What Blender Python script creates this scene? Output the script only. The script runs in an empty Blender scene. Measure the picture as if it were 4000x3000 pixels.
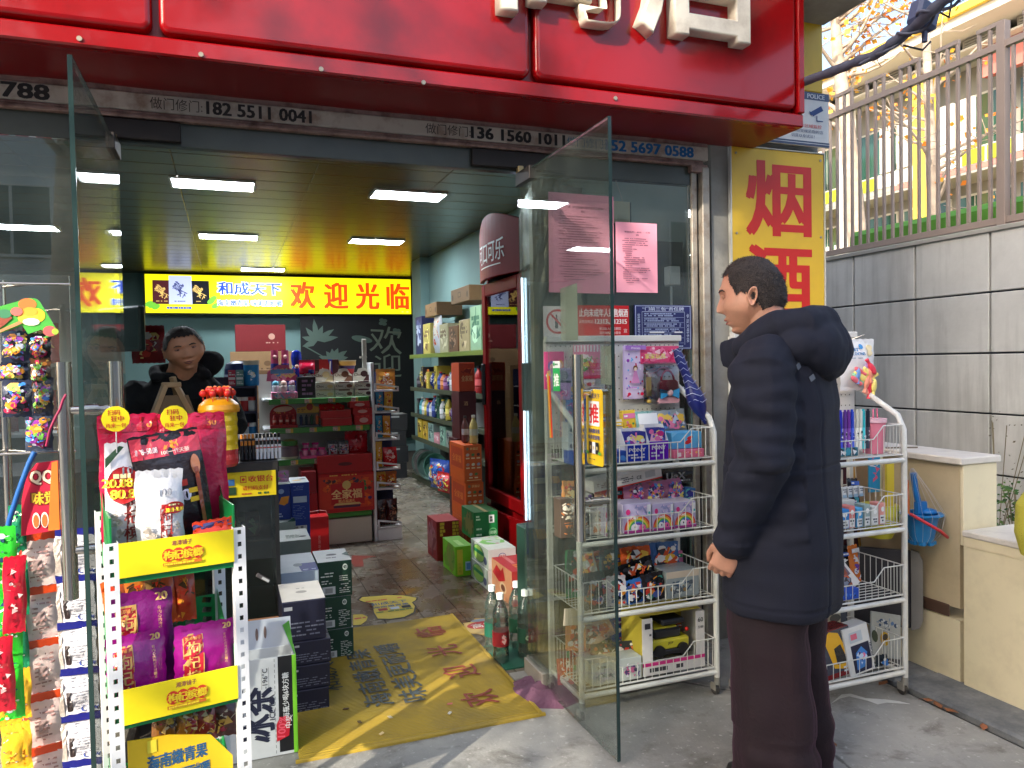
import bpy,bmesh,math,random
import numpy as np
from mathutils import Vector,Matrix,Euler,noise
R=math.radians
scene=bpy.context.scene
col=scene.collection
rnd=random.Random(7)
# ------------------------------------------------------------------ camera
F_PX,CX,CY=2968.0,2000.0,1500.0
EYE=Vector((0,0,1.35))
_X=Vector((9970-CX,1270-CY,F_PX)).normalized()
_Y=Vector((893-CX,1439-CY,F_PX));_Y=(_Y-_X*_X.dot(_Y)).normalized()
_Z=_X.cross(_Y)
CAM=Matrix(((_X[0],_Y[0],_Z[0]),(_X[1],_Y[1],_Z[1]),(_X[2],_Y[2],_Z[2])))
def ray(u,v):
 return CAM.transposed()@Vector(((u-CX)/F_PX,(v-CY)/F_PX,1.0))
def atY(y,u,v):
 d=ray(u,v);return EYE+d*(y/d.y)
def atX(x,u,v):
 d=ray(u,v);return EYE+d*(x/d.x)
def atZ(z,u,v):
 d=ray(u,v);return EYE+d*((z-EYE.z)/d.z)
cd=bpy.data.cameras.new('camera');cam=bpy.data.objects.new('camera',cd);col.objects.link(cam)
cd.sensor_fit='HORIZONTAL';cd.sensor_width=36.0;cd.lens=F_PX/4000*36.0
cd.clip_start=0.05;cd.clip_end=400
rt=CAM.transposed()
r_,d_,f_=rt@Vector((1,0,0)),rt@Vector((0,1,0)),rt@Vector((0,0,1))
m=Matrix.Identity(4)
for i in range(3):
 m[i][0]=r_[i];m[i][1]=-d_[i];m[i][2]=-f_[i];m[i][3]=EYE[i]
cam.matrix_world=m
scene.camera=cam
# ------------------------------------------------------------------ light
SUN_EL,SUN_AZ=30.0,51.0
w=bpy.data.worlds.new('World');scene.world=w;w.use_nodes=True
nt=w.node_tree;bg=nt.nodes['Background']
sky=nt.nodes.new('ShaderNodeTexSky');sky.sky_type='NISHITA';sky.sun_disc=False
sky.sun_elevation=R(SUN_EL)
# sun stands towards (-sin az, -cos az)
sky.sun_rotation=R(180+SUN_AZ)
sky.air_density=1.0;sky.dust_density=4.0;sky.ozone_density=1.0
nt.links.new(sky.outputs[0],bg.inputs[0]);bg.inputs[1].default_value=0.15
sl=bpy.data.lights.new('sun','SUN');sun=bpy.data.objects.new('sun',sl);col.objects.link(sun)
sl.energy=2.0;sl.angle=R(0.6);sl.color=(1.0,0.91,0.78)
trav=Vector((math.sin(R(SUN_AZ))*math.cos(R(SUN_EL)),math.cos(R(SUN_AZ))*math.cos(R(SUN_EL)),-math.sin(R(SUN_EL))))
sun.rotation_euler=trav.to_track_quat('-Z','Y').to_euler();sun.location=(-6,-6,8)
scene.view_settings.view_transform='Standard';scene.view_settings.look='None'
scene.view_settings.exposure=1.85;scene.view_settings.gamma=1.0
scene.view_settings.use_curve_mapping=False
scene.render.engine='CYCLES'
cy=scene.cycles
cy.use_denoising=True;cy.max_bounces=7;cy.diffuse_bounces=3;cy.glossy_bounces=3
cy.transmission_bounces=4;cy.transparent_max_bounces=14;cy.sample_clamp_indirect=6;cy.caustics_reflective=False;cy.caustics_refractive=False
# ------------------------------------------------------------------ colours and materials
def lin(c):
 if isinstance(c,str):
  c=tuple(int(c[i:i+2],16)for i in(0,2,4))
 return tuple((x/255/12.92)if x/255<=0.04045 else((x/255+0.055)/1.055)**2.4 for x in c)+(1.0,)
MATS={}
def mat(name,c=None,rough=0.6,metal=0.0,spec=0.5,var=0.0,vscale=8.0,bump=0.0,bscale=60.0,attr=False,emit=None,es=1.0,coat=0.0,alpha=1.0,sheen=0.0,rvar=0.0,dirt=None,dscale=3.0,damt=0.5):
 if name in MATS:return MATS[name]
 mt=bpy.data.materials.new(name);mt.use_nodes=True
 n=mt.node_tree;b=n.nodes['Principled BSDF'];L=n.links.new
 b.inputs['Roughness'].default_value=rough;b.inputs['Metallic'].default_value=metal
 b.inputs['Specular IOR Level'].default_value=spec
 b.inputs['Coat Weight'].default_value=coat;b.inputs['Alpha'].default_value=alpha
 b.inputs['Sheen Weight'].default_value=sheen
 tc=n.nodes.new('ShaderNodeTexCoord')
 if attr:
  a=n.nodes.new('ShaderNodeAttribute');a.attribute_name='Col';src=a.outputs['Color']
 else:
  rg=n.nodes.new('ShaderNodeRGB');rg.outputs[0].default_value=lin(c);src=rg.outputs[0]
 if var>0:
  nz=n.nodes.new('ShaderNodeTexNoise');nz.inputs['Scale'].default_value=vscale;nz.inputs['Detail'].default_value=6
  L(tc.outputs['Object'],nz.inputs['Vector'])
  mr=n.nodes.new('ShaderNodeMapRange');mr.inputs[1].default_value=0.3;mr.inputs[2].default_value=0.7
  mr.inputs[3].default_value=1-var;mr.inputs[4].default_value=1+var*0.6
  L(nz.outputs[0],mr.inputs[0])
  mx=n.nodes.new('ShaderNodeVectorMath');mx.operation='SCALE'
  L(src,mx.inputs[0]);L(mr.outputs[0],mx.inputs['Scale']);src=mx.outputs[0]
  if rvar>0:
   m2=n.nodes.new('ShaderNodeMapRange');m2.inputs[1].default_value=0.3;m2.inputs[2].default_value=0.7
   m2.inputs[3].default_value=max(0.02,rough-rvar);m2.inputs[4].default_value=min(1,rough+rvar)
   L(nz.outputs[0],m2.inputs[0]);L(m2.outputs[0],b.inputs['Roughness'])
 if dirt:
  n2=n.nodes.new('ShaderNodeTexNoise');n2.inputs['Scale'].default_value=dscale;n2.inputs['Detail'].default_value=9;n2.inputs['Roughness'].default_value=0.65
  L(tc.outputs['Object'],n2.inputs['Vector'])
  m3=n.nodes.new('ShaderNodeMapRange');m3.inputs[1].default_value=0.47;m3.inputs[2].default_value=0.68;m3.inputs[4].default_value=damt
  L(n2.outputs[0],m3.inputs[0])
  mm=n.nodes.new('ShaderNodeMix');mm.data_type='RGBA';mm.inputs['B'].default_value=lin(dirt)
  L(m3.outputs[0],mm.inputs['Factor']);L(src,mm.inputs['A']);src=mm.outputs['Result']
 L(src,b.inputs['Base Color'])
 if emit:
  if emit=='attr':L(src,b.inputs['Emission Color'])
  else:b.inputs['Emission Color'].default_value=lin(emit)
  b.inputs['Emission Strength'].default_value=es
 if bump>0:
  nb=n.nodes.new('ShaderNodeTexNoise');nb.inputs['Scale'].default_value=bscale;nb.inputs['Detail'].default_value=5
  L(tc.outputs['Object'],nb.inputs['Vector'])
  bp=n.nodes.new('ShaderNodeBump');bp.inputs['Strength'].default_value=bump;bp.inputs['Distance'].default_value=0.01
  L(nb.outputs[0],bp.inputs['Height']);L(bp.outputs[0],b.inputs['Normal'])
 MATS[name]=mt
 return mt
def glassmat(name,tint,refl=1.0,dust=0.0,dustc=(150,155,150)):
 """thin sheet glass: transparent with Fresnel reflection and a little dust"""
 mt=bpy.data.materials.new(name);mt.use_nodes=True
 n=mt.node_tree;n.nodes.clear();L=n.links.new
 out=n.nodes.new('ShaderNodeOutputMaterial')
 tr=n.nodes.new('ShaderNodeBsdfTransparent');tr.inputs[0].default_value=lin(tint)
 gl=n.nodes.new('ShaderNodeBsdfGlossy');gl.inputs['Roughness'].default_value=0.01
 fr=n.nodes.new('ShaderNodeFresnel');fr.inputs[0].default_value=1.55
 mu=n.nodes.new('ShaderNodeMath');mu.operation='MULTIPLY';mu.inputs[1].default_value=refl;mu.use_clamp=True
 mx=n.nodes.new('ShaderNodeMixShader')
 L(fr.outputs[0],mu.inputs[0]);L(mu.outputs[0],mx.inputs[0]);L(tr.outputs[0],mx.inputs[1]);L(gl.outputs[0],mx.inputs[2])
 last=mx.outputs[0]
 if dust>0:
  df=n.nodes.new('ShaderNodeBsdfDiffuse');df.inputs[0].default_value=lin(dustc)
  nz=n.nodes.new('ShaderNodeTexNoise');nz.inputs['Scale'].default_value=5;nz.inputs['Detail'].default_value=8
  tc=n.nodes.new('ShaderNodeTexCoord');L(tc.outputs['Object'],nz.inputs['Vector'])
  mr=n.nodes.new('ShaderNodeMapRange');mr.inputs[1].default_value=0.4;mr.inputs[2].default_value=0.75;mr.inputs[3].default_value=dust*0.35;mr.inputs[4].default_value=dust
  L(nz.outputs[0],mr.inputs[0])
  m2=n.nodes.new('ShaderNodeMixShader');L(mr.outputs[0],m2.inputs[0]);L(last,m2.inputs[1]);L(df.outputs[0],m2.inputs[2]);last=m2.outputs[0]
 L(last,out.inputs[0]);MATS[name]=mt
 return mt
CARD=mat('printed card',rough=0.55,attr=True,var=0.06,vscale=20)
FILM=mat('printed film',rough=0.22,attr=True,spec=0.6,bump=0.25,bscale=45)
FOIL=mat('foil film',rough=0.25,attr=True,metal=0.35,bump=0.5,bscale=40)
PAINT=mat('coloured paint',rough=0.45,attr=True,var=0.05,vscale=15)
PAPER=mat('paper',rough=0.85,attr=True,var=0.04,vscale=12)
PLAST=mat('plastic',rough=0.35,attr=True)
WORN=mat('worn paint',rough=0.65,attr=True,var=0.15,vscale=9,bump=0.15,bscale=50)
# ------------------------------------------------------------------ text outlines
TXT={}
def glyphs(s,bold=0.0,res=2):
 k=(s,bold,res)
 if k in TXT:return TXT[k]
 c=bpy.data.curves.new('t','FONT');c.body=s;c.size=1.0;c.resolution_u=res;c.offset=bold;c.fill_mode='FRONT'
 o=bpy.data.objects.new('t',c);col.objects.link(o)
 dg=bpy.context.evaluated_depsgraph_get();e=o.evaluated_get(dg);me=e.to_mesh()
 vs=[(v.co.x,v.co.y)for v in me.vertices];fs=[tuple(p.vertices)for p in me.polygons]
 e.to_mesh_clear();bpy.data.objects.remove(o);bpy.data.curves.remove(c)
 if vs:
  x0=min(v[0]for v in vs);x1=max(v[0]for v in vs);y0=min(v[1]for v in vs);y1=max(v[1]for v in vs)
 else:x0=x1=y0=y1=0
 TXT[k]=(vs,fs,(x0,y0,x1,y1));return TXT[k]
 # ------------------------------------------------------------------ mesh collector
class M:
 def __init__(s,c=(200,200,200)):
  s.v=[];s.f=[];s.c=[];s.mi=[];s.sm=[];s.cur=lin(c);s.mat=0;s.smooth=False
  s.T=Matrix.Identity(4);s.lay=0;s.warp=None;s.fr=None
 def color(s,c):s.cur=lin(c)if len(c)!=4 else c;return s
 def add(s,vs,fs,c=None,smooth=None):
  b=len(s.v);cc=s.cur if c is None else(lin(c)if len(c)!=4 else c)
  for p in vs:s.v.append(tuple(s.T@Vector(p)))
  sm=s.smooth if smooth is None else smooth
  for f in fs:
   s.f.append(tuple(b+i for i in f));s.c.append(cc);s.mi.append(s.mat);s.sm.append(sm)
 def box(s,x0,y0,z0,x1,y1,z1,c=None,bev=0.0):
  if x0>x1:x0,x1=x1,x0
  if y0>y1:y0,y1=y1,y0
  if z0>z1:z0,z1=z1,z0
  b=min(bev,(x1-x0)*0.4,(y1-y0)*0.4,(z1-z0)*0.4)
  if b<=0:
   s.add([(x0,y0,z0),(x1,y0,z0),(x1,y1,z0),(x0,y1,z0),(x0,y0,z1),(x1,y0,z1),(x1,y1,z1),(x0,y1,z1)],[(0,3,2,1),(4,5,6,7),(0,1,5,4),(1,2,6,5),(2,3,7,6),(3,0,4,7)],c)
   return s
  vs=[];idx={}
  X=(x0,x1);Y=(y0,y1);Z=(z0,z1);sg=(1,-1)
  for i in(0,1):
   for j in(0,1):
    for k in(0,1):
     for ax in range(3):
      p=[X[i]+sg[i]*b,Y[j]+sg[j]*b,Z[k]+sg[k]*b]
      p[ax]=(X[i],Y[j],Z[k])[ax]
      idx[(i,j,k,ax)]=len(vs);vs.append(tuple(p))
  fs=[]
  for i in(0,1):
   fs.append([idx[(i,0,0,0)],idx[(i,1,0,0)],idx[(i,1,1,0)],idx[(i,0,1,0)]][::1 if i else-1])
   fs.append([idx[(0,i,0,1)],idx[(0,i,1,1)],idx[(1,i,1,1)],idx[(1,i,0,1)]][::1 if i else-1])
   fs.append([idx[(0,0,i,2)],idx[(1,0,i,2)],idx[(1,1,i,2)],idx[(0,1,i,2)]][::1 if i else-1])
  for i in(0,1):
   for j in(0,1):
    o=1 if(i==j)else-1
    fs.append([idx[(i,j,0,0)],idx[(i,j,0,1)],idx[(i,j,1,1)],idx[(i,j,1,0)]][::o])
    fs.append([idx[(i,0,j,0)],idx[(i,0,j,2)],idx[(i,1,j,2)],idx[(i,1,j,0)]][::-o])
    fs.append([idx[(0,i,j,1)],idx[(0,i,j,2)],idx[(1,i,j,2)],idx[(1,i,j,1)]][::o])
    for k in(0,1):
     o2=1 if(i+j+k)%2 else-1
     fs.append([idx[(i,j,k,0)],idx[(i,j,k,1)],idx[(i,j,k,2)]][::o2])
  s.add(vs,fs,c);return s
 def ring(s,p,ax,r,n,up=None):
  ax=Vector(ax).normalized();u=(Vector(up)if up else(Vector((0,0,1))if abs(ax.z)<0.9 else Vector((1,0,0))))
  u=(u-ax*u.dot(ax)).normalized();w_=ax.cross(u)
  return[tuple(Vector(p)+(u*math.cos(2*math.pi*i/n)+w_*math.sin(2*math.pi*i/n))*r)for i in range(n)]
 def cyl(s,p0,p1,r0,r1=None,n=12,c=None,caps=True,smooth=True):
  r1=r0 if r1 is None else r1;d=Vector(p1)-Vector(p0)
  a=s.ring(p0,d,r0,n);b=s.ring(p1,d,r1,n)
  s.add(a+b,[(i,(i+1)%n,n+(i+1)%n,n+i)for i in range(n)],c,smooth)
  if caps:
   s.add(a,[tuple(range(n))[::-1]],c,False);s.add(b,[tuple(range(n))],c,False)
  return s
 def tube(s,pts,r,n=8,c=None,caps=True,rs=None):
  P=[Vector(p)for p in pts];rings=[];up=None
  for i,p in enumerate(P):
   t=(P[min(i+1,len(P)-1)]-P[max(i-1,0)]).normalized()
   if up is None:up=Vector((0,0,1))if abs(t.z)<0.9 else Vector((1,0,0))
   up=(up-t*up.dot(t)).normalized()
   rings+=s.ring(p,t,rs[i]if rs else r,n,up)
  m_=len(P)
  s.add(rings,[(i*n+j,i*n+(j+1)%n,(i+1)*n+(j+1)%n,(i+1)*n+j)for i in range(m_-1)for j in range(n)],c,True)
  if caps:
   s.add(rings[:n],[tuple(range(n))[::-1]],c,False);s.add(rings[-n:],[tuple(range(n))],c,False)
  return s
 def lathe(s,prof,o=(0,0,0),n=20,c=None,cols=None,smooth=True):
  vs=[]
  for(r,z)in prof:
   for i in range(n):
    a=2*math.pi*i/n;vs.append((o[0]+r*math.cos(a),o[1]+r*math.sin(a),o[2]+z))
  for k in range(len(prof)-1):
   fs=[(k*n+i,k*n+(i+1)%n,(k+1)*n+(i+1)%n,(k+1)*n+i)for i in range(n)]
   b0=len(s.v);used=vs[k*n:(k+2)*n]
   s.add(used,[tuple(q-k*n for q in f)for f in fs],cols[k]if cols else c,smooth)
  s.add(vs[:n],[tuple(range(n))[::-1]],cols[0]if cols else c,False)
  s.add(vs[-n:],[tuple(range(n))],cols[-1]if cols else c,False)
  return s
 def sphere(s,o,r,n=12,m_=8,c=None,sc=(1,1,1),smooth=True):
  vs=[];fs=[]
  for j in range(m_+1):
   ph=math.pi*j/m_-math.pi/2
   for i in range(n):
    a=2*math.pi*i/n
    vs.append((o[0]+r*sc[0]*math.cos(ph)*math.cos(a),o[1]+r*sc[1]*math.cos(ph)*math.sin(a),o[2]+r*sc[2]*math.sin(ph)))
  for j in range(m_):
   for i in range(n):fs.append((j*n+i,j*n+(i+1)%n,(j+1)*n+(i+1)%n,(j+1)*n+i))
  s.add(vs,fs,c,smooth);return s
 def prism(s,poly,y0,y1,c=None,axis='y'):
  """polygon in (a,b) extruded; axis y: (x,z) polygon, axis z: (x,y), axis x: (y,z)"""
  n=len(poly)
  def P(a,b,t):return(a,t,b)if axis=='y' else((a,b,t)if axis=='z' else(t,a,b))
  vs=[P(a,b,y0)for a,b in poly]+[P(a,b,y1)for a,b in poly]
  s.add(vs,[tuple(range(n))[::-1],tuple(range(n,2*n))]+[(i,(i+1)%n,n+(i+1)%n,n+i)for i in range(n)],c);return s
  # ---- flat print on a frame
 def frame(s,o,u,v,eps=0.0004):
  o,u,v=Vector(o),Vector(u).normalized(),Vector(v).normalized();s.fr=(o,u,v,u.cross(v).normalized(),eps);s.lay=1;s.warp=None;return s
 def _p(s,x,y):
  o,u,v,n,e=s.fr
  return tuple(o+u*x+v*y+n*(e*s.lay+(s.warp(x,y)if s.warp else 0)))
 def p2(s,pts,c):
  s.add([s._p(x,y)for x,y in pts],[tuple(range(len(pts)))],c);s.lay+=1;return s
 def r2(s,x0,y0,x1,y1,c,nx=1,ny=1):
  if s.warp:nx=max(nx,int(abs(x1-x0)/0.012)+1);ny=max(ny,int(abs(y1-y0)/0.012)+1)
  vs=[s._p(x0+(x1-x0)*i/nx,y0+(y1-y0)*j/ny)for j in range(ny+1)for i in range(nx+1)]
  fs=[(j*(nx+1)+i,j*(nx+1)+i+1,(j+1)*(nx+1)+i+1,(j+1)*(nx+1)+i)for j in range(ny)for i in range(nx)]
  s.add(vs,fs,c);s.lay+=1;return s
 def e2(s,x,y,rx,ry,c,n=16,rot=0):
  ca,sa=math.cos(rot),math.sin(rot)
  return s.p2([(x+rx*math.cos(t)*ca-ry*math.sin(t)*sa,y+rx*math.cos(t)*sa+ry*math.sin(t)*ca)for t in[2*math.pi*i/n for i in range(n)]],c)
 def t2(s,txt,x,y,h,c,bold=0.02,w=None,rot=0,anchor='c',flip=False,res=2):
  """text of height h (outline box) placed with its box centre/left at x,y; w stretches to width; bold thickens the strokes"""
  vs,fs,(x0,y0,x1,y1)=glyphs(txt,0.0,res)
  if not vs:return s
  hh=(y1-y0);sc=h/hh;sx=(w/(x1-x0))if w else sc
  ax=(x0+x1)/2 if anchor=='c' else x0
  ca,sa=math.cos(rot),math.sin(rot);b=bold*sc
  offs=[(0,0)]if bold<=0 else([(-b,0),(b,0)]if h<0.03 else[(-b,-b*.5),(b,-b*.5),(-b,b*.5),(b,b*.5)])
  for dx,dy in offs:
   out=[]
   for a,b_ in vs:
    p=(a-ax)*sx*(-1 if flip else 1)+dx;q=(b_-(y0+y1)/2)*sc+dy
    out.append(s._p(x+p*ca-q*sa,y+p*sa+q*ca))
   s.add(out,fs,c);s.lay+=0.12
  s.lay+=1;return s
 def scrib(s,x0,y0,x1,y1,rows,c,seed=0,fill=0.55,dens=0.75):
  """lines of small print"""
  q=random.Random(seed);h=(y1-y0)/rows
  for i in range(rows):
   y=y1-(i+0.5)*h;x=x0;end=x0+(x1-x0)*q.uniform(0.7,1)
   while x<end:
    ww=h*q.uniform(0.5,1.6)
    if q.random()<dens:s.add([s._p(x,y-h*fill/2),s._p(min(x+ww*.85,x1),y-h*fill/2),s._p(min(x+ww*.85,x1),y+h*fill/2),s._p(x,y+h*fill/2)],[(0,1,2,3)],c)
    x+=ww
  s.lay+=1;return s
 def art(s,x0,y0,x1,y1,pal,n,seed=0,size=0.3):
  """busy printed artwork made of small shapes"""
  q=random.Random(seed);W,H=x1-x0,y1-y0;base=min(W,H)
  for i in range(n):
   r=base*size*q.uniform(0.25,1)*(1-0.5*i/n);x=q.uniform(x0+r,max(x0+r,x1-r));y=q.uniform(y0+r,max(y0+r,y1-r))
   c=q.choice(pal);k=q.random();a0=q.uniform(0,6.3)
   if k<0.45:pts=[(x+r*math.cos(a0+t),y+r*q.uniform(.6,1)*math.sin(a0+t))for t in[i_*0.9 for i_ in range(7)]]
   elif k<0.75:pts=[(x+r*math.cos(a0+t),y+r*math.sin(a0+t))for t in(0,1.9,4.1)]
   else:
    dx,dy=math.cos(a0)*r,math.sin(a0)*r;pts=[(x-dx-dy*.25,y-dy+dx*.25),(x+dx-dy*.25,y+dy+dx*.25),(x+dx+dy*.25,y+dy-dx*.25),(x-dx+dy*.25,y-dy-dx*.25)]
   s.add([s._p(min(max(a,x0),x1),min(max(b,y0),y1))for a,b in pts],[tuple(range(len(pts)))],c)
   s.lay+=0.15
  s.lay+=1;return s
 def mesh(s,name,mats):
  me=bpy.data.meshes.new(name);me.from_pydata(s.v,[],s.f)
  me.polygons.foreach_set('material_index',s.mi);me.polygons.foreach_set('use_smooth',s.sm)
  ca=me.color_attributes.new('Col','FLOAT_COLOR','CORNER')
  lt=np.array([len(f)for f in s.f]);arr=np.repeat(np.array(s.c,dtype=np.float32),lt,axis=0)
  ca.data.foreach_set('color',arr.ravel())
  for x in(mats if isinstance(mats,(list,tuple))else[mats]):me.materials.append(x)
  me.update();return me
 def build(s,name,mats,parent=None,loc=None,rot=None):
  return link(name,s.mesh(name,mats),parent,loc,rot)
def link(name,me,parent=None,loc=None,rot=None):
 o=bpy.data.objects.new(name,me);col.objects.link(o)
 if parent:o.parent=parent
 if loc is not None:o.location=loc
 if rot is not None:o.rotation_euler=rot
 return o
def tag(o,label=None,cat=None,group=None,kind=None):
 if label:o['label']=label
 if cat:o['category']=cat
 if group:o['group']=group
 if kind:o['kind']=kind
 return o
def thing(name,label,cat,loc=(0,0,0),rz=0,group=None):
 o=bpy.data.objects.new(name,None);col.objects.link(o);o.location=loc;o.rotation_euler=(0,0,rz);o.empty_display_size=0.05
 return tag(o,label,cat,group)
def kids(o):return[c for c in bpy.data.objects if c.parent==o]if False else list(o.children)
def copy_tree(o,loc=None,rot=None,label=None,parent=None,top=True):
 c=o.copy();col.objects.link(c);c.parent=parent
 if loc is not None:c.location=loc
 if rot is not None:c.rotation_euler=rot
 if label:c['label']=label
 for ch in list(o.children):copy_tree(ch,parent=c,top=False)
 return c
def struct(name,m_,mats,parent=None):
 o=m_.build(name,mats,parent)
 if parent is None:o['kind']='structure'
 return o
def remesh(o,voxel,smooth_iter=0,disp=None):
 md=o.modifiers.new('r','REMESH');md.mode='VOXEL';md.voxel_size=voxel;md.use_smooth_shade=True
 if smooth_iter:
  ms=o.modifiers.new('s','SMOOTH');ms.iterations=smooth_iter;ms.factor=0.5
 dg=bpy.context.evaluated_depsgraph_get();dg.update()
 me=bpy.data.meshes.new_from_object(o.evaluated_get(dg));o.modifiers.clear()
 mats=list(o.data.materials);old=o.data;o.data=me;me.name=old.name
 me.materials.clear()
 for x in mats:me.materials.append(x)
 me.polygons.foreach_set('use_smooth',[True]*len(me.polygons))
 if disp:
  no=[v.normal.copy()for v in me.vertices]
  for v,nn in zip(me.vertices,no):
   v.co+=nn*disp(v.co,nn)
  me.update()
 return o
ORD=['first','second','third','fourth','fifth','sixth','seventh','eighth','ninth','tenth','eleventh','twelfth','thirteenth','fourteenth','fifteenth','sixteenth','seventeenth','eighteenth','nineteenth','twentieth']
# ================================================================== large structure
def posmat(name,build):
 mt=bpy.data.materials.new(name);mt.use_nodes=True;n=mt.node_tree;build(n,n.nodes['Principled BSDF'],n.nodes.new('ShaderNodeNewGeometry').outputs['Position']);MATS[name]=mt;return mt
def nz(n,vec,scale,det=6,rough=0.55,dist=0.0):
 a=n.nodes.new('ShaderNodeTexNoise');a.inputs['Scale'].default_value=scale;a.inputs['Detail'].default_value=det;a.inputs['Roughness'].default_value=rough;a.inputs['Distortion'].default_value=dist
 n.links.new(vec,a.inputs['Vector']);return a.outputs[0]
def mapr(n,x,a,b,c=0.0,d=1.0):
 m_=n.nodes.new('ShaderNodeMapRange');n.links.new(x,m_.inputs[0])
 for i,q in enumerate((a,b,c,d)):m_.inputs[i+1].default_value=q
 return m_.outputs[0]
def mixc(n,f,a,b):
 m_=n.nodes.new('ShaderNodeMix');m_.data_type='RGBA'
 for k,x in(('Factor',f),('A',a),('B',b)):
  if hasattr(x,'links'):n.links.new(x,m_.inputs[k])
  else:m_.inputs[k].default_value=lin(x)if k!='Factor' else x
 return m_.outputs['Result']
def bumpn(n,b,h,st=0.3,dist=0.01):
 bp=n.nodes.new('ShaderNodeBump');bp.inputs['Strength'].default_value=st;bp.inputs['Distance'].default_value=dist
 n.links.new(h,bp.inputs['Height']);n.links.new(bp.outputs[0],b.inputs['Normal'])
def mathn(n,op,a,b=0.0):
 m_=n.nodes.new('ShaderNodeMath');m_.operation=op
 for i,x in enumerate((a,b)):
  if hasattr(x,'links'):n.links.new(x,m_.inputs[i])
  else:m_.inputs[i].default_value=x
 return m_.outputs[0]
def concrete(n,b,p):
 big=mapr(n,nz(n,p,1.6,8,0.65),0.35,0.68);c=mixc(n,big,(126,125,120),(170,168,160))
 st=mapr(n,nz(n,p,4.5,9,0.7,0.4),0.52,0.66);c=mixc(n,mathn(n,'MULTIPLY',st,0.75),c,(92,88,80))
 sp=mapr(n,nz(n,p,38,4,0.6),0.6,0.72);c=mixc(n,mathn(n,'MULTIPLY',sp,0.55),c,(205,202,195))
 v=n.nodes.new('ShaderNodeTexVoronoi');v.inputs['Scale'].default_value=55;n.links.new(p,v.inputs['Vector'])
 dk=mapr(n,v.outputs['Distance'],0.02,0.09,1,0);c=mixc(n,mathn(n,'MULTIPLY',dk,0.35),c,(60,58,55))
 n.links.new(c,b.inputs['Base Color']);b.inputs['Roughness'].default_value=0.85
 wv=n.nodes.new('ShaderNodeTexVoronoi');wv.feature='DISTANCE_TO_EDGE';wv.inputs['Scale'].default_value=.55;n.links.new(p,wv.inputs['Vector'])
 ck=mapr(n,mathn(n,'ADD',wv.outputs['Distance'],mathn(n,'MULTIPLY',nz(n,p,14,6,.7),.02)),.0105,.014,1,0);c=mixc(n,mathn(n,'MULTIPLY',ck,0.7),c,(58,54,50));n.links.new(c,b.inputs['Base Color'])
 h=mathn(n,'ADD',nz(n,p,90,5),mathn(n,'MULTIPLY',nz(n,p,9,5),2.0));bumpn(n,b,h,0.35,0.006)
CONC=posmat('concrete ground',concrete)
def kerbm(n,b,p):
 c=mixc(n,mapr(n,nz(n,p,7,9,0.7),0.35,0.7),(92,95,98),(140,142,140));n.links.new(c,b.inputs['Base Color']);b.inputs['Roughness'].default_value=0.85
 bumpn(n,b,nz(n,p,60,6),0.4,0.008)
KERB=posmat('kerb stone',kerbm)
def tilem(n,b,p):
 vein=mapr(n,nz(n,p,3.2,8,0.7,1.5),0.46,0.54);c=mixc(n,mathn(n,'MULTIPLY',vein,0.25),(132,126,112),(110,104,92))
 # brown walked-in dirt along the middle of the aisle
 sx=n.nodes.new('ShaderNodeSeparateXYZ');n.links.new(p,sx.inputs[0])
 gx=mapr(n,mathn(n,'ABSOLUTE',mathn(n,'SUBTRACT',sx.outputs[0],1.08)),0.0,0.42,1.0,0.0)
 gy=mapr(n,mathn(n,'ABSOLUTE',mathn(n,'SUBTRACT',sx.outputs[1],4.45)),0.0,1.5,1.0,0.0)
 a=mathn(n,'MULTIPLY',gx,gy);a=mathn(n,'ADD',a,mathn(n,'MULTIPLY',mathn(n,'SUBTRACT',nz(n,p,3.4,8,0.62,0.4),0.5),2.2))
 c=mixc(n,mapr(n,a,0.0,0.5,0,0.92),c,(74,50,34))
 gen=mapr(n,nz(n,p,12,8,0.7),0.4,0.75,0,0.4);c=mixc(n,gen,c,(120,105,88))
 n.links.new(c,b.inputs['Base Color']);n.links.new(mapr(n,nz(n,p,6,6),0.3,0.7,0.12,0.4),b.inputs['Roughness'])
TILE=posmat('glazed floor tile',tilem)
def panelm(n,b,p):
 c=mixc(n,mapr(n,nz(n,p,1.1,9,0.68),0.36,0.66),(198,198,194),(222,222,218))
 mp=n.nodes.new('ShaderNodeMapping');mp.inputs['Scale'].default_value=(9,9,0.7);n.links.new(p,mp.inputs[0])
 c=mixc(n,mapr(n,nz(n,mp.outputs[0],1.0,6,0.6),0.5,0.75,0,0.45),c,(132,134,128))
 n.links.new(c,b.inputs['Base Color']);b.inputs['Roughness'].default_value=0.8;bumpn(n,b,nz(n,p,45,6),0.2,0.006)
PANEL=posmat('grey render panel',panelm)
WALLG=mat('teal wall paint',(118,150,146),rough=0.75,var=0.08,vscale=2)
CWALL=mat('cement wall',(150,148,140),rough=0.85,var=0.25,vscale=5,bump=0.2,dirt=(95,88,78),dscale=4,damt=0.5)
DARKJ=mat('dark joint',(52,60,72),rough=0.8)
GROUT=mat('tile grout',(60,52,44),rough=0.9)
WHITEM=mat('white enamel',(222,222,214),rough=0.35,var=0.04,dirt=(140,120,95),dscale=9,damt=0.25)
WHITEP=mat('white coated steel',(226,228,228),rough=0.4)
CHROME=mat('stainless steel',(200,196,188),rough=0.18,metal=1.0,var=0.08,vscale=14)
DARKM=mat('dark fitting',(46,40,38),rough=0.5,metal=0.4,var=0.2,vscale=12)
BLACK=mat('black plastic',(24,24,26),rough=0.45)
SEDGE=mat('green glass edge',(38,58,56),rough=0.15)
GLASS=glassmat('door glass',(250,254,252),0.55,0.06,(150,160,152))
SHOWG=glassmat('showcase glass',(190,210,205),1.2,0.05)
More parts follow.
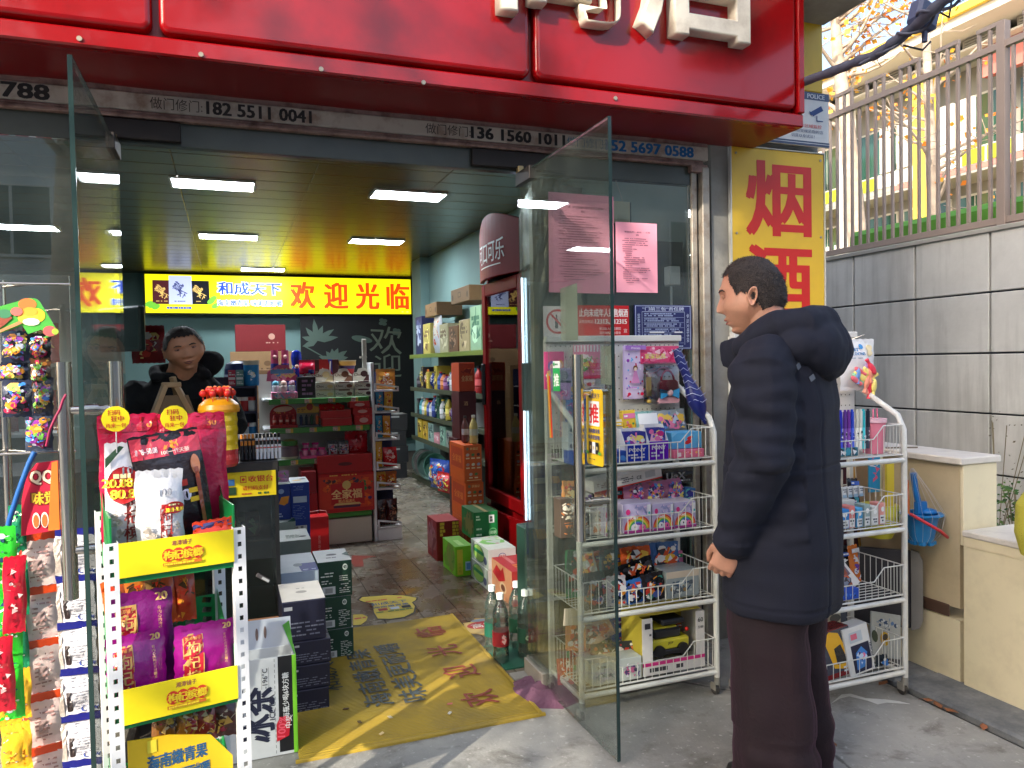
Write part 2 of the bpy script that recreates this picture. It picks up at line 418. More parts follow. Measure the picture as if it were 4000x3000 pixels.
# ---- ground
g=M();g.box(-150,-150,-0.3,150,150,-0.02);gr=struct('ground',g,mat('far ground',(120,118,112),rough=0.9,var=0.2,vscale=0.3))
g=M();g.box(-6,-6,-0.015,2.51,3.06,0.0);struct('pavement',g,CONC)
g=M();g.box(-8,-40,-0.014,60,-6.004,-0.004);g.box(-60,-40,-0.014,-8.004,40,-0.004);struct('road',g,mat('asphalt',(112,112,112),rough=0.9,var=0.2,vscale=1.2,bump=0.3))
kr=thing('kerb','x',None);del kr['label'];kr['kind']='structure'
ys=[-3.0,-2.1,-1.2,-0.4,0.35,1.02,1.66,2.34,3.05,3.8,4.6,5.4,6.3]
for i in range(len(ys)-1):
 k=M();k.box(2.526+rnd.uniform(-.004,.008),ys[i]+0.006,-0.015,2.755,ys[i+1]-0.006,0.024+rnd.uniform(-.004,.004),bev=0.01)
 k.build('kerb_stone',KERB,kr)
g=M();g.box(2.76,3.05,-0.015,4.75,9,0.16);g.box(2.96,-4,-0.015,4.75,3.05,0.16);struct('planting_bed',g,mat('soil',(78,66,50),rough=0.95,var=0.3,vscale=6,bump=0.5))
# ---- floor of the shop
fl=M();fl.box(-3.2,3.06,-0.02,3.4,11.8,0.0);fo=struct('shop_floor',fl,GROUT)
tm=M();tm.box(0.0015,0.0015,0,0.1985,0.9485,0.006,bev=0.002);tmesh=tm.mesh('tile',TILE)
offs=[0.25,0.55,0.05,0.35,0.8,0.15,0.62,0.4,0.9,0.2,0.7,0.45]
for i in range(12):
 x=-0.07+0.2015*i
 y=3.07-offs[i]*0.95
 while y<9.6:
  y0,y1=max(y,3.065),min(y+0.95,9.6)
  if y1-y0>0.9:link('tile',tmesh,fo,(x,y,0))
  elif y1-y0>0.02:
   t_=M();t_.box(x+.0015,y0+.0015,0,x+.1985,y1-.0015,0.006,bev=.002);t_.build('tile',TILE,fo)
  y+=0.95
  # threshold strip in front of the tiles
t_=M();t_.box(1.10,2.99,0.0,2.1,3.058,0.012,bev=0.003);tag(t_.build('door_sill',CWALL),'worn cement sill under the fixed shop window behind the white rack','sill')
# ---- walls of the shop
Wl,Wr,CEIL,BACK=-3.0,2.40,2.70,11.75
wm=M();wm.box(2.40,3.2,0,2.52,9.38,CEIL);wm.box(2.29,9.38,0,2.95,9.85,CEIL);wm.box(2.95,9.85,0,3.1,BACK,CEIL)
tag(wm.build('shop_wall',WALLG),'teal painted side wall and column behind the long shelving','wall')
wm=M();wm.box(-3.12,3.2,0,-3.0,BACK+0.1,CEIL);wm.box(-3.0,BACK,0,3.1,BACK+0.12,CEIL)
tag(wm.build('shop_wall',WALLG),'teal painted back wall under the lit yellow welcome sign','wall')
# ceiling: planks
CEILM=mat('aluminium ceiling tile',(104,92,66),rough=0.26,metal=0.3,var=0.06,vscale=6)
ce=M();ce.box(-3.1,3.205,CEIL+0.012,2.5,9.4,CEIL+0.1);ce.box(-3.1,9.401,CEIL+0.012,3.2,11.85,CEIL+0.1);ceo=struct('shop_ceiling',ce,DARKJ)
cm=M();cm.box(0.0008,0.003,0.0,0.8992,0.297,0.012,bev=0.003);cmesh=cm.mesh('ceiling_tile',CEILM)
for j in range(29):
 for i in range(7):
  if i==6 and j<21 or j==0:continue
  link('ceiling_tile',cmesh,ceo,(-3.0+0.9*i,3.1+0.3*j,CEIL))
  # ceiling lights
LED=mat('led diffuser',(250,252,255),emit=(236,244,255),es=20.0)
def cl(x,y,label):
 t=thing('ceiling_light',label,'ceiling light',(x,y,CEIL-0.014),0,'square panels of light in the shop ceiling')
 a=M();z=0
 a.box(-.29,-.155,0,-.275,.155,.014);a.box(.275,-.155,0,.29,.155,.014);a.box(-.275,-.155,0,.275,-.14,.014);a.box(-.275,.14,0,.275,.155,.014)
 a.build('frame',WHITEM,t)
 d=M();d.box(-.274,-.139,0.003,.274,.139,.012);d.build('diffuser',LED,t)
s_=(CEIL-1.35)/1.30
cl(-0.065*s_,5.76*s_,'lit ceiling panel nearest the door, left one of the front pair')
cl(1.32*s_,5.74*s_,'lit ceiling panel nearest the door, right one of the front pair')
cl(0.035*s_,8.0*s_,'lit ceiling panel in the middle row, left one of the pair')
cl(1.48*s_,7.95*s_,'lit ceiling panel in the middle row, right one of the pair')
cl(0.46*s_,10.55*s_,'farthest lit ceiling panel, just above the yellow welcome sign')
cl(-1.75,5.9,'lit ceiling panel over the counter beyond the left glass, front one')
cl(-1.75,8.2,'lit ceiling panel over the counter beyond the left glass, back one')
# ---- building front: piers, upper wall, eave
fm=M()
fm.box(2.165,3.06,0,2.80,3.2,4.6);fm.box(2.521,3.2,0,2.80,9.3,4.6)
tag(fm.build('shop_building',CWALL),'grey cement pier and flank of the shop building behind the yellow tobacco sign','building')
fm=M();fm.box(-6.5,3.065,2.38,2.16,3.2,4.6);fm.box(-6.5,3.2,4.45,2.5,12,4.6);fm.box(-6.5,3.065,0,-2.6,3.2,2.37)
tag(fm.build('upper_wall',CWALL),'cement wall of the shop building above and behind the red fascia','wall')
YELP=mat('yellow panel',(236,192,48),rough=0.45,var=0.05,vscale=3,dirt=(190,140,50),dscale=6,damt=0.2)
fm=M();fm.box(2.40,3.02,2.66,2.80,3.057,3.6,bev=.004);tag(fm.build('yellow_wall_panel',YELP),'plain yellow panel on the wall end above the camera notice, right of the red fascia','panel')
fm=M();fm.box(2.42,1.7,2.99,2.80,3.015,3.1);tag(fm.build('concrete_eave',CWALL),'grey concrete eave stub overhead, right of the red fascia at the top edge','eave')
# ---- red fascia
RED=mat('red acrylic',(140,8,14),rough=0.16,spec=0.45,coat=0.15,bump=0.10,bscale=7,dirt=(96,14,18),dscale=3.2,damt=0.55)
REDD=mat('red sheet',(120,10,14),rough=0.3,bump=0.05,bscale=5)
fa=thing('red_fascia','large glossy red shop fascia with raised white characters above the door','shop sign',(0,2.71,2.36))
def rpanel(x0,x1):
 m_=M();m_.smooth=True
 z0,z1=0.072,1.0;r=0.035
 def outline(ins,y):
  pts=[];X0,X1,Z0,Z1=x0+ins,x1-ins,z0+ins,z1-ins;rr=max(r-ins,0.008)
  for cx_,cz_,a0 in((X1-rr,Z0+rr,-90),(X1-rr,Z1-rr,0),(X0+rr,Z1-rr,90),(X0+rr,Z0+rr,180)):
   for k in range(7):
    a=R(a0+15*k);pts.append((cx_+rr*math.cos(a),y,cz_+rr*math.sin(a)))
  return pts
 rings=[outline(0.0,0.03),outline(0.0,0.006),outline(0.004,-0.004),outline(0.010,-0.009),outline(0.02,-0.011)]
 n=28;vs=sum(rings,[])
 fs=[(k*n+i,k*n+(i+1)%n,(k+1)*n+(i+1)%n,(k+1)*n+i)for k in range(4)for i in range(n)]
 m_.add(vs,fs,None,True);m_.add(rings[-1],[tuple(range(n))],None,False)
 return m_
for x0,x1 in((-2.2,-1.52),(-1.50,-0.20),(-0.18,1.105),(1.123,2.36)):
 rpanel(x0,x1).build('panel',RED,fa)
b_=M();b_.box(-2.3,0.031,0.03,2.385,0.06,1.02);b_.build('backing',REDD,fa)
b_=M();b_.box(-2.3,-0.012,0.0,2.395,0.03,0.058,bev=.006);b_.build('bottom_flange',RED,fa)
b_=M()
nx=60
vs=[];fs=[]
for i in range(nx+1):
 x=-2.3+4.69*i/nx
 for j,y in enumerate((0.0,0.17,0.335)):
  vs.append((x,y,0.0+(0.006*noise.noise(Vector((x*3,y*9,1)))if j else 0)))
for i in range(nx):
 for j in range(2):fs.append((i*3+j,i*3+j+1,(i+1)*3+j+1,(i+1)*3+j))
b_.add(vs,fs,None,True);b_.build('underside',REDD,fa)
b_=M();b_.box(2.362,-0.02,0.06,2.395,0.33,1.02,bev=.004);b_.build('end_cap',RED,fa)
sm_=M();sm_.cyl((0,0,0),(0,-0.005,0),0.008,n=10);scr=sm_.mesh('screw',mat('zinc screw',(170,160,140),rough=0.4,metal=0.7))
for u,v in((311,153),(1254,272),(1653,324),(2402,419),(785,215)):
 p=atY(2.70,u,v);link('screw',scr,fa,(p.x,-0.0125,p.z-2.36 if abs(p.z-2.39)<.03 else 0.03))
 # raised characters
LETW=mat('cream acrylic letter',(222,214,196),rough=0.35,dirt=(120,95,70),dscale=7,damt=0.4)
def bigchar(ch,x0,x1,zb,parent):
 c=bpy.data.curves.new('t','FONT');c.body=ch;c.size=1;c.offset=0.012;c.extrude=0.020;c.bevel_depth=0.011;c.bevel_resolution=2;c.resolution_u=4
 o=bpy.data.objects.new('t',c);col.objects.link(o)
 me=bpy.data.meshes.new_from_object(o.evaluated_get(bpy.context.evaluated_depsgraph_get()));bpy.data.objects.remove(o)
 xs=[v.co.x for v in me.vertices];ys_=[v.co.y for v in me.vertices];s=(x1-x0)/(max(xs)-min(xs))
 for v in me.vertices:v.co=Vector((x0+(v.co.x-min(xs))*s,v.co.z*1.2*1.0,zb+(v.co.y-min(ys_))*s))
 for v in me.vertices:v.co.y=-0.035+v.co.y
 me.materials.append(LETW);me.name='character'
 return link('character',me,parent)
bigchar('店',1.545,2.12,2.64-2.36,fa)
bigchar('商',0.93,1.50,2.645-2.36,fa)
# ---- shutter box band with stencilled phone numbers
BAND=mat('dirty cream paint',(190,180,168),rough=0.6,var=0.1,vscale=8,dirt=(120,80,55),dscale=10,damt=0.7)
PINKB=mat('rusty pink edge',(150,122,114),rough=0.7,var=0.25,vscale=25,dirt=(80,45,35),dscale=14,damt=0.8)
sb=thing('shutter_box','narrow cream shutter housing stencilled with phone numbers under the red fascia','shutter',(0,3.03,2.25))
b_=M();b_.box(-2.5,0,0.028,2.13,0.03,0.092,bev=.004);bd=b_.build('band',BAND,sb)
b_=M();b_.box(-2.5,0.006,0.0925,2.13,0.03,0.125);b_.build('upper_strip',PINKB,sb)
b_=M();b_.box(-2.5,-0.008,0.0,2.10,0.03,0.014,bev=.003);b_.box(-2.5,-0.002,0.014,2.10,0.03,0.026,bev=.003);b_.build('bottom_rail',PINKB,sb)
b_=M();b_.box(2.03,-0.012,-0.03,2.12,0.03,0.006,bev=.004);b_.build('bracket',PINKB,sb)
STEN=mat('stencil paint',rough=0.8,attr=True,var=0.25,vscale=60)
def band(txt,u0,u1,v,h,c,bold):
 b_=M();b_.frame((0,0,0),(1,0,0),(0,0,1),.0006)
 p0,p1=atY(3.03,u0,v),atY(3.03,u1,v);b_.t2(txt,(p0.x+p1.x)/2,0.060,h,c,bold,w=p1.x-p0.x);b_.build('stencilled_number',STEN,sb)
band('做门修门:',585,790,400,.042,(78,70,66),0.0);band('182 5511 0041',808,1215,430,.046,(50,45,46),.035)
band('做门修门:',1662,1838,510,.042,(62,58,56),0.0);band('136 1560 1011',1842,2205,545,.046,(38,36,38),.045)
band('做门修门:',2215,2365,575,.042,(72,120,150),0.0);band('152 5697 0588',2368,2708,600,.046,(26,100,160),.045)
band('1788',-40,190,345,.05,(40,38,40),.045)
# ---- shop front frame, fixed glass, transom
WINGL=glassmat('window glass',(250,254,252),1.15,0.07,(150,160,152))
fr=thing('shopfront_frame','weathered aluminium frame with narrow stained uprights around the glass front','frame',(0,3.05,0))
FRM=mat('weathered aluminium',(168,160,148),rough=0.5,metal=0.3,var=0.15,vscale=10,dirt=(112,82,58),dscale=11,damt=0.7)
b_=M();b_.box(2.043,-.01,0,2.072,.03,2.25,bev=.003);b_.build('upright',FRM,fr)
b_=M();b_.box(2.085,-.035,0,2.125,.03,2.245,bev=.004);b_.build('upright',FRM,fr)
b_=M();b_.box(2.072,.0,0,2.085,.02,2.245);b_.box(2.126,-.01,0,2.138,.005,2.245);b_.build('gap_strip',BLACK,fr)
b_=M();b_.box(-2.5,0.0,2.165,2.04,.04,2.249);b_.build('transom',mat('dark transom',(62,66,58),rough=0.25,var=0.2,vscale=6),fr)
b_=M();b_.box(1.19,-.004,0.012,2.04,.03,0.07,bev=.004);b_.box(-2.5,-.004,0.0,-.37,.03,0.06,bev=.004);b_.build('bottom_rail',FRM,fr)
b_=M();b_.box(1.20,.004,.07,2.042,.016,2.164);tag(b_.build('fixed_window',[WINGL]),'fixed glass pane on the right with notices stuck to it','window')
b_=M();b_.box(-2.5,.004,.06,-.375,.016,2.164);o_=b_.build('fixed_window',[glassmat('left window glass',(250,254,252),2.2,0.07,(150,160,152))]);tag(o_,'fixed glass pane on the left reflecting trees, behind the hanging snacks','window')
for o_ in[o for o in col.objects if o.name.startswith('fixed_window')]:o_.location=(0,3.05,0)
# mirrored inner pier wrapped in crumpled film
b_=M();n_=40;vs=[];fs=[]
for j in range(n_+1):
 for i in range(9):vs.append((1.275+.12*i/8,3.10+.014*noise.noise(Vector((i*.9,j*.8,2)))+.008*noise.noise(Vector((i*3.1,j*2.1,5))),2.16*j/n_))
for j in range(n_):
 for i in range(8):fs.append((j*9+i,j*9+i+1,(j+1)*9+i+1,(j+1)*9+i))
b_.add(vs,fs,None,False);b_.box(1.275,3.13,0,1.395,3.17,2.16)
tag(b_.build('inner_pier',mat('crumpled film',(120,116,98),rough=0.25,metal=0.3,var=0.5,vscale=16)),'narrow pier wrapped in crumpled brownish film beside the door hinge','pier')
# ---- glass doors (both open outwards)
def door(name,label,x,y0,y1,hside):
 t=thing(name,label,'glass door',(x,y0,0))
 L_=y1-y0
 b_=M();b_.box(-.0055,L_+.004,.02,.0055,-.004,2.142);b_.build('pane',[GLASS],t)
 b_=M();b_.box(-.0058,L_,.02,.0058,L_+.0038,2.142);b_.box(-.0058,L_,2.1425,.0058,0,2.145);b_.build('glass_edge',SEDGE,t)
 b_=M();b_.box(-.014,-.20,.012,.014,0,.075,bev=.002);b_.build('patch_fitting',FRM if hside>0 else DARKM,t)
 b_=M();b_.box(-.014,-.16,2.10,.014,0,2.155,bev=.002);b_.build('patch_fitting',DARKM,t)
 hy=L_+.14
 for s_,nm in((-1,'handle'),(1,'handle')):
  h=M();h.cyl((s_*.062,hy,.735),(s_*.062,hy,1.375),.019,n=18);
  h.build(nm,CHROME,t)
 for z in(.865,1.245):
  h=M();h.cyl((-.062,hy,z),(.062,hy,z),.0115,n=12);h.cyl((-.02,hy,z),(.02,hy,z),.016,n=12);h.build('crossbar',CHROME,t)
 return t
dR=door('glass_door','right glass door standing open with a yellow push plate and steel bar handles',1.18,3.045,2.215,1)
dL=door('glass_door','left glass door standing open edge on, reflecting the yellow welcome sign',-.353,3.045,2.19,-1)
# pivots on the transom
for x,lb in((-.36,'dark pivot clamp with a brass pin above the left glass door'),(1.18,'dark pivot clamp above the hinge of the right glass door')):
 t=thing('pivot_clamp',lb,'door clamp',(x,3.03,2.165));s_=1 if x>0 else-1
 b_=M();b_.box(-.21 if s_>0 else-.12,-.005,.01,.12 if s_>0 else .22,.045,.08,bev=.003);b_.build('clamp_body',DARKM,t)
 b_=M();b_.box(-.012,-.02,-.045,.012,.008,.018,bev=.002);b_.build('pin',mat('worn brass',(170,150,110),rough=0.4,metal=0.8),t)
 # door plates
pz=thing('push_plate','yellow plate with the red word for push and three small packs on the right door','door plate',(1.168,2.335,0));
b_=M((232,190,30));b_.prism([(-.062+.008,.995),(.062-.008,.995),(.062,1.003),(.062,1.247),(.054,1.255),(-.054,1.255),(-.062,1.247),(-.062,1.003)],0,.002,axis='x')
b_.frame((-.0005,0,1.125),(0,-1,0),(0,0,1));b_.lay=1
b_.t2('和成天下',0,.108,.018,(30,60,130),.03,w=.085);b_.r2(-.04,.005,.04,.09,(245,244,240));b_.t2('推',0,.047,.066,(205,30,35),.03)
b_.t2('海南嫩青果',0,-.012,.016,(30,60,130),.03,w=.085);b_.t2('味美更耐嚼',0,-.034,.016,(30,60,130),.03,w=.085)
for k,c in((-.025,(60,34,30)),(.0,(232,232,236)),(.026,(28,28,30))):b_.r2(k-.012,-.09,k+.012,-.05,c);b_.e2(k,-.07,.005,.007,(200,180,120))
b_.e2(-.045,-.088,.012,.006,(110,180,60));b_.e2(.046,-.086,.012,.006,(110,180,60));b_.scrib(-.03,-.112,.03,-.106,1,(40,60,90))
b_.build('plate',CARD,pz)
pz=thing('push_sticker','small white and green push sticker on the inner face of the right door','sticker',(1.173,2.66,0))
b_=M();b_.frame((0,0,1.30),(0,-1,0),(0,0,1));b_.r2(-.033,-.06,.033,.055,(235,238,236));b_.r2(-.033,-.06,.033,.028,(20,165,80));b_.t2('推',0,-.018,.048,(240,245,240),.03);b_.e2(-.02,.042,.008,.008,(20,165,80));b_.scrib(-.008,.036,.03,.048,1,(60,120,80))
b_.build('print',CARD,pz)
b_=M((150,150,140));b_.prism([(-.05,1.40),(.05,1.39),(.05,1.62),(-.04,1.615)],0,.0012,axis='x');o_=b_.build('paper_note',mat('grey green paper',(165,170,155),rough=.8));o_.location=(1.187,2.62,0);tag(o_,'blank grey-green note stuck on the far side of the right glass door','note')
b_=M();b_.prism([(-.05,1.225),(.05,1.225),(.05,1.40),(-.05,1.40)],0,.0012,axis='x');o_=b_.build('paper_note',mat('grey green paper'));o_.location=(1.187,2.335,0);tag(o_,'grey-green back of the card behind the yellow push plate','note')
# ================================================================== right side: wall, fence, school, tree
c2=lambda u,v:(2800+u*.7233,v*.7233)
WX=4.80
wl=M();wl.box(WX+.03,1.5,-0.2,WX+.25,9.5,2.16);wlo=wl.build('boundary_wall',DARKJ)
tag(wlo,'grey boundary wall of large render panels with dark joints behind the stall','wall')
pm=M();pm.box(-.006,.008,.008,.03,.582,.404,bev=.004);pme=pm.mesh('panel',PANEL)
yj=[3.66-.59*3+.592*k for k in range(12)]
for y in yj:
 for k in range(5):
  if k<5:link('panel',pme,wlo,(WX,y,.13+.4085*k))
cp=M();cp.box(-.02,1.8,2.165,.27,9.4,2.20,bev=.005);o_=cp.build('coping',mat('pale coping',(170,168,160),rough=.8,var=.1),wlo,(WX,0,0))
# fence
FEN=mat('beige painted steel',(156,140,130),rough=0.5,var=0.06,vscale=4)
fx=4.93
fe=thing('railing_fence','beige steel bar fence with stepped top frames standing on the grey wall','fence',(fx,0,2.2))
z0,z1,zt=0.03,1.20,1.36
def fb(name,*a,bev=.002):
 b_=M();b_.box(*a,bev=bev);return b_.build(name,FEN,fe)
fb('rail',-.02,1.8,z0,.02,9.4,z0+.045);fb('rail',-.022,1.8,z1,.022,9.4,z1+.045)
for k in range(5):fb('post',-.03,1.87+1.77*k,0,.03,1.93+1.77*k,zt+.02)
bm_=M();bm_.box(-.011,-.011,z0+.045,.011,.011,z1,bev=.002);bme=bm_.mesh('bar',FEN)
bt_=M();bt_.box(-.011,-.011,z1+.045,.011,.011,zt,bev=.002);bte=bt_.mesh('bar',FEN)
y=2.04;k=0
while y<9.3:
 link('bar',bme,fe,(0,y,0))
 if k%4!=3:
  link('bar',bte,fe,(0,y,0))
 if k%4==0:fb('top_bar',-.014,y-.013,zt,.014,y+.013+2*.082,zt+.03)
 y+=.082;k+=1
 # low wire with insulators in front of the fence
wy=M();wy.tube([(0,2+i*.25,.98+.05*math.sin(i*.35))for i in range(30)],.004,5,(150,140,130));wy.build('security_wire',PLAST,fe,(-.06,0,.62))
# ---- the school
SX=26.0
sc_=thing('school_building','bright two storey school with yellow, white and pink columns behind the bar fence','building',(SX,0,0))
WHT=mat('white render',(200,197,188),rough=.8);YLW=mat('yellow render',(214,180,66),rough=.8);PNK=mat('pink render',(190,110,100),rough=.8)
LIM=mat('lime render',(170,186,30),rough=.8);GRG=mat('green tinted glazing',(46,82,70),rough=.15,spec=.8);GRYW=mat('pale grey render',(140,138,130),rough=.8)
LOUV=mat('louvre grey',(140,134,126),rough=.7);GRN=mat('lime green roof',(96,160,56),rough=.7);ORG=mat('orange paint',(232,120,40),rough=.6);BLU=mat('blue paint',(60,140,210),rough=.6)
def sb_(name,m_,x0,y0,z0,x1,y1,z1):
 b_=M();b_.box(x0,y0,z0,x1,y1,z1);return b_.build(name,m_,sc_)
Y0,Y1=5.5,30
ZZ=lambda z:1.35+(z-1.35)*2
sb_('wall',GRYW,1.6,12,0,9,62,ZZ(7.2));sb_('floor_slab',GRYW,-.1,12,ZZ(4.70),1.599,62,ZZ(4.745));sb_('upper_ceiling',WHT,-.2,12,ZZ(6.96),1.599,62,ZZ(7.0))
sb_('eave',WHT,-1.4,11,ZZ(7.2),3,62,ZZ(7.4));sb_('gutter',YLW,-1.6,11,ZZ(7.36),-1.403,62,ZZ(7.5));sb_('roof_band',WHT,-1.2,11,ZZ(7.4)+.003,3,62,ZZ(7.56))
for k in range(16):
 f=sb_('louvre_frame',LOUV,-.06,15+2.1*k,ZZ(6.97),.1,16.7+2.1*k,ZZ(7.19))
 for q in range(4):
  b_=M();b_.box(-.12,15.1+2.1*k,ZZ(6.98)+.1*q,-.063,16.6+2.1*k,ZZ(6.98)+.05+.1*q);b_.build('slat',GRYW,f)
sb_('pink_wall',PNK,.2,12,ZZ(6.42),.5,20.3,ZZ(6.95))
sb_('parapet',WHT,0,12,ZZ(4.85),.2,62,ZZ(5.17));seq=[LIM,WHT,WHT,LIM,WHT,LIM,LIM,WHT];i=0;y=14.0
while y<58:sb_('parapet_panel',seq[i%8],-.05,y+.06,ZZ(4.88),-.003,y+.94,ZZ(5.14));y+=1.0;i+=1
sb_('floor_band',PNK,-.1,12,ZZ(4.75),.2,24,ZZ(4.85)-.003);sb_('floor_band',GRYW,-.1,24.01,ZZ(4.75),.2,62,ZZ(4.85)-.003)
for y,m_,wd in((22.3,YLW,.6),(26.4,WHT,.5),(30.4,YLW,.5),(34.6,WHT,.5),(39,YLW,.6),(44,WHT,.5),(50,YLW,.6)):sb_('column',m_,-.3,y,0,.3,y+wd,ZZ(6.9))
for y,w_ in((20.4,.7),(21.25,.75),(23.2,.6),(24.1,.6),(28.0,.7),(32.3,.7),(36.4,.7),(41,.8)):sb_('white_screen',WHT,-.12,y,ZZ(5.17)+.01,.0,y+w_,ZZ(6.1))
for y in[12.3+2.6*k for k in range(17)]:
 for z0_,z1_ in((ZZ(5.25),ZZ(6.4)),(2.2,ZZ(4.5))):
  f=sb_('window',WHT if y>20 else GRG,1.50,y,z0_,1.597,y+2.3,z1_)
  for q in(0,1,2):
   b_=M();b_.box(1.46,y+.07+.74*q,z0_+.1,1.498,y+.74+.74*q,z1_-.1);b_.build('pane',GRG,f)
for k in range(26):sb_('white_post',WHT,-.4,18+.55*k,5.2,-.3,18.2+.55*k,6.35)
sb_('white_pole',WHT,-.4,19.0,0,-.25,19.15,ZZ(4.75));sb_('green_awning',LIM,-.6,26,5.0,.0,44,5.5)
gr_=M();gr_.box(5.4,3.0,2.22,7.4,5.55,2.50,bev=.05);tag(gr_.build('play_shelter',GRN),'lime green shelter roof just behind the foot of the bar fence','shelter roof')
gr_=M();gr_.box(5.1,2.5,2.19,5.28,3.9,2.27,bev=.01);tag(gr_.build('bench_slat',ORG),'orange slat lying along the wall top behind the fence','slat')
gr_=M();gr_.box(5.1,1.6,2.19,5.28,2.48,2.28,bev=.01);tag(gr_.build('bench_slat',BLU),'blue slat lying along the wall top behind the fence','slat')
sg=M();sg.box(5.3,1.0,-.01,90,90,.02);struct('school_yard',sg,mat('yard',(200,180,150),rough=.9))
# ---- ginkgo tree
BARK=mat('pale bark',(176,160,142),rough=.85,var=.3,vscale=7,bump=.4)
def branchy(t,base,path,r0,nb,seed,leafc,nleaf,lsize,spread,h0=.45,name='leaves',thin=.45):
 q=random.Random(seed);tr=M();rs=[r0*(1-.75*i/(len(path)-1))for i in range(len(path))]
 tr.tube(path,0,9,None,True,rs);tr.build('trunk',BARK,t)
 br=M();lf=M();tips=[]
 for b in range(nb):
  s=q.uniform(h0,1)*(len(path)-1);i=min(int(s),len(path)-2);p=Vector(path[i]).lerp(Vector(path[i+1]),s-i);a=q.uniform(0,6.28)
  L_=spread*q.uniform(.5,1)*(1.15-.5*s/(len(path)-1));pts=[p];d=Vector((math.cos(a),math.sin(a),q.uniform(.1,.8))).normalized()
  for k in range(5):
   d=(d+Vector((q.uniform(-.3,.3),q.uniform(-.3,.3),q.uniform(-.12,.25)))).normalized();pts.append(pts[-1]+d*L_/5)
  r1=r0*.32*(1-.5*s/(len(path)-1));br.tube(pts,0,5,None,False,[r1*(1-.8*k/5)for k in range(6)])
  for k in range(2,6):
   tips.append((pts[k],.28*spread*.5));
   if k>2:
    for e in range(2):
     d2=Vector((q.uniform(-1,1),q.uniform(-1,1),q.uniform(-.4,.8))).normalized();e_=[pts[k-1],pts[k-1]+d2*L_*.18,pts[k-1]+d2*L_*.3+Vector((0,0,q.uniform(-.05,.1)))]
     br.tube(e_,0,4,None,False,[r1*thin*.6,r1*thin*.4,r1*.1]);tips.append((e_[2],.2*spread*.5))
 br.build('branches',BARK,t)
 for i in range(nleaf):
  p,rr=q.choice(tips);c=Vector(p)+Vector((q.gauss(0,1),q.gauss(0,1),q.gauss(0,.8)))*rr*.42
  n_=Vector((q.uniform(-1,1),q.uniform(-1,1),q.uniform(-1,1))).normalized();u=n_.orthogonal().normalized();v=n_.cross(u);s=lsize*q.uniform(.6,1.2)
  lf.add([c,c+u*s*.6+v*s*.5,c+v*s,c-u*s*.6+v*s*.5],[(0,1,2,3)],q.choice(leafc))
 o=lf.build(name,LEAFM,t);o['kind']='stuff'
LEAFM=mat('leaf',rough=.6,attr=True)
# leaves let light through
n=LEAFM.node_tree;tb=n.nodes.new('ShaderNodeBsdfTranslucent');mx=n.nodes.new('ShaderNodeMixShader');mx.inputs[0].default_value=.35
at_=[q for q in n.nodes if q.type=='ATTRIBUTE'][0];n.links.new(at_.outputs['Color'],tb.inputs[0])
ou=[q for q in n.nodes if q.type=='OUTPUT_MATERIAL'][0];n.links.new(n.nodes['Principled BSDF'].outputs[0],mx.inputs[1]);n.links.new(tb.outputs[0],mx.inputs[2]);n.links.new(mx.outputs[0],ou.inputs[0])
gp=[atY(9.6,*c2(*p))for p in((770,1420),(735,1000),(705,700),(672,450),(650,280),(640,120),(615,-200),(600,-500))]
bx_=gp[0];gt=thing('ginkgo_tree','thin pale ginkgo trunk with sparse orange-yellow leaves behind the bar fence','tree',(bx_.x,bx_.y,0))
path=[(0,0,0)]+[tuple(p-Vector((bx_.x,bx_.y,0)))for p in gp]
branchy(gt,None,path,.17,30,5,[(236,150,40),(240,178,60),(222,128,40),(246,196,90)],620,.09,1.9,.35)
gt2=thing('ginkgo_tree','orange leaved ginkgo farther right whose twigs cross in front of the school roof','tree',(9.8,8.3,0))
branchy(gt2,None,[(0,0,0),(.05,0,2),(0,.1,4),(-.1,.1,6),(0,.2,8)],.13,26,11,[(236,150,40),(240,178,60),(222,128,40)],260,.08,1.8,.4)
# ---- overhead bracket cable by the fascia end
p=[atY(2.72,*c2(465,445)),atY(2.45,*c2(700,355)),atY(2.3,*c2(850,300)),atY(2.2,*c2(960,225)),atY(2.12,*c2(1060,150)),atY(2.0,*c2(1160,60)),atY(1.9,*c2(1300,-60))]
ca=thing('cable_bundle','thick grey cable bundle with a taped junction box crossing the sky beside the red fascia','cable',p[0])
b_=M();pts=[]
for i in range(len(p)-1):
 for k in range(6):
  t=k/6;q=p[i].lerp(p[i+1],t)-p[0];pts.append(q+Vector((0,0,.004*noise.noise(q*22))))
pts.append(p[-1]-p[0]);b_.tube(pts,0,8,None,True,[.02+.007*noise.noise(Vector((i*.6,3,1)))for i in range(len(pts))])
for s_ in(.028,-.026):
 b_.tube([q+Vector((s_*math.sin(i*.5),0,s_*math.cos(i*.37)))for i,q in enumerate(pts[10:],10)],.006,5)
b_.build('cable',mat('slate cable',(74,78,96),rough=.6,var=.2,vscale=30),ca)
jb=atY(2.1,*c2(1120,85))-p[0];b_=M();b_.T=Matrix.Translation(jb)@Matrix.Rotation(R(18),4,'Y')
b_.box(-.055,-.03,-.05,.05,.03,.045,bev=.012);b_.cyl((-.03,0,.045),(-.03,0,.075),.008,n=8);b_.cyl((.02,0,-.05),(.03,0,-.09),.01,n=8);b_.build('junction_box',mat('slate box',(62,70,100),rough=.5),ca)
b_=M();b_.tube([jb+Vector((.03,0,-.09)),jb+Vector((-.02,-.01,-.13)),jb+Vector((-.1,0,-.12))],.004,5);b_.tube([jb+Vector((.05,0,.03)),jb+Vector((.1,-.02,.0)),jb+Vector((.14,0,.09)),jb+Vector((.12,0,.2))],.004,5);b_.build('loose_wire',BLACK,ca)
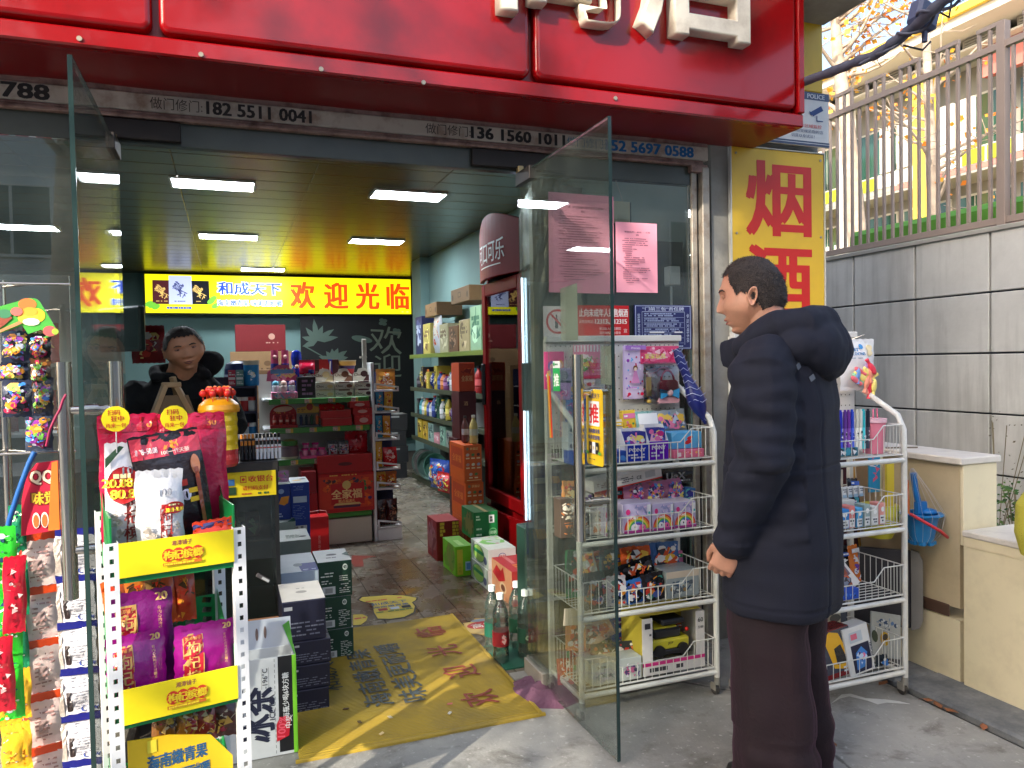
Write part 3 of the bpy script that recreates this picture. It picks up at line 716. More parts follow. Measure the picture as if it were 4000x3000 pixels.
# ---- vertical yellow sign and police notice on the pier
ys_=thing('vertical_sign','tall yellow vertical sign with red tobacco and liquor characters on the pier','shop sign',(2.262,3.035,.75))
b_=M();b_.box(0,0,0,.553,.02,1.612,bev=.004);b_.build('panel',YELP,ys_)
b_=M();b_.frame((0,-.0005,0),(1,0,0),(0,0,1));b_.lay=1
for k,ch in enumerate('烟酒茶糖'):
 b_.t2(ch,.277,1.375-.405*k,.352,(212,34,22),.028,w=.372,res=4)
b_.build('lettering',PAINT,ys_)
b_=M();b_.box(-.006,-.003,-.004,-.001,.02,1.616);b_.box(.554,-.003,-.004,.559,.02,1.616);b_.box(-.006,-.003,1.613,.559,.02,1.618);b_.build('edge_trim',WHITEM,ys_)
b_=M()
for z in(1.58,1.2,.8):
 for x in(.025,.53):b_.cyl((x,0,z),(x,-.004,z),.006,n=8)
b_.build('screws',mat('zinc screw'),ys_)
pn=thing('police_notice','white camera surveillance notice headed POLICE half hidden behind the red fascia','notice',(2.40,2.998,2.385))
b_=M((226,228,226));b_.box(0,0,0,.415,.012,.262,bev=.002);b_.frame((0,-.0004,0),(1,0,0),(0,0,1))
b_.r2(0,.225,.415,.262,(84,98,128));b_.t2('POLICE',.335,.243,.022,(230,232,236),.02,w=.105)
b_.r2(0,.0,.415,.022,(70,84,112));b_.r2(0,.011,.415,.014,(220,220,220))
b_.p2([(.30,.165),(.365,.20),(.378,.178),(.315,.145)],(40,70,130));b_.r2(.335,.125,.340,.15,(40,70,130));b_.r2(.335,.122,.375,.127,(40,70,130));b_.p2([(.29,.168),(.302,.165),(.312,.15),(.298,.15)],(40,70,130))
b_.t2('本区域监控',.30,.096,.017,(214,90,80),.02,w=.13);b_.t2('请自觉规范您的言',.28,.070,.016,(90,100,130),.02,w=.19);b_.t2('切莫以身试法！',.25,.045,.016,(90,100,130),.02,w=.14)
b_.build('print',CARD,pn)
b_=M();b_.sphere((0,0,0),.05,14,8,(210,214,216));b_.cyl((0,0,0),(-.06,.12,.02),.02,n=10,c=(200,200,200));o_=b_.build('dome_camera',PLAST,None,(2.44,2.9,2.76));tag(o_,'pale dome camera tucked behind the right end of the red fascia','camera')
# ---- stall cupboards
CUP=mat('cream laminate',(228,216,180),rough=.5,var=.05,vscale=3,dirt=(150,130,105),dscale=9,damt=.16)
CUPT=mat('cream laminate painted in shade',(196,180,146),rough=.55,var=.12,vscale=3,dirt=(140,120,98),dscale=8,damt=.2)  # cream darkened for the shaded side of the tall cupboard, with grime over it
MARB=mat('whitish marble board',(218,212,200),rough=.35,var=.12,vscale=6,dirt=(150,145,138),dscale=8,damt=.4)
cb=thing('tall_cupboard','tall cream cupboard with a pale stone top standing by the grey wall','cupboard',(2.74,2.22,0.024))
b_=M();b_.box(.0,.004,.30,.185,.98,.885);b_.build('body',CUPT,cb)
b_=M();b_.box(.0,-.012,0.56,.188,.003,.885,bev=.002);b_.build('end_panel',CUP,cb)
b_=M();b_.box(-.022,-.02,.886,.205,1.0,.914,bev=.004);b_.build('top',MARB,cb)
b_=M();b_.box(-.006,.05,.255,.0,1.0,.305,bev=.002);b_.build('skirting_strip',mat('brown strip',(84,62,50),rough=.5),cb)
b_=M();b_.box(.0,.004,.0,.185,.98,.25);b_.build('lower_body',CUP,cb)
b_=M();b_.box(-.02,.12,.545,-.001,.20,.575,bev=.004);b_.build('handle',mat('brown handle',(90,70,56),rough=.4),cb)
lc=thing('low_cupboard','low cream cupboard with a white top at the right edge of the stall','cupboard',(2.735,1.0,.024))
b_=M();b_.box(.0,0.0,0,.9,1.203,.60);b_.build('body',CUP,lc)
b_=M();b_.box(-.004,.0,.565,-.001,1.2,.60);b_.box(-.003,.0,.0,-.001,1.2,.56);b_.build('front_panel',CUP,lc)
b_=M();b_.box(-.01,-.01,.601,.92,1.204,.625,bev=.004);b_.build('top',MARB,lc)
# things on the cupboard
b_=M((240,200,205));b_.box(-.05,-.09,0,.05,.09,.002);b_.frame((0,0,.0022),(1,0,0),(0,1,0));b_.art(-.045,-.08,.045,.08,[(230,120,140),(250,240,240),(120,160,200)],20,3);o_=b_.build('leaflet',PAPER,None,(2.84,2.95,.9385),(0,0,.3));tag(o_,'pink printed leaflet lying on the back of the tall cupboard top','leaflet')
b_=M((120,108,92));b_.box(-.004,-.07,0,.004,.07,.006);o_=b_.build('wooden_stick',PLAST,None,(2.80,2.56,.9385),(0,0,1.2));tag(o_,'thin stick lying across the cupboard top','stick')
# ================================================================== the street behind the viewpoint: seen in the glass, shading the shop
ob_=thing('apartment_block','grey block across the street, mirrored in the glass, its tower added to shade the shop','building',(0,-12,0))
b_=M();b_.box(-16.4,-8,0,-10,0,23);b_.box(-9.99,-8,0,16,-.01,7);b_.build('wall',mat('grey blue render',(196,196,192),rough=.8,var=.1,vscale=.5),ob_)  # unseen tower sized to shade wall, man and racks; pale render adds fill
wn=M((206,206,200));wn.box(0,0,0,1.5,.06,1.5);wn.box(.06,.061,.06,.72,.07,1.44,(40,56,66));wn.box(.78,.061,.06,1.44,.07,1.44,(40,56,66));wme=wn.mesh('window',PAINT)
for f_ in range(8):
 for i in range(11 if f_<2 else 2):link('window',wme,ob_,(-15.6+2.7*i,.0,1.0+2.7*f_))
b_=M();b_.box(-60,-8,0,-17.9,0,9);tag(b_.build('low_block',MATS['grey blue render'],None,(0,-12,0)),'low grey block beside the apartment block across the street','building')
GLV=[(46,66,30),(60,82,36),(38,54,28),(84,92,44),(120,96,40)]
def crown(label,base,path,r0,nb,seed,nleaf,spread,ls=.13,cols=GLV):
 t=thing('street_tree',label,'tree',base);branchy(t,None,path,r0,nb,seed,cols,nleaf,ls,spread,.42)
crown('leafy street tree behind the viewpoint, left one, mirrored in the left window',(-4.6,-2.4,0),[(0,0,0),(.05,0,1.6),(0,.05,3),(.1,0,4.6),(0,0,6.4)],.16,34,21,1500,2.6)
crown('unseen leafy street tree behind the viewpoint, middle one, added for its shade',(-1.5,-2.6,0),[(0,0,0),(0,.1,2),(.1,.2,3.6),(.3,.5,5),(.3,.6,7)],.17,36,33,1300,2.5)  # unseen crown added to break up the sun on the stall
crown('nearly bare street tree farther up the road, mirrored in the glass',(-7.5,-6.5,0),[(0,0,0),(.1,0,2),(.1,.2,4),(.0,.3,6),(.1,.3,8)],.18,36,44,1500,2.6,.1,[(150,110,50),(90,80,40)])
crown('nearly bare street tree across the road on the right',(5.5,-8.5,0),[(0,0,0),(.1,0,2),(.1,.2,4),(.0,.3,6),(.1,.3,8)],.18,36,55,1500,2.6,.1,[(150,110,50),(90,80,40)])
# ================================================================== inside the shop
def crop(ox,oy,s):return lambda u,v:(ox+u*s,oy+v*s)
kA,kB,kC,kD,kE=crop(900,1350,.31646),crop(900,1800,.31646),crop(1500,1050,.27125),crop(1500,1500,.4522),crop(850,1800,.42194)
k4,k5=crop(1000,1000,.6027),crop(1000,2000,.6027)
def fy(k,Y,uL,uR,vT,vB=None):
 """front rectangle on the plane Y: x0, x1, ztop, zbottom"""
 m_=(uL+uR)/2;a=atY(Y,*k(uL,vT));b=atY(Y,*k(uR,vT));t=atY(Y,*k(m_,vT)).z
 return a.x,b.x,t,(atY(Y,*k(m_,vB)).z if vB is not None else None)
def front(m_,w,h):m_.frame((0,0,0),(1,0,0),(0,0,1));return m_
def left(m_,d,h):m_.frame((0,d,0),(0,-1,0),(0,0,1));return m_
def top(m_,h):m_.frame((0,0,h),(1,0,0),(0,1,0));return m_
def item(name,label,cat,x0,x1,Y,z0,z1,dep,c,pf=None,pl=None,pt=None,group=None,m_=None,bev=.002,topc=None):
 w_,h_=x1-x0,z1-z0;b_=M(c);b_.box(0,0,0,w_,dep,h_,bev=bev)
 if topc:top(b_,h_).r2(.001,.001,w_-.001,dep-.001,topc)
 if pf:pf(front(b_,w_,h_),w_,h_)
 if pl:pl(left(b_,dep,h_),dep,h_)
 if pt:top(b_,h_);b_.lay=2;pt(b_,w_,dep)
 o=b_.build(name,m_ or CARD,None,(x0,Y,z0));return tag(o,label,cat,group)
 # ---- back lightbox
SIGNM=mat('lit sign face',attr=True,rough=.5,emit='attr',es=.36)
x0,x1,zt_,zb_=fy(crop(0,0,1),11.5,565,1603,1081,1224)
sx0,sz0,W_,H_=x0,zb_,x1-x0,zt_-zb_
ls=thing('welcome_lightbox','long lit yellow sign with red welcome characters at the back of the shop','lightbox',(sx0,11.5,sz0))
b_=M();b_.box(-.02,.012,-.02,W_+.02,.16,H_+.015,bev=.004);b_.build('housing',mat('dark olive frame',(60,62,36),rough=.5),ls)
b_=M((248,240,18));b_.box(0,0,0,W_,.011,H_);b_.frame((0,0,0),(1,0,0),(0,0,1),.001)
px=lambda u:(u-565)/1038*W_
for k,(u,s_,c,c2_)in enumerate(((625,.2,(76,30,36),(226,190,110)),(760,.2,(20,22,30),(226,190,110)),(690,.25,(190,200,236),(40,50,110)))):
 x=px(u);h=H_*(.62 if k<2 else .74);w2=.125 if k<2 else .15
 b_.p2([(x-w2,.12),(x+w2,.12),(x+w2*.96,.12+h),(x-w2*.96,.12+h)],c);b_.t2('和成',x-.03,.12+h*.62,h*.3,c2_,.03,w=.12,rot=-.5);b_.t2('天下',x+.02,.12+h*.35,h*.22,c2_,.03,w=.1,rot=-.5);b_.scrib(x-.08,.15,x+.08,.17,1,c2_,k)
for u,v in((588,.1),(602,.08),(578,.12),(800,.16),(815,.1),(808,.2)):b_.e2(px(u),v,.055,.035,(110,190,60),12,.5)
b_.scrib(px(640),.05,px(740),.085,1,(40,70,190),3,.8,1)
b_.t2('和成天下',px(945),H_*.66,H_*.34,(210,226,250),.075,w=px(1065)-px(825));b_.t2('和成天下',px(945),H_*.66,H_*.33,(16,62,190),.03,w=px(1062)-px(828))
b_.t2('海南嫩青果 味美更耐嚼',px(945),H_*.27,H_*.17,(210,226,250),.06,w=px(1068)-px(822));b_.t2('海南嫩青果 味美更耐嚼',px(945),H_*.27,H_*.165,(16,62,190),.02,w=px(1066)-px(824))
for u,ch in((1150,'欢'),(1285,'迎'),(1415,'光'),(1545,'临')):b_.t2(ch,px(u),H_*.5,H_*.72,(222,72,14),.03,w=px(95+565)*.98,res=4)
b_.scrib(px(1560),.02,px(1595),.04,1,(90,150,160),4)
b_.build('face',SIGNM,ls)
# ---- black mural on the back wall
x0,x1,zt_,zb_=fy(crop(0,0,1),11.6,1172,1612,1228,1720)
b_=M((16,18,20));b_.box(0,0,0,x1-x0,.03,zt_-zb_)
o_=b_;b_.frame((0,0,0),(1,0,0),(0,0,1),.001);hh=zt_-zb_;wsc=(x1-x0)/440
P=lambda u,v:((u-1172)*wsc,hh-(v-1228)*hh/492)
LG=(92,112,100)
def leaf(cx_,cy_,ang,L_,wd):
 ca,sa=math.cos(ang),math.sin(ang);pts=[(0,0),(.35,.5),(.7,.35),(1,0),(.65,-.3),(.3,-.4)]
 b_.p2([(cx_+(a*L_)*ca-(q*wd)*sa,cy_+(a*L_)*sa+(q*wd)*ca)for a,q in pts],LG)
for u,v,sz in((1235,1330,.36),(1295,1405,.28)):
 for a in(-160,-195,-230,-262,-290,-325,-350):leaf(*P(u,v),R(a),sz*rnd.uniform(.6,1),.10)
b_.p2([P(1180,1350),P(1184,1346),P(1290,1410),P(1289,1413)],LG)
for u,v in((1490,1258),(1543,1297)):
 for a in range(4):cx_,cy_=P(u,v);b_.e2(cx_+.035*math.cos(a*1.57+.6),cy_+.035*math.sin(a*1.57+.6),.038,.028,LG,10)
b_.t2('欢',*P(1500,1330),.42,(118,128,112),0,w=.5,rot=-.05);b_.t2('迎',*P(1505,1430),.36,(118,128,112),0,w=.42)
b_.e2(*P(1405,1325),.16,.05,LG,14,-.2)
tag(b_.build('wall_mural',PAINT,None,(x0,11.6,zb_)),'black wall mural with grey bamboo leaves and welcome characters under the lit sign','mural')
# ---- stacked cartons at the back left
KRAFT=(150,116,78)
x0,x1,zt_,zb_=fy(crop(0,0,1),9.0,918,1114,1268,1372)
item('gift_carton','large dark red gift carton lying on cardboard boxes below the lit sign','carton',x0,x1,9.0,zb_,zt_,.4,(120,22,26),lambda m_,w_,h_:(m_.e2(w_*.72,h_*.55,.035,.035,(200,150,130)),m_.scrib(w_*.6,h_*.28,w_*.85,h_*.36,1,(200,160,140))))
z=zb_-.003;hts=(.30,.30,.28,.30)
for i,h in enumerate(hts):
 if z-h<0:h=z
 if h<.05:break
 item('cardboard_box',['plain brown cardboard box right under the dark red gift carton','brown cardboard box second in the pile under the dark red gift carton','brown cardboard box third in the pile under the dark red gift carton','lowest brown cardboard box of the pile under the dark red gift carton'][i],'box',x0-.06,x1+.06,8.98,z-h+.002,z,.45,KRAFT,lambda m_,w_,h_:(m_.e2(w_*.6,h_*.55,.04,.03,(110,80,50)),m_.scrib(w_*.35,h_*.3,w_*.85,h_*.4,1,(100,72,46)),m_.r2(0,h_*.97,w_,h_,(170,138,96))),group='brown boxes piled at the back');z-=h
x0,x1,_,_=fy(kA,8.0,60,490,90)
z=.002
for i in range(4):
 item('cardboard_box',['lowest','second lowest','third from the floor','topmost'][i]+' cardboard box in the pile behind the blue drum','box',x0,x1,8.0,z,z+.33,.4,(138,104,68),lambda m_,w_,h_:(m_.e2(w_*.55,h_*.6,.05,.04,(96,66,40)),m_.t2('小心轻放',w_*.6,h_*.3,.04,(96,66,40),.01),m_.r2(0,h_*.5,w_,h_*.53,(168,140,100))),group='brown boxes piled at the back');z+=.332
 # ---- centre shelving (gondola)
GX0,GX1,GY=.33,1.005,5.80
gd=thing('display_shelving','white metal shelving with green price rails full of sweets in the middle of the shop','shelving',(0,GY,0))
b_=M();b_.box(GX0-.12,.34,0,GX1,.36,1.30);b_.build('back_panel',mat('grey shelf steel',(176,172,162),rough=.5),gd)
GRAIL=mat('green price rail',(66,140,52),rough=.35);STK=CARD
for k,(z,u0)in enumerate(((1.10,.30),(.885,.32),(.65,.34),(.235,.60))):
 b_=M();b_.box(GX0-.1,.012,z,GX1-.01,.34,z+.018,bev=.002);b_.build('shelf_board',WHITEP,gd)
 b_=M();b_.box(GX0-.06 if k<3 else .60,-.006,z-.022,GX1-.01,.011,z+.018,bev=.003);b_.build('price_rail',GRAIL,gd)
 for j in range(4):
  x=GX0+.02+.17*j+(.03*k)
  if k==3 or x>GX1-.08:break
  b_=M();b_.frame((x,-.0065,z-.018),(1,0,0),(0,0,1));b_.r2(0,0,.052,.032,(206,190,176));b_.r2(.034,0,.052,.032,(222,184,70));b_.scrib(.004,.016,.03,.028,2,(190,70,60),j);b_.scrib(.004,.004,.03,.012,1,(60,50,50),j);b_.build('price_tag',CARD,gd)
b_=M();b_.box(GX0-.1,.0,0.01,GX1-.01,.34,.2,bev=.004);b_.build('plinth',mat('cream shelf steel',(196,188,170),rough=.5),gd)
b_=M((44,30,30));b_.box(GX1-.012,.30,.1,GX1+.006,.33,1.3)
for i in range(46):b_.box(GX1-.008,.299,.14+i*.025,GX1-.002,.2995,.152+i*.025,(8,8,8))
b_.build('slotted_upright',PLAST,gd)
b_=M();b_.box(GX1+.008,-.01,0,GX1+.03,.36,1.375,bev=.003);b_.build('end_panel',WHITEP,gd)
b_=M();b_.box(GX1-.028,.14,1.30,GX1+.004,.17,1.56,bev=.003);b_.box(GX1-.045,.13,1.41,GX1+.004,.18,1.425);b_.build('sign_holder',mat('grey shelf steel'),gd)
# end display with slanted bracket shelves
ed=thing('end_display','white end display with slanted bracket shelves of hanging snacks beside the aisle','display stand',(1.04,5.795,0))
for k,z in enumerate((1.15,.985,.775,.548,.395,.10)):
 w_=.185;b_=M()
 b_.prism([(0,z),(w_,z),(w_,z+.012),(0,z+.012)],0,.006);b_.prism([(0,z+.055),(w_,z+.026),(w_,z+.038),(0,z+.068)],0,.006)
 b_.box(0,0,z+.0125,.014,.0058,z+.0545);b_.box(w_-.014,0,z+.0125,w_,.0058,z+.025)
 b_.box(0,.012,z,w_,.28,z+.006);b_.build('bracket_shelf',WHITEP,ed)
b_=M();b_.box(0,0,0.0,.188,.3,.095,bev=.003);b_.build('base',WHITEP,ed)
b_=M();b_.box(.0,.29,.095,.18,.3,1.3);b_.build('back_panel',mat('navy sheet',(26,40,78),rough=.6),ed)
# ================================================================== goods inside the shop
def pouch(w,h,t,c,prints=None,back=None,seed=0,nx=12,nz=14,crimp=.02,m_=None,crinkle=.004):
 """soft flat bag standing in the x-z plane, front towards -y, origin at the bottom centre"""
 b_=M(c);rs=random.Random(seed);ph=rs.uniform(0,9)
 def off(x,z):
  a=max(0,1-(2*x/w)**2)**.5;q=min(1,max(0,(z-crimp)/(h*.25)))*min(1,max(0,(h-crimp-z)/(h*.25)))
  return t/2*a*q**.6+crinkle*noise.noise(Vector((x*14/w+ph,z*10/h,1)))*min(1,a*2)
 for s_ in(1,-1):
  vs=[];
  for j in range(nz+1):
   for i in range(nx+1):
    x=-w/2+w*i/nx;z=h*j/nz;edge=(j in(0,nz))
    vs.append((x+(0.002*math.sin(z*300+ph)if i in(0,nx)else 0),-s_*off(x,z),z+(.003*(i%2)if edge else 0)))
  fs=[(j*(nx+1)+i,j*(nx+1)+i+1,(j+1)*(nx+1)+i+1,(j+1)*(nx+1)+i)for j in range(nz)for i in range(nx)]
  b_.add(vs,fs if s_>0 else[f[::-1]for f in fs],back if(back and s_<0)else None,True)
 if prints:
  b_.frame((0,0,0),(1,0,0),(0,0,1),.0006);b_.warp=lambda x,z:off(x,z)+.0004;prints(b_,w,h);b_.warp=None
 return b_
def put(b_,name,label,cat,loc,rot=(0,0,0),mt=None,group=None,parent=None):
 o=b_.build(name,mt or FILM,parent,loc,rot);return tag(o,label,cat,group)if not parent else o
def bottle(h,r,liquid,cap,lab=None,n=16,glassy=False):
 b_=M(liquid);pr=[(r*.7,0),(r,.01),(r,h*.2),(r*.93,h*.23),(r,h*.27),(r,h*.6),(r*.8,h*.72),(r*.38,h*.86),(r*.36,h*.92)]
 b_.lathe(pr,n=n)
 if lab:
  b_.lathe([(r*1.015,h*.3),(r*1.015,h*.52)],n=n,c=lab)
 b_.lathe([(r*.44,h*.92),(r*.44,h)],n=n,c=cap);return b_
 # ---- sweets on the centre shelving
kx=lambda u,v,Y:atY(Y,*kA(u,v))
def shelfbox(name,label,cat,uL,uR,vT,z0,Y,dep,c,pf=None,group=None,pt=None):
 a,b,t,_=fy(kA,Y,uL,uR,vT);return item(name,label,cat,a,b,Y,z0,max(t,z0+.02),dep,c,pf,None,pt,group)
Z1,Z2,Z3=1.119,.904,.669
WR=(226,220,206);
def choco(lbl,uL,uR,cup,dark):
 a,b,t,_=fy(kA,5.82,uL,uR,470);hgt=.058
 t_=thing('pie_box',lbl,'box',(a,5.82,Z1),0,'white chocolate pie boxes piled in pairs on the top shelf')
 w_=b-a-.004
 for q in(0,1):
  m_=M(WR);m_.box(0,0,q*(hgt+.001),w_,.12,q*(hgt+.001)+hgt-.002,bev=.002);m_.frame((0,0,q*(hgt+.001)),(1,0,0),(0,0,1))
  m_.t2('Choc',w_*.25,hgt*.42,hgt*.3,(90,60,40),.02);m_.e2(w_*.78,hgt*.4,w_*.16,hgt*.24,cup);m_.scrib(w_*.45,hgt*.15,w_*.62,hgt*.3,1,(120,90,70),q)
  m_.r2(w_*.2,hgt*.8,w_*.8,hgt*.98,dark)
  m_.build('tray',CARD,t_)
 m_=M(WR);z=2*hgt;pts=[(0,z),(w_,z),(w_,z+.05)]+[(w_*.9,z+.06),(w_*.75,z+.095),(w_*.5,z+.10),(w_*.3,z+.095),(w_*.22,z+.07),(0,z+.055)]
 m_.prism(pts,.06,.063);m_.frame((0,.0595,z),(1,0,0),(0,0,1));m_.t2('Choc',w_*.3,.05,.022,(120,80,50),.02);m_.e2(w_*.62,.055,w_*.2,.024,cup);m_.p2([(w_*.55,.0),(w_,.0),(w_,.04),(w_*.8,.05)],dark if dark[0]<150 else(214,196,150))
 m_.build('header_card',CARD,t_)
choco('pale cream pie box pair under a scalloped card, leftmost of three beside the shelf end',1050,1286,(226,204,150),(222,206,168))
choco('white pie box pair with a brown swirl on its card, middle one of three',1290,1524,(120,70,44),(120,78,56))
choco('white pie box pair with a dark maroon swirl, nearest the white end panel',1530,1760,(70,24,26),(84,30,34))
shelfbox('gum_carton','black carton with purple print under the red package on the top sweet shelf','carton',822,1050,385,Z1,5.83,.14,(34,24,32),lambda m_,w_,h_:(m_.scrib(w_*.25,h_*.1,w_*.85,h_*.9,4,(150,110,150),2)))
a,b,t,z_=fy(kA,5.85,850,1045,170,370)
m_=pouch(b-a,t-z_,.07,(196,22,60),lambda m_,w_,h_:(m_.r2(-w_*.5,0,w_*.45,h_*.12,(230,226,226)),m_.p2([(-w_*.2,h_*.15),(w_*.1,h_*.5),(w_*.2,h_*.1)],(240,235,235)),m_.r2(w_*.05,h_*.15,w_*.45,h_*.4,(36,40,130))),seed=4)
put(m_,'sweet_bag','shiny pink-red sweet bag standing on the black carton of the top shelf','bag',((a+b)/2,5.88,z_-.005))
shelfbox('biscuit_carton','dark brown carton with a big white zigzag behind the white pie boxes','carton',1010,1335,170,Z1,5.96,.1,(74,26,24),lambda m_,w_,h_:(m_.r2(w_*.25,h_*.35,w_*.75,h_,(190,40,34)),m_.p2([(w_*.58,h_),(w_*.75,h_),(w_*.75,h_*.6)],(40,40,150)),m_.p2([(w_*.3,h_*.4),(w_*.37,h_*.78),(w_*.62,h_*.62),(w_*.66,h_*.95),(w_*.71,h_*.95),(w_*.67,h_*.5),(w_*.42,h_*.68),(w_*.37,h_*.4)],(235,230,228)),m_.scrib(w_*.1,h_*.4,w_*.2,h_*.9,3,(150,110,90),1)))
a,b,t,z_=fy(kA,5.98,1340,1560,180,375)
m_=M();r=(b-a)/2;h=t-z_;cols=[(150,26,30),(190,40,40),(70,50,110),(200,150,70),(206,160,80),(206,190,160)]
m_.lathe([(r*.72,0),(r*.76,h*.2),(r*.82,h*.45),(r*.9,h*.65),(r,h*.68),(r,h*.93),(r*1.06,h)],n=20,cols=cols)
put(m_,'noodle_tub','big round noodle tub with an orange band and rim on top of the shelving','tub',((a+b)/2,6.03,z_),mt=PLAST)
item('carton_riser','dark carton carrying the noodle tub and hidden behind the pie boxes','carton',a-.02,b+.03,5.96,Z1,z_-.002,.14,(50,30,28))
a,b,t,z_=fy(kA,5.80,500,820,230,625);w_=b-a
t_=thing('toy_candy_display','pink and pale blue counter tray of candy jars on the left of the top shelf','display tray',(a,5.80,Z1))
m_=M((206,120,150));m_.box(0,0,0,w_,.13,.05,bev=.003);m_.frame((0,0,0),(1,0,0),(0,0,1));m_.art(0,0,w_,.05,[(120,180,210),(236,150,180),(240,220,230)],26,3,.9);m_.build('tray',CARD,t_)
m_=M((216,90,130));m_.prism([(-.03,.13),(w_+.01,.13),(w_+.01,.17),(w_*.8,.2),(w_*.7,.25),(w_*.3,.25),(-.02,.2)],.1,.103);m_.frame((0,.0995,.13),(1,0,0),(0,0,1));m_.art(0,0,w_,.1,[(120,180,220),(236,150,180),(250,220,140),(220,60,110)],40,5,.5);m_.r2(w_*.0,.055,w_*.9,.085,(110,160,206));m_.build('header_card',CARD,t_)
for i in range(3):
 m_=M(((206,214,220),(214,200,190),(190,210,214))[i]);m_.lathe([(.024,0),(.026,.04),(.02,.05)],n=14);m_.sphere((0,0,.06),.024,12,8,((90,170,190),(230,190,170),(196,150,170))[i]);m_.build('candy_jar',PLAST,t_,(w_*(.17+.32*i),.045,.051))
a,b,t,z_=fy(kA,5.9,745,890,55,330)
m_=M((18,40,150));h=t-Z1;m_.lathe([(.03,0),(.036,h*.5),(.034,h*.62),(.02,h*.66),(.036,h*.7),(.04,h*.85),(.034,h*.97),(.01,h)],n=16)
m_.sphere((0,-.03,h*.66),.016,8,6,(220,190,170));put(m_,'candy_bottle','glossy blue figure shaped candy bottle standing tall on the top shelf','bottle',((a+b)/2,5.95,Z1),mt=FILM)
for k,(u,lb)in enumerate(((545,'blue and pink snack pot behind the candy jars, left of the two'),(675,'blue and pink snack pot next to the glossy blue candy bottle'))):
 a,b,t,z_=fy(kA,6.0,u-50,u+50,55);h=t-Z1;m_=M((36,40,120));m_.lathe([(.028,0),(.03,h*.7),(.028,h*.72),(.026,h)],n=14,cols=[(36,44,110),(40,44,120),(170,60,90)]);m_.sphere((0,-.02,h*.86),.016,8,6,(224,170,160));put(m_,'snack_pot',lb,'pot',((a+b)/2,6.03,Z1),mt=PLAST)
 # second shelf
a,b,t,z_=fy(kA,5.8,490,825,730,1000);w_=b-a;t_=thing('lotion_display','red counter tray of slim bottles under a rounded red card on the second shelf','display tray',(a,5.80,Z2))
m_=M((150,18,22));m_.box(0,0,0,w_,.1,.02);m_.box(0,.095,.02,w_,.1,.11);m_.build('tray',CARD,t_)
m_=M((170,24,26));m_.prism([(0,.09)]+[(w_/2-w_/2*math.cos(R(q*18)),.10+.07*math.sin(R(q*18)))for q in range(11)]+[(w_,.09)],.09,.093);m_.frame((0,.0895,.09),(1,0,0),(0,0,1));m_.e2(w_*.5,.045,w_*.36,.02,(226,190,160),18,.08);m_.art(w_*.1,.01,w_*.9,.03,[(220,150,60),(200,40,40)],12,3,.8);m_.build('header_card',CARD,t_)
m2=bottle(.075,.012,(196,60,50),(220,90,80),(230,180,160),10).mesh('bottle',PLAST)
for i in range(4):link('bottle',m2,t_,(w_*(.15+.235*i),.03,.021))
a,b,t,z_=fy(kA,5.8,830,1105,710,980);w_=b-a;t_=thing('glue_display','tray of dark tubes under a yellow card with a round red picture','display tray',(a,5.80,Z2))
m_=M((64,70,80));m_.box(0,0,0,w_,.09,.015);m_.build('tray',CARD,t_)
m_=M((206,160,60));m_.prism([(0,.10),(w_,.10),(w_,.145),(w_*.8,.15),(w_*.7,.175),(w_*.5,.18),(w_*.4,.15),(0,.14)],.08,.083);m_.frame((0,.0795,.1),(1,0,0),(0,0,1));m_.e2(w_*.58,.045,.024,.026,(160,40,24));m_.scrib(.005,.01,w_*.38,.035,2,(120,60,30),2);m_.build('header_card',CARD,t_)
for i,c in enumerate([(24,40,80),(30,50,60),(40,80,50),(206,96,40)]):
 m_=M(c);m_.cyl((0,0,0),(0,0,.062),.010,.012,10);m_.cyl((0,0,.062),(0,0,.075),.006,n=8);m_.build('tube',PLAST,t_,(w_*(.15+.24*i),.03,.016))
for lb,uL,uR,vT,z0 in(('flat red box, lower one of the two in the middle of the second shelf',1135,1500,895,Z2),('flat red box with an open top resting on the other flat red box',1110,1490,800,None)):
 a,b,t,_=fy(kA,5.8,uL,uR,vT);z0=z0 if z0 else zprev;item('red_box',lb,'box',a,b,5.8,z0,t,.13,(186,24,26),lambda m_,w_,h_:m_.r2(0,h_*.94,w_,h_,(214,110,100)),group='flat red boxes');zprev=t+.001
for i in range(3):
 m_=pouch(.07,.05,.02,(206,30,30),lambda m_,w_,h_:m_.art(-w_*.3,h_*.2,w_*.3,h_*.8,[(230,160,60),(160,10,20)],8,2),seed=i+40,nx=6,nz=6);put(m_,'red_sachet',['left','middle','right'][i]+' red sachet lying in the open red box of the second shelf','sachet',(a+.035+.055*i,5.85,zprev),(-.5,.2*i,.1),group='red sachets')
for lb,uL,uR,vT,vB in(('small red tray with white lettering, bottom one by the slotted upright',1535,1755,850,960),('small red tray stacked second from the bottom by the slotted upright',1510,1750,765,850),('small red tray on top of the pile by the slotted upright',1470,1720,685,765)):
 a,b,t,z_=fy(kA,5.79,uL,uR,vT,vB);z_=Z2 if vB==960 else zp2;item('red_tray',lb,'tray',a,b,5.79,z_,t,.12,(186,24,26),lambda m_,w_,h_:(m_.e2(w_*.5,h_*.45,w_*.25,h_*.25,(214,170,160)),m_.art(w_*.1,h_*.7,w_*.9,h_*.98,[(120,14,18),(214,60,50)],10,2,.9)),group='small red trays');zp2=t+.001
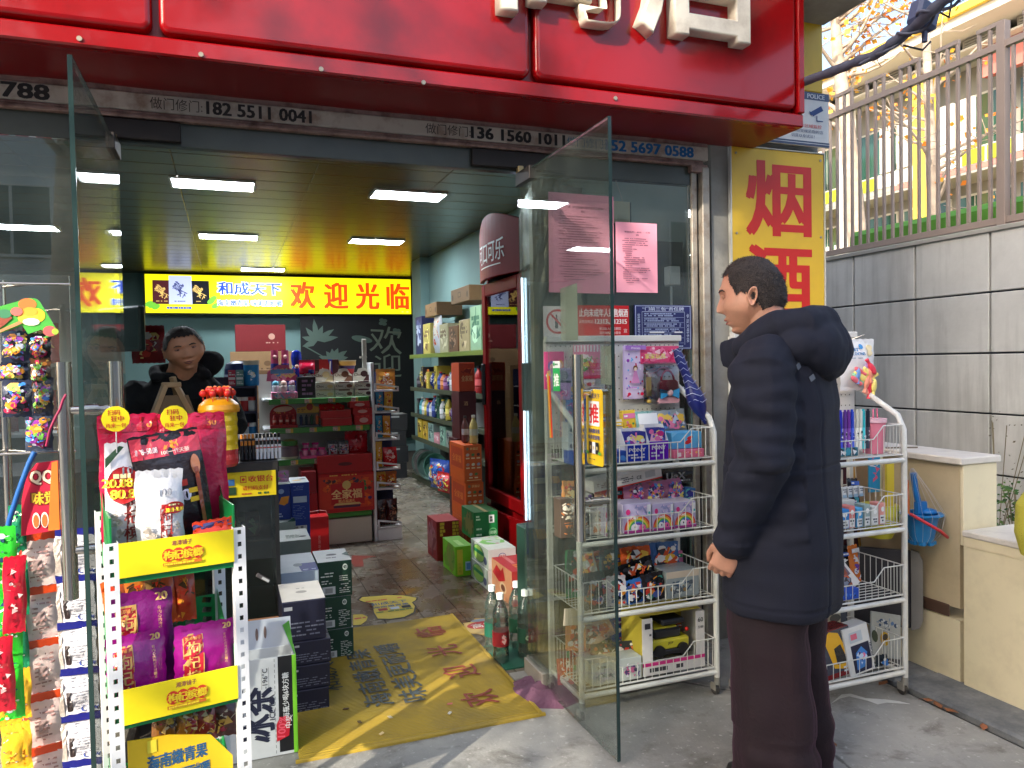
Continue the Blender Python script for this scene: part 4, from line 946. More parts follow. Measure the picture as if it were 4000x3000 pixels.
 # third shelf
a,b,t,z_=fy(kA,5.8,620,850,1130,1390);r=(b-a)/2
m_=M();m_.lathe([(r*.9,0),(r,.02),(r,.09),(r*.85,.10),(r*.9,.105),(r*.9,.135)],n=18,cols=[(196,190,160),(110,90,96),(120,96,100),(60,120,50),(66,130,56)]);m_.sphere((0,0,.12),r*.9,12,6,(150,140,70),(1,1,.5));put(m_,'dried_fruit_jar','clear jar of dark dried fruit with a green lid on the third shelf','jar',((a+b)/2,5.87,Z3),mt=PLAST)
a,b,t,z_=fy(kA,5.8,865,1195,1230,1380);w_=b-a;t_=thing('pink_cup_display','pink tray holding clear pink lidded cups in two tiers on the third shelf','display tray',(a,5.80,Z3))
m_=M((216,84,140));m_.box(0,0,0,w_,.12,.02);m_.box(0,.05,.02,w_,.12,.05);m_.build('tray',CARD,t_)
for i in range(5):
 m_=M((226,140,176));m_.lathe([(.018,0),(.024,.04),(.026,.044),(.026,.055)],n=12,cols=[(226,150,180),(220,70,140),(210,50,130)]);m_.build('cup',FILM,t_,((.035+.06*i,.03,.021)if i<3 else(.045+.07*(i-3),.085,.055)))
for i,(uL,uR)in enumerate(((1205,1335),(1342,1475))):
 a,b,t,_=fy(kA,5.8,uL,uR,1180);m_=pouch(b-a,t-Z3,.03,(30,26,30),lambda m_,w_,h_:(m_.r2(-w_*.42,h_*.12,w_*.42,h_*.8,(200,190,190)),m_.art(-w_*.4,h_*.12,w_*.4,h_*.8,[(40,36,50),(180,60,70),(230,226,226),(90,100,160)],26,i+3,.4)),seed=i);put(m_,'seaweed_pack',('left' if i==0 else 'right')+' one of two black and white printed packs beside the crumpled red bag','pack',((a+b)/2,5.84,Z3),group='black and white packs')
a,b,t,_=fy(kA,5.8,1425,1705,1065);m_=pouch(b-a,t-Z3,.09,(176,20,36),lambda m_,w_,h_:(m_.scrib(-w_*.3,h_*.2,w_*.25,h_*.4,3,(224,150,150),3),m_.art(-w_*.3,h_*.5,w_*.3,h_*.9,[(210,80,90),(130,10,24),(226,170,170)],14,2,.4)),seed=9,crinkle=.012);put(m_,'red_sweet_bag','big crumpled red sweet bag at the right end of the third shelf','bag',((a+b)/2,5.87,Z3))
# bottom: big red gift cartons
def qjf(m_,w_,h_):
 m_.r2(w_*.02,h_*.1,w_*.98,h_*.93,(206,60,34));m_.art(w_*.02,h_*.5,w_*.98,h_*.9,[(96,40,40),(220,90,30),(60,40,60),(230,120,40)],40,8,.3);m_.art(w_*.62,h_*.1,w_*.98,h_*.85,[(230,96,30),(60,30,100),(40,120,60),(220,70,30)],30,9,.3)
 m_.p2([(w_*.22,h_*.2),(w_*.82,h_*.2),(w_*.82,h_*.74),(w_*.22,h_*.74)],(190,30,30));m_.t2('全家福',w_*.5,h_*.47,h_*.24,(240,206,140),.03,w=w_*.54);m_.t2('糕点福满礼',w_*.5,h_*.29,h_*.09,(240,190,110),.02,w=w_*.3)
 m_.e2(w_*.5,h_*.7,h_*.11,h_*.11,(220,190,110));m_.p2([(w_*.26,h_*.19),(w_*.3,h_*.24),(w_*.72,h_*.24),(w_*.76,h_*.19)],(226,190,120));m_.r2(w_*.26,h_*.12,w_*.74,h_*.18,(90,40,70));m_.scrib(w_*.2,h_*.93,w_*.8,h_*.98,1,(230,180,80),3)
a,b,t,z_=fy(kB,5.76,1085,1775,360,840);item('gift_carton','red gift carton printed with three big cream characters on the lowest shelf','carton',a,b,5.76,.256,.256+t-z_,.3,(186,22,24),qjf);zz=.257+t-z_
a,b,t,z_=fy(kB,5.74,1080,1760,130,355);item('gift_carton','plain red carton with a slot handle lying on top of the printed gift carton','carton',a,b,5.76,zz,zz+t-z_,.28,(176,20,22),lambda m_,w_,h_:(m_.e2(w_*.5,h_*.5,w_*.13,h_*.1,(96,12,16)),m_.r2(0,h_*.04,w_,h_*.07,(130,14,18))))
a,b,t,z_=fy(kB,5.7,880,1060,135,400);item('gift_carton','upper red carton squeezed between the blue milk cartons and the gift cartons','carton',a,b+.0,5.72,z_,t,.28,(150,18,24));
item('gift_carton','lower red carton squeezed between the blue milk cartons and the gift cartons','carton',a,b+.005,5.71,.0,z_-.003,.28,(160,20,24))
a,b,t,z_=fy(kB,5.45,972,1212,690);item('gift_bag','slim bright red gift box standing on the floor in front of the shelving','gift box',a,b,5.45,.004,t,.12,(206,16,20),lambda m_,w_,h_:(m_.t2('如意吉祥',w_*.5,h_*.34,h_*.055,(226,150,140),.01,w=h_*.42,rot=-1.5708),))
hb=M();hb.tube([(-.02,0,0),(-.015,0,.03),(.06,0,.035),(.1,0,.03),(.11,0,0)],.003,6,(214,150,140));ho=hb.build('cord_handle',PLAST,None,(a+.02,5.5,t-.001));ho.parent=[o for o in col.objects if o.name.startswith('gift_bag')][0];ho.location=(.02,.05,t-.005)
# snacks on the end display
def eds(name,label,k,uL,uR,vT,vB,c,pal,lean=0.0,dy=.03):
 a,b,t,z_=fy(kA,5.83,uL,uR,vT,vB);z_=k;m_=pouch(b-a,max(t-z_,.05),.04,c,lambda m_,w_,h_:m_.art(-w_*.4,h_*.1,w_*.4,h_*.9,pal,26,int(uL),.4),seed=int(uL),nx=8,nz=8);put(m_,name,label,'snack bag',((a+b)/2,5.83+dy,z_),(lean,0,0),group='snack bags of the end display')
OR=[(230,140,40),(240,200,80),(190,60,30),(250,230,200)];BL=[(60,150,190),(240,220,200),(200,80,60),(240,190,60)]
eds('snack_bag','tan and orange box-like snack leaning on the top bracket of the end display',1.163,1800,2035,290,500,(206,140,60),OR)
eds('snack_bag','blue candy bag hanging left on the second bracket of the end display',1.00,1800,1890,560,760,(70,150,190),BL);eds('snack_bag','yellow candy bag hanging right on the second bracket of the end display',1.00,1905,2010,570,760,(236,180,60),OR)
eds('snack_bag','blue candy bag in the left of the third bracket of the end display',.79,1800,1880,870,1060,(60,150,190),BL);eds('snack_bag','orange and yellow candy bag in the right of the third bracket of the end display',.79,1890,1980,870,1060,(236,160,50),OR)
eds('snack_bag','small yellow bag at the left of the fourth bracket of the end display',.562,1800,1880,1190,1330,(236,180,60),OR);eds('snack_bag','bright red bag sloping on the fourth bracket of the end display',.562,1890,2060,1260,1400,(200,26,34),[(230,70,60),(240,200,190),(150,10,20)])
a=1.045
for k,(x,c,pal,lb)in enumerate(((1.08,(206,150,50),OR,'golden snack bag on the fifth bracket of the end display, left one'),(1.165,(176,90,40),OR,'rusty brown snack bag on the fifth bracket of the end display, right one'),(1.08,(60,26,24),[(90,40,30),(40,20,20),(160,120,90)],'dark brown date bag in the lowest bracket of the end display, left one'),(1.165,(70,24,24),[(110,50,36),(40,20,20),(170,120,90)],'dark reddish date bag in the lowest bracket of the end display, right one'))):
 z_=.41 if k<2 else .11;m_=pouch(.085,.115 if k<2 else .2,.06,c,lambda m_,w_,h_:m_.art(-w_*.4,h_*.1,w_*.4,h_*.9,pal,30,k,.4),seed=70+k,nx=8,nz=8,crinkle=.01);put(m_,'snack_bag',lb,'snack bag',(x,5.87,z_),group='snack bags of the end display')
 # ---- milk cartons by the counter
def milk(logo,c2=(220,224,214)):
 def f(m_,w_,h_):
  m_.e2(w_*.8,h_*.82,h_*.07,h_*.09,c2);m_.t2('e',w_*.8,h_*.82,h_*.09,logo,.04);m_.scrib(w_*.62,h_*.08,w_*.95,h_*.6,9,c2,3,.35,.8);m_.scrib(w_*.08,h_*.55,w_*.5,h_*.72,2,c2,5,.4);m_.r2(w_*.12,h_*.08,w_*.5,h_*.3,(210,212,210));m_.r2(w_*.2,h_*.12,w_*.42,h_*.26,(150,152,150));m_.scrib(w_*.1,h_*.36,w_*.45,h_*.5,2,c2,8,.4)
 return f
def ctop(m_,w_,d_):m_.r2(0,0,w_,d_,(206,206,200));m_.e2(w_*.5,d_*.55,.025,.018,(90,90,86));m_.scrib(w_*.3,d_*.25,w_*.6,d_*.35,1,(80,80,80),3);m_.p2([(w_*.8,d_*.5),(w_,d_*.3),(w_,d_*.7)],(30,70,56))
DG=(18,60,44)
for i,(z0,z1)in enumerate(((.004,.142),(.144,.292),(.294,.457))):
 x=.355-.006*(i==1)
 item('milk_carton',['lowest','middle','topmost'][i]+' dark green milk carton of the stack by the yellow floor mat','carton',x,x+.153,3.53,z0,z1,.235,DG,milk(DG),pt=ctop,group='milk cartons piled by the counter')
for i,(z0,z1)in enumerate(((.004,.15),(.152,.30),(.302,.455))):
 item('milk_carton',['lowest','middle','topmost'][i]+' pale carton with a navy corner in the pile just behind the navy cartons','carton',.188,.348,3.42,z0,z1,.34,(186,200,214),lambda m_,w_,h_:(m_.r2(w_*.1,h_*.45,w_*.9,h_*.6,(30,36,80)),),pt=lambda m_,w_,d_:(m_.r2(0,0,w_,d_,(196,200,200)),m_.p2([(w_*.55,.0),(w_,0),(w_,d_*.42),(w_*.5,d_*.42)],(26,44,120)),m_.e2(w_*.5,d_*.35,.02,.03,(120,130,130)),m_.scrib(w_*.6,d_*.05,w_*.95,d_*.1,1,(180,190,220),2)),group='milk cartons piled by the counter')
NV=(22,22,46)
def navy(m_,w_,h_):m_.scrib(w_*.05,h_*.1,w_*.95,h_*.5,4,(110,112,130),6,.35,.7);m_.scrib(w_*.04,h_*.75,w_*.4,h_*.9,1,(170,170,176),2,.6,.5);m_.r2(0,h_*.97,w_,h_,(60,60,84))
zs=[.004,.098,.192,.286,.446]
for i in range(4):
 dx=(.0,.006,.012,-.004)[i]
 item('milk_carton',['lowest','second lowest','third','topmost white lidded'][i]+' navy carton in the front stack next to the open tea box','carton',.172+dx+(.0 if i==3 else .02),.335+dx,3.02+.004*i,zs[i],zs[i+1]-.002,.26,NV,navy,pt=(lambda m_,w_,d_:(m_.r2(0,0,w_,d_,(214,208,200)),m_.e2(w_*.5,d_*.45,.022,.018,(150,146,140)),m_.scrib(w_*.4,d_*.62,w_*.6,d_*.66,1,(90,90,90),2)))if i==3 else None,group='milk cartons piled by the counter')
 # blue juice cartons farther back
def blue(m_,w_,h_):m_.r2(w_*.12,h_*.62,w_*.85,h_*.74,(190,200,214));m_.scrib(w_*.1,h_*.3,w_*.8,h_*.58,9,(110,130,180),3,.3,.7);m_.scrib(w_*.15,h_*.85,w_*.7,h_*.95,3,(110,130,190),2,.4);m_.r2(w_*.15,h_*.03,w_*.82,h_*.18,(206,206,202));m_.scrib(w_*.2,h_*.04,w_*.78,h_*.17,3,(120,120,120),4,.9,.9)
def blue2(m_,w_,h_):m_.e2(w_*.3,h_*.8,w_*.22,h_*.07,(150,170,210));m_.p2([(w_*.1,h_*.45),(w_*.3,h_*.64),(w_*.9,h_*.66),(w_*.8,h_*.46),(w_*.5,h_*.4)],(236,150,40));m_.scrib(w_*.05,h_*.06,w_*.8,h_*.2,2,(190,200,220),4)
a,b,t,z_=fy(kB,4.8,742,972,270,915);item('juice_carton','tall blue carton with a barcode facing the door beside the red gift box','carton',a,b,4.8,z_,t,.25,(16,52,140),blue,pt=lambda m_,w_,d_:(m_.r2(0,0,w_,d_,(196,200,200)),m_.e2(w_*.75,d_*.6,.02,.02,(50,60,70)),m_.e2(w_*.4,d_*.4,.03,.02,(226,180,80))),group='blue juice cartons')
item('juice_carton','blue carton on the floor carrying the tall blue carton','carton',a-.005,b,4.8,.004,z_-.002,.25,(16,46,130),blue2,group='blue juice cartons')
a,b,t,z_=fy(kB,4.75,575,738,290,725);item('juice_carton','blue carton with an orange splash left of the tall blue carton','carton',a,b,4.75,z_,t,.25,(16,48,128),blue2,pt=lambda m_,w_,d_:m_.r2(0,0,w_,d_,(170,180,170)),group='blue juice cartons');zt2=t
item('milk_carton','green topped pale carton under the blue carton with the orange splash','carton',a,b+.02,4.68,.004,z_-.003,.3,(150,160,150),pt=lambda m_,w_,d_:(m_.r2(0,0,w_,d_,(190,196,188)),m_.p2([(w_*.5,0),(w_,0),(w_,d_*.4)],(30,84,60))),group='milk cartons piled by the counter')
for i,(z1,Y)in enumerate(((.40,4.3),(.33,3.9))):
 item('milk_carton',['grey topped carton of the middle pile between the counter and the blue cartons','low grey topped carton right behind the pale navy cornered pile'][i],'carton',.22+.03*i,.40-.01*i,Y,.004,z1,.3,(120,130,124),pt=lambda m_,w_,d_:(m_.r2(0,0,w_,d_,(196,198,190)),m_.e2(w_*.8,d_*.3,.02,.02,(60,60,60)),m_.scrib(w_*.3,d_*.2,w_*.7,d_*.5,4,(110,120,110),3)),group='milk cartons piled by the counter')
a=atY(4.7,*kB(640,150));m_=pouch(.09,.07,.03,(200,150,190),lambda m_,w_,h_:m_.art(-w_*.4,h_*.1,w_*.4,h_*.9,[(120,200,90),(226,130,180),(180,170,220)],20,2,.5),seed=3);put(m_,'pastel_bag','small pastel pink and green bag lying on top of the blue carton','bag',(a.x,4.82,zt2+.002))
# ---- open tea box in front
tb=thing('tea_box','open white and green cardboard box printed ICE TEA standing beside the yellow mat','box',(-.13,2.73,.004))
w_,h_=.315,.345
m_=M((214,216,218));m_.box(0,0,0,w_,.004,h_);m_.box(0,.10,0,w_,.104,h_);m_.box(0,.004,0,.004,.1,h_);m_.box(w_,0,0,w_+.004,.104,h_);m_.box(.004,.004,0,w_,.1,.004)
m_.frame((0,0,0),(1,0,0),(0,0,1));m_.r2(w_*.83,.01,w_*.98,h_,(22,22,26));m_.r2(w_*.98,0,w_+.004,h_,(130,210,50))
m_.t2('冰茶',w_*.58,h_*.44,.125,(34,38,62),.03,w=.19,rot=1.5708,res=3);m_.t2('ICE TEA',w_*.76,h_*.5,.018,(40,42,60),.02,rot=1.5708);m_.t2('-196°C',w_*.69,h_*.80,.018,(50,52,64),.01,rot=1.5708)
m_.r2(w_*.655,h_*.69,w_*.658,h_*.91,(90,92,100));m_.r2(w_*.73,h_*.69,w_*.733,h_*.91,(90,92,100))
m_.t2('每瓶少喝6块方糖',w_*.905,h_*.6,.022,(226,228,228),.02,w=.16,rot=1.5708)
m_.p2([(w_*.80,.05),(w_*.93,.065),(w_*.955,.13),(w_*.84,.135),(w_*.8,.11)],(206,26,48));m_.t2('100%',w_*.86,.10,.026,(236,90,110),.03,rot=1.47);m_.t2('中奖',w_*.93,.115,.022,(240,236,236),.02,rot=1.47)
for i in range(18):m_.r2(w_*.79,.01+.019*i,w_*.795,.021+.019*i,(90,96,96))
m_.build('carton_body',CARD,tb)
m_=M((120,206,46));m_.box(0,0,0,.0035,.104,h_);m_.frame((.0036,0,0),(0,1,0),(0,0,1));m_.t2('葡萄柚绿茶',.05,h_*.75,.03,(40,90,40),.02,w=.15,rot=1.5708);m_.t2('葡萄柚绿茶',.085,h_*.5,.014,(70,150,50),.0,w=.10,rot=1.5708);m_.build('side_panel',CARD,tb,(w_+.0042,0,0))
m_=M((196,200,210));m_.T=Matrix.Translation((0,.104,h_))@Matrix.Rotation(-.12,4,'X');m_.box(.002,0,0,w_,.003,.10);m_.frame((0,-.0005,0),(1,0,0),(0,0,1));m_.e2(w_*.35,.045,.005,.018,(120,96,90));m_.e2(w_*.63,.05,.005,.022,(120,96,90));m_.e2(w_*.72,.055,.005,.022,(120,96,90));m_.build('top_flap',CARD,tb)
m_=M((120,190,60));m_.add([(w_+.003,.0,h_),(w_+.003,.10,h_),(w_-.005,.10,h_+.09),(w_-.03,.07,h_+.085)],[(0,1,2,3)],(96,170,60));m_.add([(w_+.0,.0,h_),(w_-.033,.07,h_+.085),(w_-.008,.10,h_+.09),(w_+.0,.10,h_)],[(0,1,2,3)],(170,176,186));m_.build('side_flap',CARD,tb)
# ---- goods along the right
SIDE=lambda f:f
a,b,t,z_=1.50,1.63,.79,.53
OG=(214,92,18)
def og(m_,w_,h_):
 m_.t2('状福记',w_*.56,h_*.9,h_*.07,(240,200,120),.02);m_.e2(w_*.2,h_*.9,h_*.04,h_*.04,(120,120,80))
 for j in range(3):
  for i in range(3 if j<2 else 2):
   x=w_*(.2+.3*i+(.15 if j==2 else 0));y=h_*(.74-.26*j);m_.e2(x,y,w_*.1,h_*.04,[(206,190,170),(90,130,60),(80,40,30),(190,150,130),(230,220,180),(170,180,190)][(i+3*j)%6],10,.3);m_.r2(x-w_*.1,y-h_*.11,x+w_*.1,y-h_*.075,(240,214,160))
 m_.r2(w_*.12,h_*.05,w_*.9,h_*.07,(236,190,120))
def ogl(m_,d_,h_):m_.r2(d_*.1,h_*.35,d_*.9,h_*.9,(186,60,14));m_.t2('全家福',d_*.5,h_*.6,h_*.2,(226,130,50),.02,w=d_*.6)
for i,(z0,z1,dx)in enumerate(((.004,.27,.01),(.272,.53,.008),(.532,.79,0))):
 item('orange_carton',['lowest orange carton, mostly hidden behind the dark green box','middle orange carton of the stack in front of the red drinks fridge','topmost orange carton with two bottles standing on it'][i],'carton',1.5+dx,1.628+dx,5.0,z0,z1,.36,OG,og,ogl,group='orange cartons')
m_=bottle(.20,.03,(214,190,110),(214,206,190),(206,200,170));put(m_,'juice_bottle','pale yellow juice bottle standing on the orange cartons, nearer one','bottle',(1.592,5.06,.792),mt=PLAST)
m_=bottle(.19,.025,(110,60,60),(60,50,50),(190,190,196));put(m_,'wine_bottle','dark bottle with a pale label standing behind the yellow juice bottle','bottle',(1.56,5.16,.792),mt=PLAST)
item('orange_carton','red-orange gift carton raised high on a dark red carton against the fridge side','carton',1.57,1.69,5.32,1.15,1.36,.2,(196,70,24),lambda m_,w_,h_:(m_.t2('全家福',w_*.5,h_*.45,h_*.2,(226,170,110),.02,w=w_*.7),m_.art(w_*.1,h_*.6,w_*.9,h_*.8,[(226,110,50),(150,40,20)],10,2,.8)),group='orange cartons')
item('wine_carton','dark maroon carton standing upright under the raised red-orange carton','carton',1.57,1.70,5.33,.80,1.148,.2,(76,18,24),lambda m_,w_,h_:(m_.t2('酒',w_*.4,h_*.75,.03,(190,150,100),.01),));item('wine_carton','dark maroon carton on the floor behind the orange cartons','carton',1.56,1.70,5.38,.004,.798,.22,(64,16,22))
# dark green, lime, white milk boxes
item('green_carton','dark green drinks carton with a barcode lying on a white milk carton','carton',1.445,1.605,4.62,.215,.397,.28,(10,112,54),lambda m_,w_,h_:(m_.r2(w_*.62,h_*.6,w_*.85,h_*.88,(220,220,220)),m_.scrib(w_*.66,h_*.63,w_*.82,h_*.84,2,(70,70,70),3,.9,.9),m_.e2(w_*.78,h_*.26,h_*.16,h_*.16,(110,180,120)),m_.e2(w_*.78,h_*.26,h_*.13,h_*.13,(12,106,52)),m_.t2('健康',w_*.78,h_*.26,h_*.12,(190,220,190),0),m_.scrib(w_*.08,h_*.06,w_*.3,h_*.46,4,(190,220,190),6,.6),m_.scrib(w_*.08,h_*.7,w_*.25,h_*.9,2,(190,220,190),7,.6)),lambda m_,d_,h_:m_.art(0,0,d_,h_,[(60,90,40),(120,110,60),(30,90,50)],20,2,.5),pt=lambda m_,w_,d_:(m_.r2(0,0,w_,d_,(40,96,46)),m_.r2(w_*.45,0,w_*.6,d_,(170,150,100))))
item('lime_carton','lime green carton with a yellow handle tag standing left of the white milk cartons','carton',1.31,1.425,4.60,.004,.195,.3,(120,196,30),lambda m_,w_,h_:(m_.r2(w_*.1,h_*.06,w_*.42,h_*.9,(206,196,60)),m_.t2('鲜果汁',w_*.25,h_*.3,.02,(150,170,40),.01,w=.06,rot=1.57),m_.r2(w_*.56,h_*.18,w_*.9,h_*.48,(170,206,230)),m_.r2(w_*.62,h_*.22,w_*.85,h_*.43,(90,150,206))),lambda m_,d_,h_:m_.art(0,0,d_,h_,[(110,160,40),(130,150,60),(90,140,40)],16,2,.6),pt=lambda m_,w_,d_:(m_.r2(0,0,w_,d_,(100,160,44)),m_.r2(w_*.3,d_*.1,w_*.6,d_*.6,(150,190,110))))
item('dark_red_carton','dark red carton with yellow characters between the lime and orange cartons','carton',1.30,1.46,5.02,.004,.275,.26,(140,20,24),lambda m_,w_,h_:(m_.scrib(w_*.15,h_*.62,w_*.38,h_*.98,4,(230,190,60),2,.8,.95),m_.scrib(w_*.7,h_*.62,w_*.98,h_*.98,4,(230,190,60),3,.8,.95)),lambda m_,d_,h_:m_.art(0,0,d_,h_,[(176,120,130),(110,30,36),(150,90,90)],24,3,.5))
def yl(m_,d_,h_):m_.r2(0,0,d_,h_,(190,200,186));m_.e2(d_*.45,h_*.5,d_*.34,h_*.44,(90,130,110));m_.e2(d_*.45,h_*.5,d_*.31,h_*.4,(150,190,90));m_.r2(d_*.18,h_*.5,d_*.74,h_*.68,(20,130,80));m_.e2(d_*.84,h_*.35,d_*.09,h_*.2,(80,90,120))
for i,(z0,z1)in enumerate(((.004,.125),(.127,.247))):
 item('white_milk_carton',['lower','upper'][i]+' white milk carton with an oval red and blue logo by the clear bottles','carton',1.405+.004*i,1.58+.004*i,4.24,z0,z1,.34,(226,228,232),(lambda m_,w_,h_:(m_.e2(w_*.5,h_*.62,w_*.14,h_*.17,(60,90,170)),m_.e2(w_*.5,h_*.62,w_*.125,h_*.14,(230,232,236)),m_.t2('伊利',w_*.5,h_*.62,h_*.17,(206,40,50),.02),m_.scrib(w_*.28,h_*.05,w_*.35,h_*.3,2,(40,80,180),3,.8))),yl,pt=lambda m_,w_,d_:(m_.r2(0,0,w_,d_,(206,208,202)),m_.art(0,d_*.3,w_,d_,[(120,180,90),(190,200,190),(160,200,120)],10,2,.5),m_.e2(w_*.6,d_*.4,.012,.01,(180,90,90))),group='white milk cartons')
def pk(m_,d_,h_):m_.r2(0,0,d_,h_,(214,150,110));m_.p2([(d_*.1,h_*.6),(d_*.3,h_*.9),(d_*.5,h_*.8),(d_*.6,h_*.95),(d_*.7,h_*.6),(d_*.4,h_*.45)],(190,26,36));m_.e2(d_*.6,h_*.35,d_*.16,h_*.16,(226,190,150));m_.e2(d_*.6,h_*.35,d_*.1,h_*.1,(120,70,50))
item('oat_carton','red topped oatmeal carton on the floor behind the clear bottles','carton',1.43,1.60,3.90,.004,.20,.36,(196,60,60),lambda m_,w_,h_:m_.art(0,0,w_,h_,[(206,40,50),(226,150,110)],14,2,.5),pk,pt=lambda m_,w_,d_:(m_.r2(0,0,w_,d_,(186,22,36)),m_.r2(w_*.35,d_*.45,w_*.5,d_*.95,(206,110,110)),m_.scrib(w_*.3,d_*.1,w_*.95,d_*.4,3,(220,120,50),3,.7)))
# water bottles by the door
WATER=glassmat('clear water bottle',(240,248,244),1.3,0.14,(190,210,200))
def wbottle(loc,label,lab,blab):
 h,r=.31,.037;t_=thing('water_bottle',label,'bottle',loc,0,'clear drink bottles beside the right door hinge')
 m_=M();pr=[(r*.6,0),(r*.95,.008)]
 for i in range(9):pr.append((r*(1.0 if i%2 else .93),.02+i*.022))
 pr+=[(r,.215),(r*.9,.24),(r*.5,.275),(r*.36,.285),(r*.36,.295)];m_.lathe(pr,n=18);m_.build('body',WATER,t_)
 m_=M(lab);m_.lathe([(r*1.02,.085),(r*1.02,.15)],n=18);m_.frame((0,-r*1.03,.118),(1,0,0),(0,0,1));m_.art(-.018,-.028,.018,.028,blab,12,2,.5);m_.build('label',CARD,t_)
 m_=M((226,236,232));m_.lathe([(r*.45,.292),(r*.45,.318)],n=14);m_.build('cap',PLAST,t_);return t_
wbottle((1.115,3.20,.0),'clear water bottle with a red figure label, nearest the mat edge, front left one',(150,30,40),[(206,40,46),(230,190,180),(20,80,70)])
wbottle((1.12,3.33,.0),'clear water bottle with a green label standing behind the red labelled one',(20,90,70),[(60,140,90),(20,60,60)])
wbottle((1.235,3.20,.0),'clear bottle with a dark green label just behind the door glass, nearest the hinge',(24,74,54),[(160,190,150),(20,60,50)])
wbottle((1.245,3.34,.0),'clear bottle with a green label in the back row behind the door glass',(30,84,60),[(160,190,150),(20,60,50)])
wbottle((1.335,3.24,.0),'rightmost clear bottle behind the door glass, farthest from the mat',(30,84,60),[(160,190,150),(20,60,50)])
m_=M();m_.smooth=True;vs=[];fs=[]
for j in range(13):
 for i in range(17):x,y=.02*i-.16,.02*j-.12;e=max(0,1-(x/.16)**2-(y/.12)**2);vs.append((x,y,.03*e**.5*(1+noise.noise(Vector((x*20,y*26,0))))if e>0 else-.003))
for j in range(12):
 for i in range(16):fs.append((j*17+i,j*17+i+1,(j+1)*17+i+1,(j+1)*17+i))
m_.add(vs,fs,(110,72,92));tag(m_.build('floor_cloth',mat('damp cloth',attr=True,rough=.9,var=.2,bump=.5,bscale=80),None,(1.17,2.84,.001),(0,0,1.9)),'crumpled dusty pink cloth on the ground between the mat and the door','cloth')
m_=M((26,92,70));m_.box(-.14,-.16,0,.16,.14,.006);tag(m_.build('green_mat',mat('green rubber',attr=True,rough=.8,var=.2,vscale=20),None,(1.24,3.26,.006)),'dark green rubber mat under the clear bottles','mat')
# ---- right wall shelving
wr=thing('wall_shelving','long dark green shelving full of household goods along the right wall','shelving',(2.03,5.35,0));LY=3.58
SHM=mat('mossy shelf edge',(62,68,46),rough=.6,var=.2,vscale=20);LIMR=mat('lime price rail',(112,128,48),rough=.4)
for k,z in enumerate((.0,.485,.755,1.06,1.44)):
 m_=M();m_.box(.008,0,z,.36,LY,z+.02);m_.build('shelf_board',SHM,wr)
 m_=M();m_.box(-.002,0,z-.015 if k else 0,.007,LY,z+.03+(.03 if k==0 else 0),bev=.002);m_.build('price_rail',LIMR if k==4 else SHM,wr)
m_=M();m_.box(.35,0,0,.365,LY,1.6);m_.build('back_panel',mat('dark back panel',(60,64,58),rough=.7),wr)
zsh=(.022,.507,.777,1.082,1.462)
def srow(k,y0,y1,specs,where):
 n=len(specs);L_=(y1-y0)/n
 for i,(kind,c,c2_,hh)in enumerate(specs):
  y=y1-L_*(i+.5);z=zsh[k];lb='%s, %s from the far end, %s'%(kind[1],ORD[i],where);w_=L_*.88
  loc=(2.06,y,z)
  if kind[0]=='box':
   m_=M(c);m_.box(0,-w_/2,0,.2,w_/2,hh,bev=.003);m_.frame((0,w_/2,0),(0,-1,0),(0,0,1));m_.art(.01,.01,w_-.01,hh-.01,[c2_,c,tuple(min(255,q+50)for q in c)],14,i,.5);m_.scrib(w_*.15,hh*.55,w_*.85,hh*.8,2,c2_,i,.7)
   o=m_.build(kind[2],CARD,None,loc)
  elif kind[0]=='bag':
   m_=pouch(w_,hh,.07,c,lambda m_,a,b:(m_.art(-a*.4,b*.15,a*.4,b*.9,[c2_,(220,215,200),c],20,i,.4),),seed=i*3+k,nx=8,nz=8,crinkle=.01);o=m_.build(kind[2],FILM,None,(2.10,y,z),(0,0,-1.5708))
  else:
   r=min(w_/2,.04);m_=bottle(hh,r,c,c2_,tuple(min(255,q+70)for q in c),12);o=m_.build(kind[2],PLAST,None,(2.09,y,z))
  tag(o,lb,kind[0]if kind[0]!='box' else 'box','goods on the right wall shelving')
bx=lambda d,nme='household_box':('box',d,nme);bg_=lambda d,nme='household_bag':('bag',d,nme);bt=lambda d,nme='cleaning_bottle':('bottle',d,nme)
srow(4,5.9,8.75,[(bx('navy and white tissue pack stack','tissue_pack'),(24,34,84),(190,200,220),.44),(bx('yellowish paper pack','tissue_pack'),(190,176,90),(120,90,60),.34),(bg_('white diaper pack with an orange corner','diaper_pack'),(200,206,214),(206,90,50),.40),(bx('clear wrapped pale pack','tissue_pack'),(170,166,130),(110,90,60),.30),(bx('brown paper pack','tissue_pack'),(110,76,50),(70,50,36),.26),(bx('beige tissue pack','tissue_pack'),(176,160,116),(110,96,70),.30),(bx('pale mint tissue pack','tissue_pack'),(150,190,150),(60,120,90),.40),(bx('mustard and green tissue pack','tissue_pack'),(176,150,70),(40,110,80),.46)],'top wall shelf')  # yellow and green cast of the lit sign put into the pack colours
for lb,y,z,d in(('flat brown cardboard box lying on the white diaper packs',8.0,1.87,.5),('brown cardboard box lying highest, next to the red fridge',6.9,1.93,.6)):
 m_=M((120,90,60));m_.box(0,-d/2,0,.28,d/2,.14,bev=.003);m_.frame((0,d/2,0),(0,-1,0),(0,0,1));m_.r2(d*.4,.05,d*.55,.1,(84,60,40));m_.r2(d*.43,.06,d*.52,.09,(130,100,66));m_.e2(d*.1,.06,.02,.03,(70,50,36));m_.e2(d*.9,.06,.02,.03,(70,50,36));tag(m_.build('cardboard_box',CARD,None,(2.06,y,z)),lb,'box','brown boxes over the tissue packs')
q=random.Random(5);
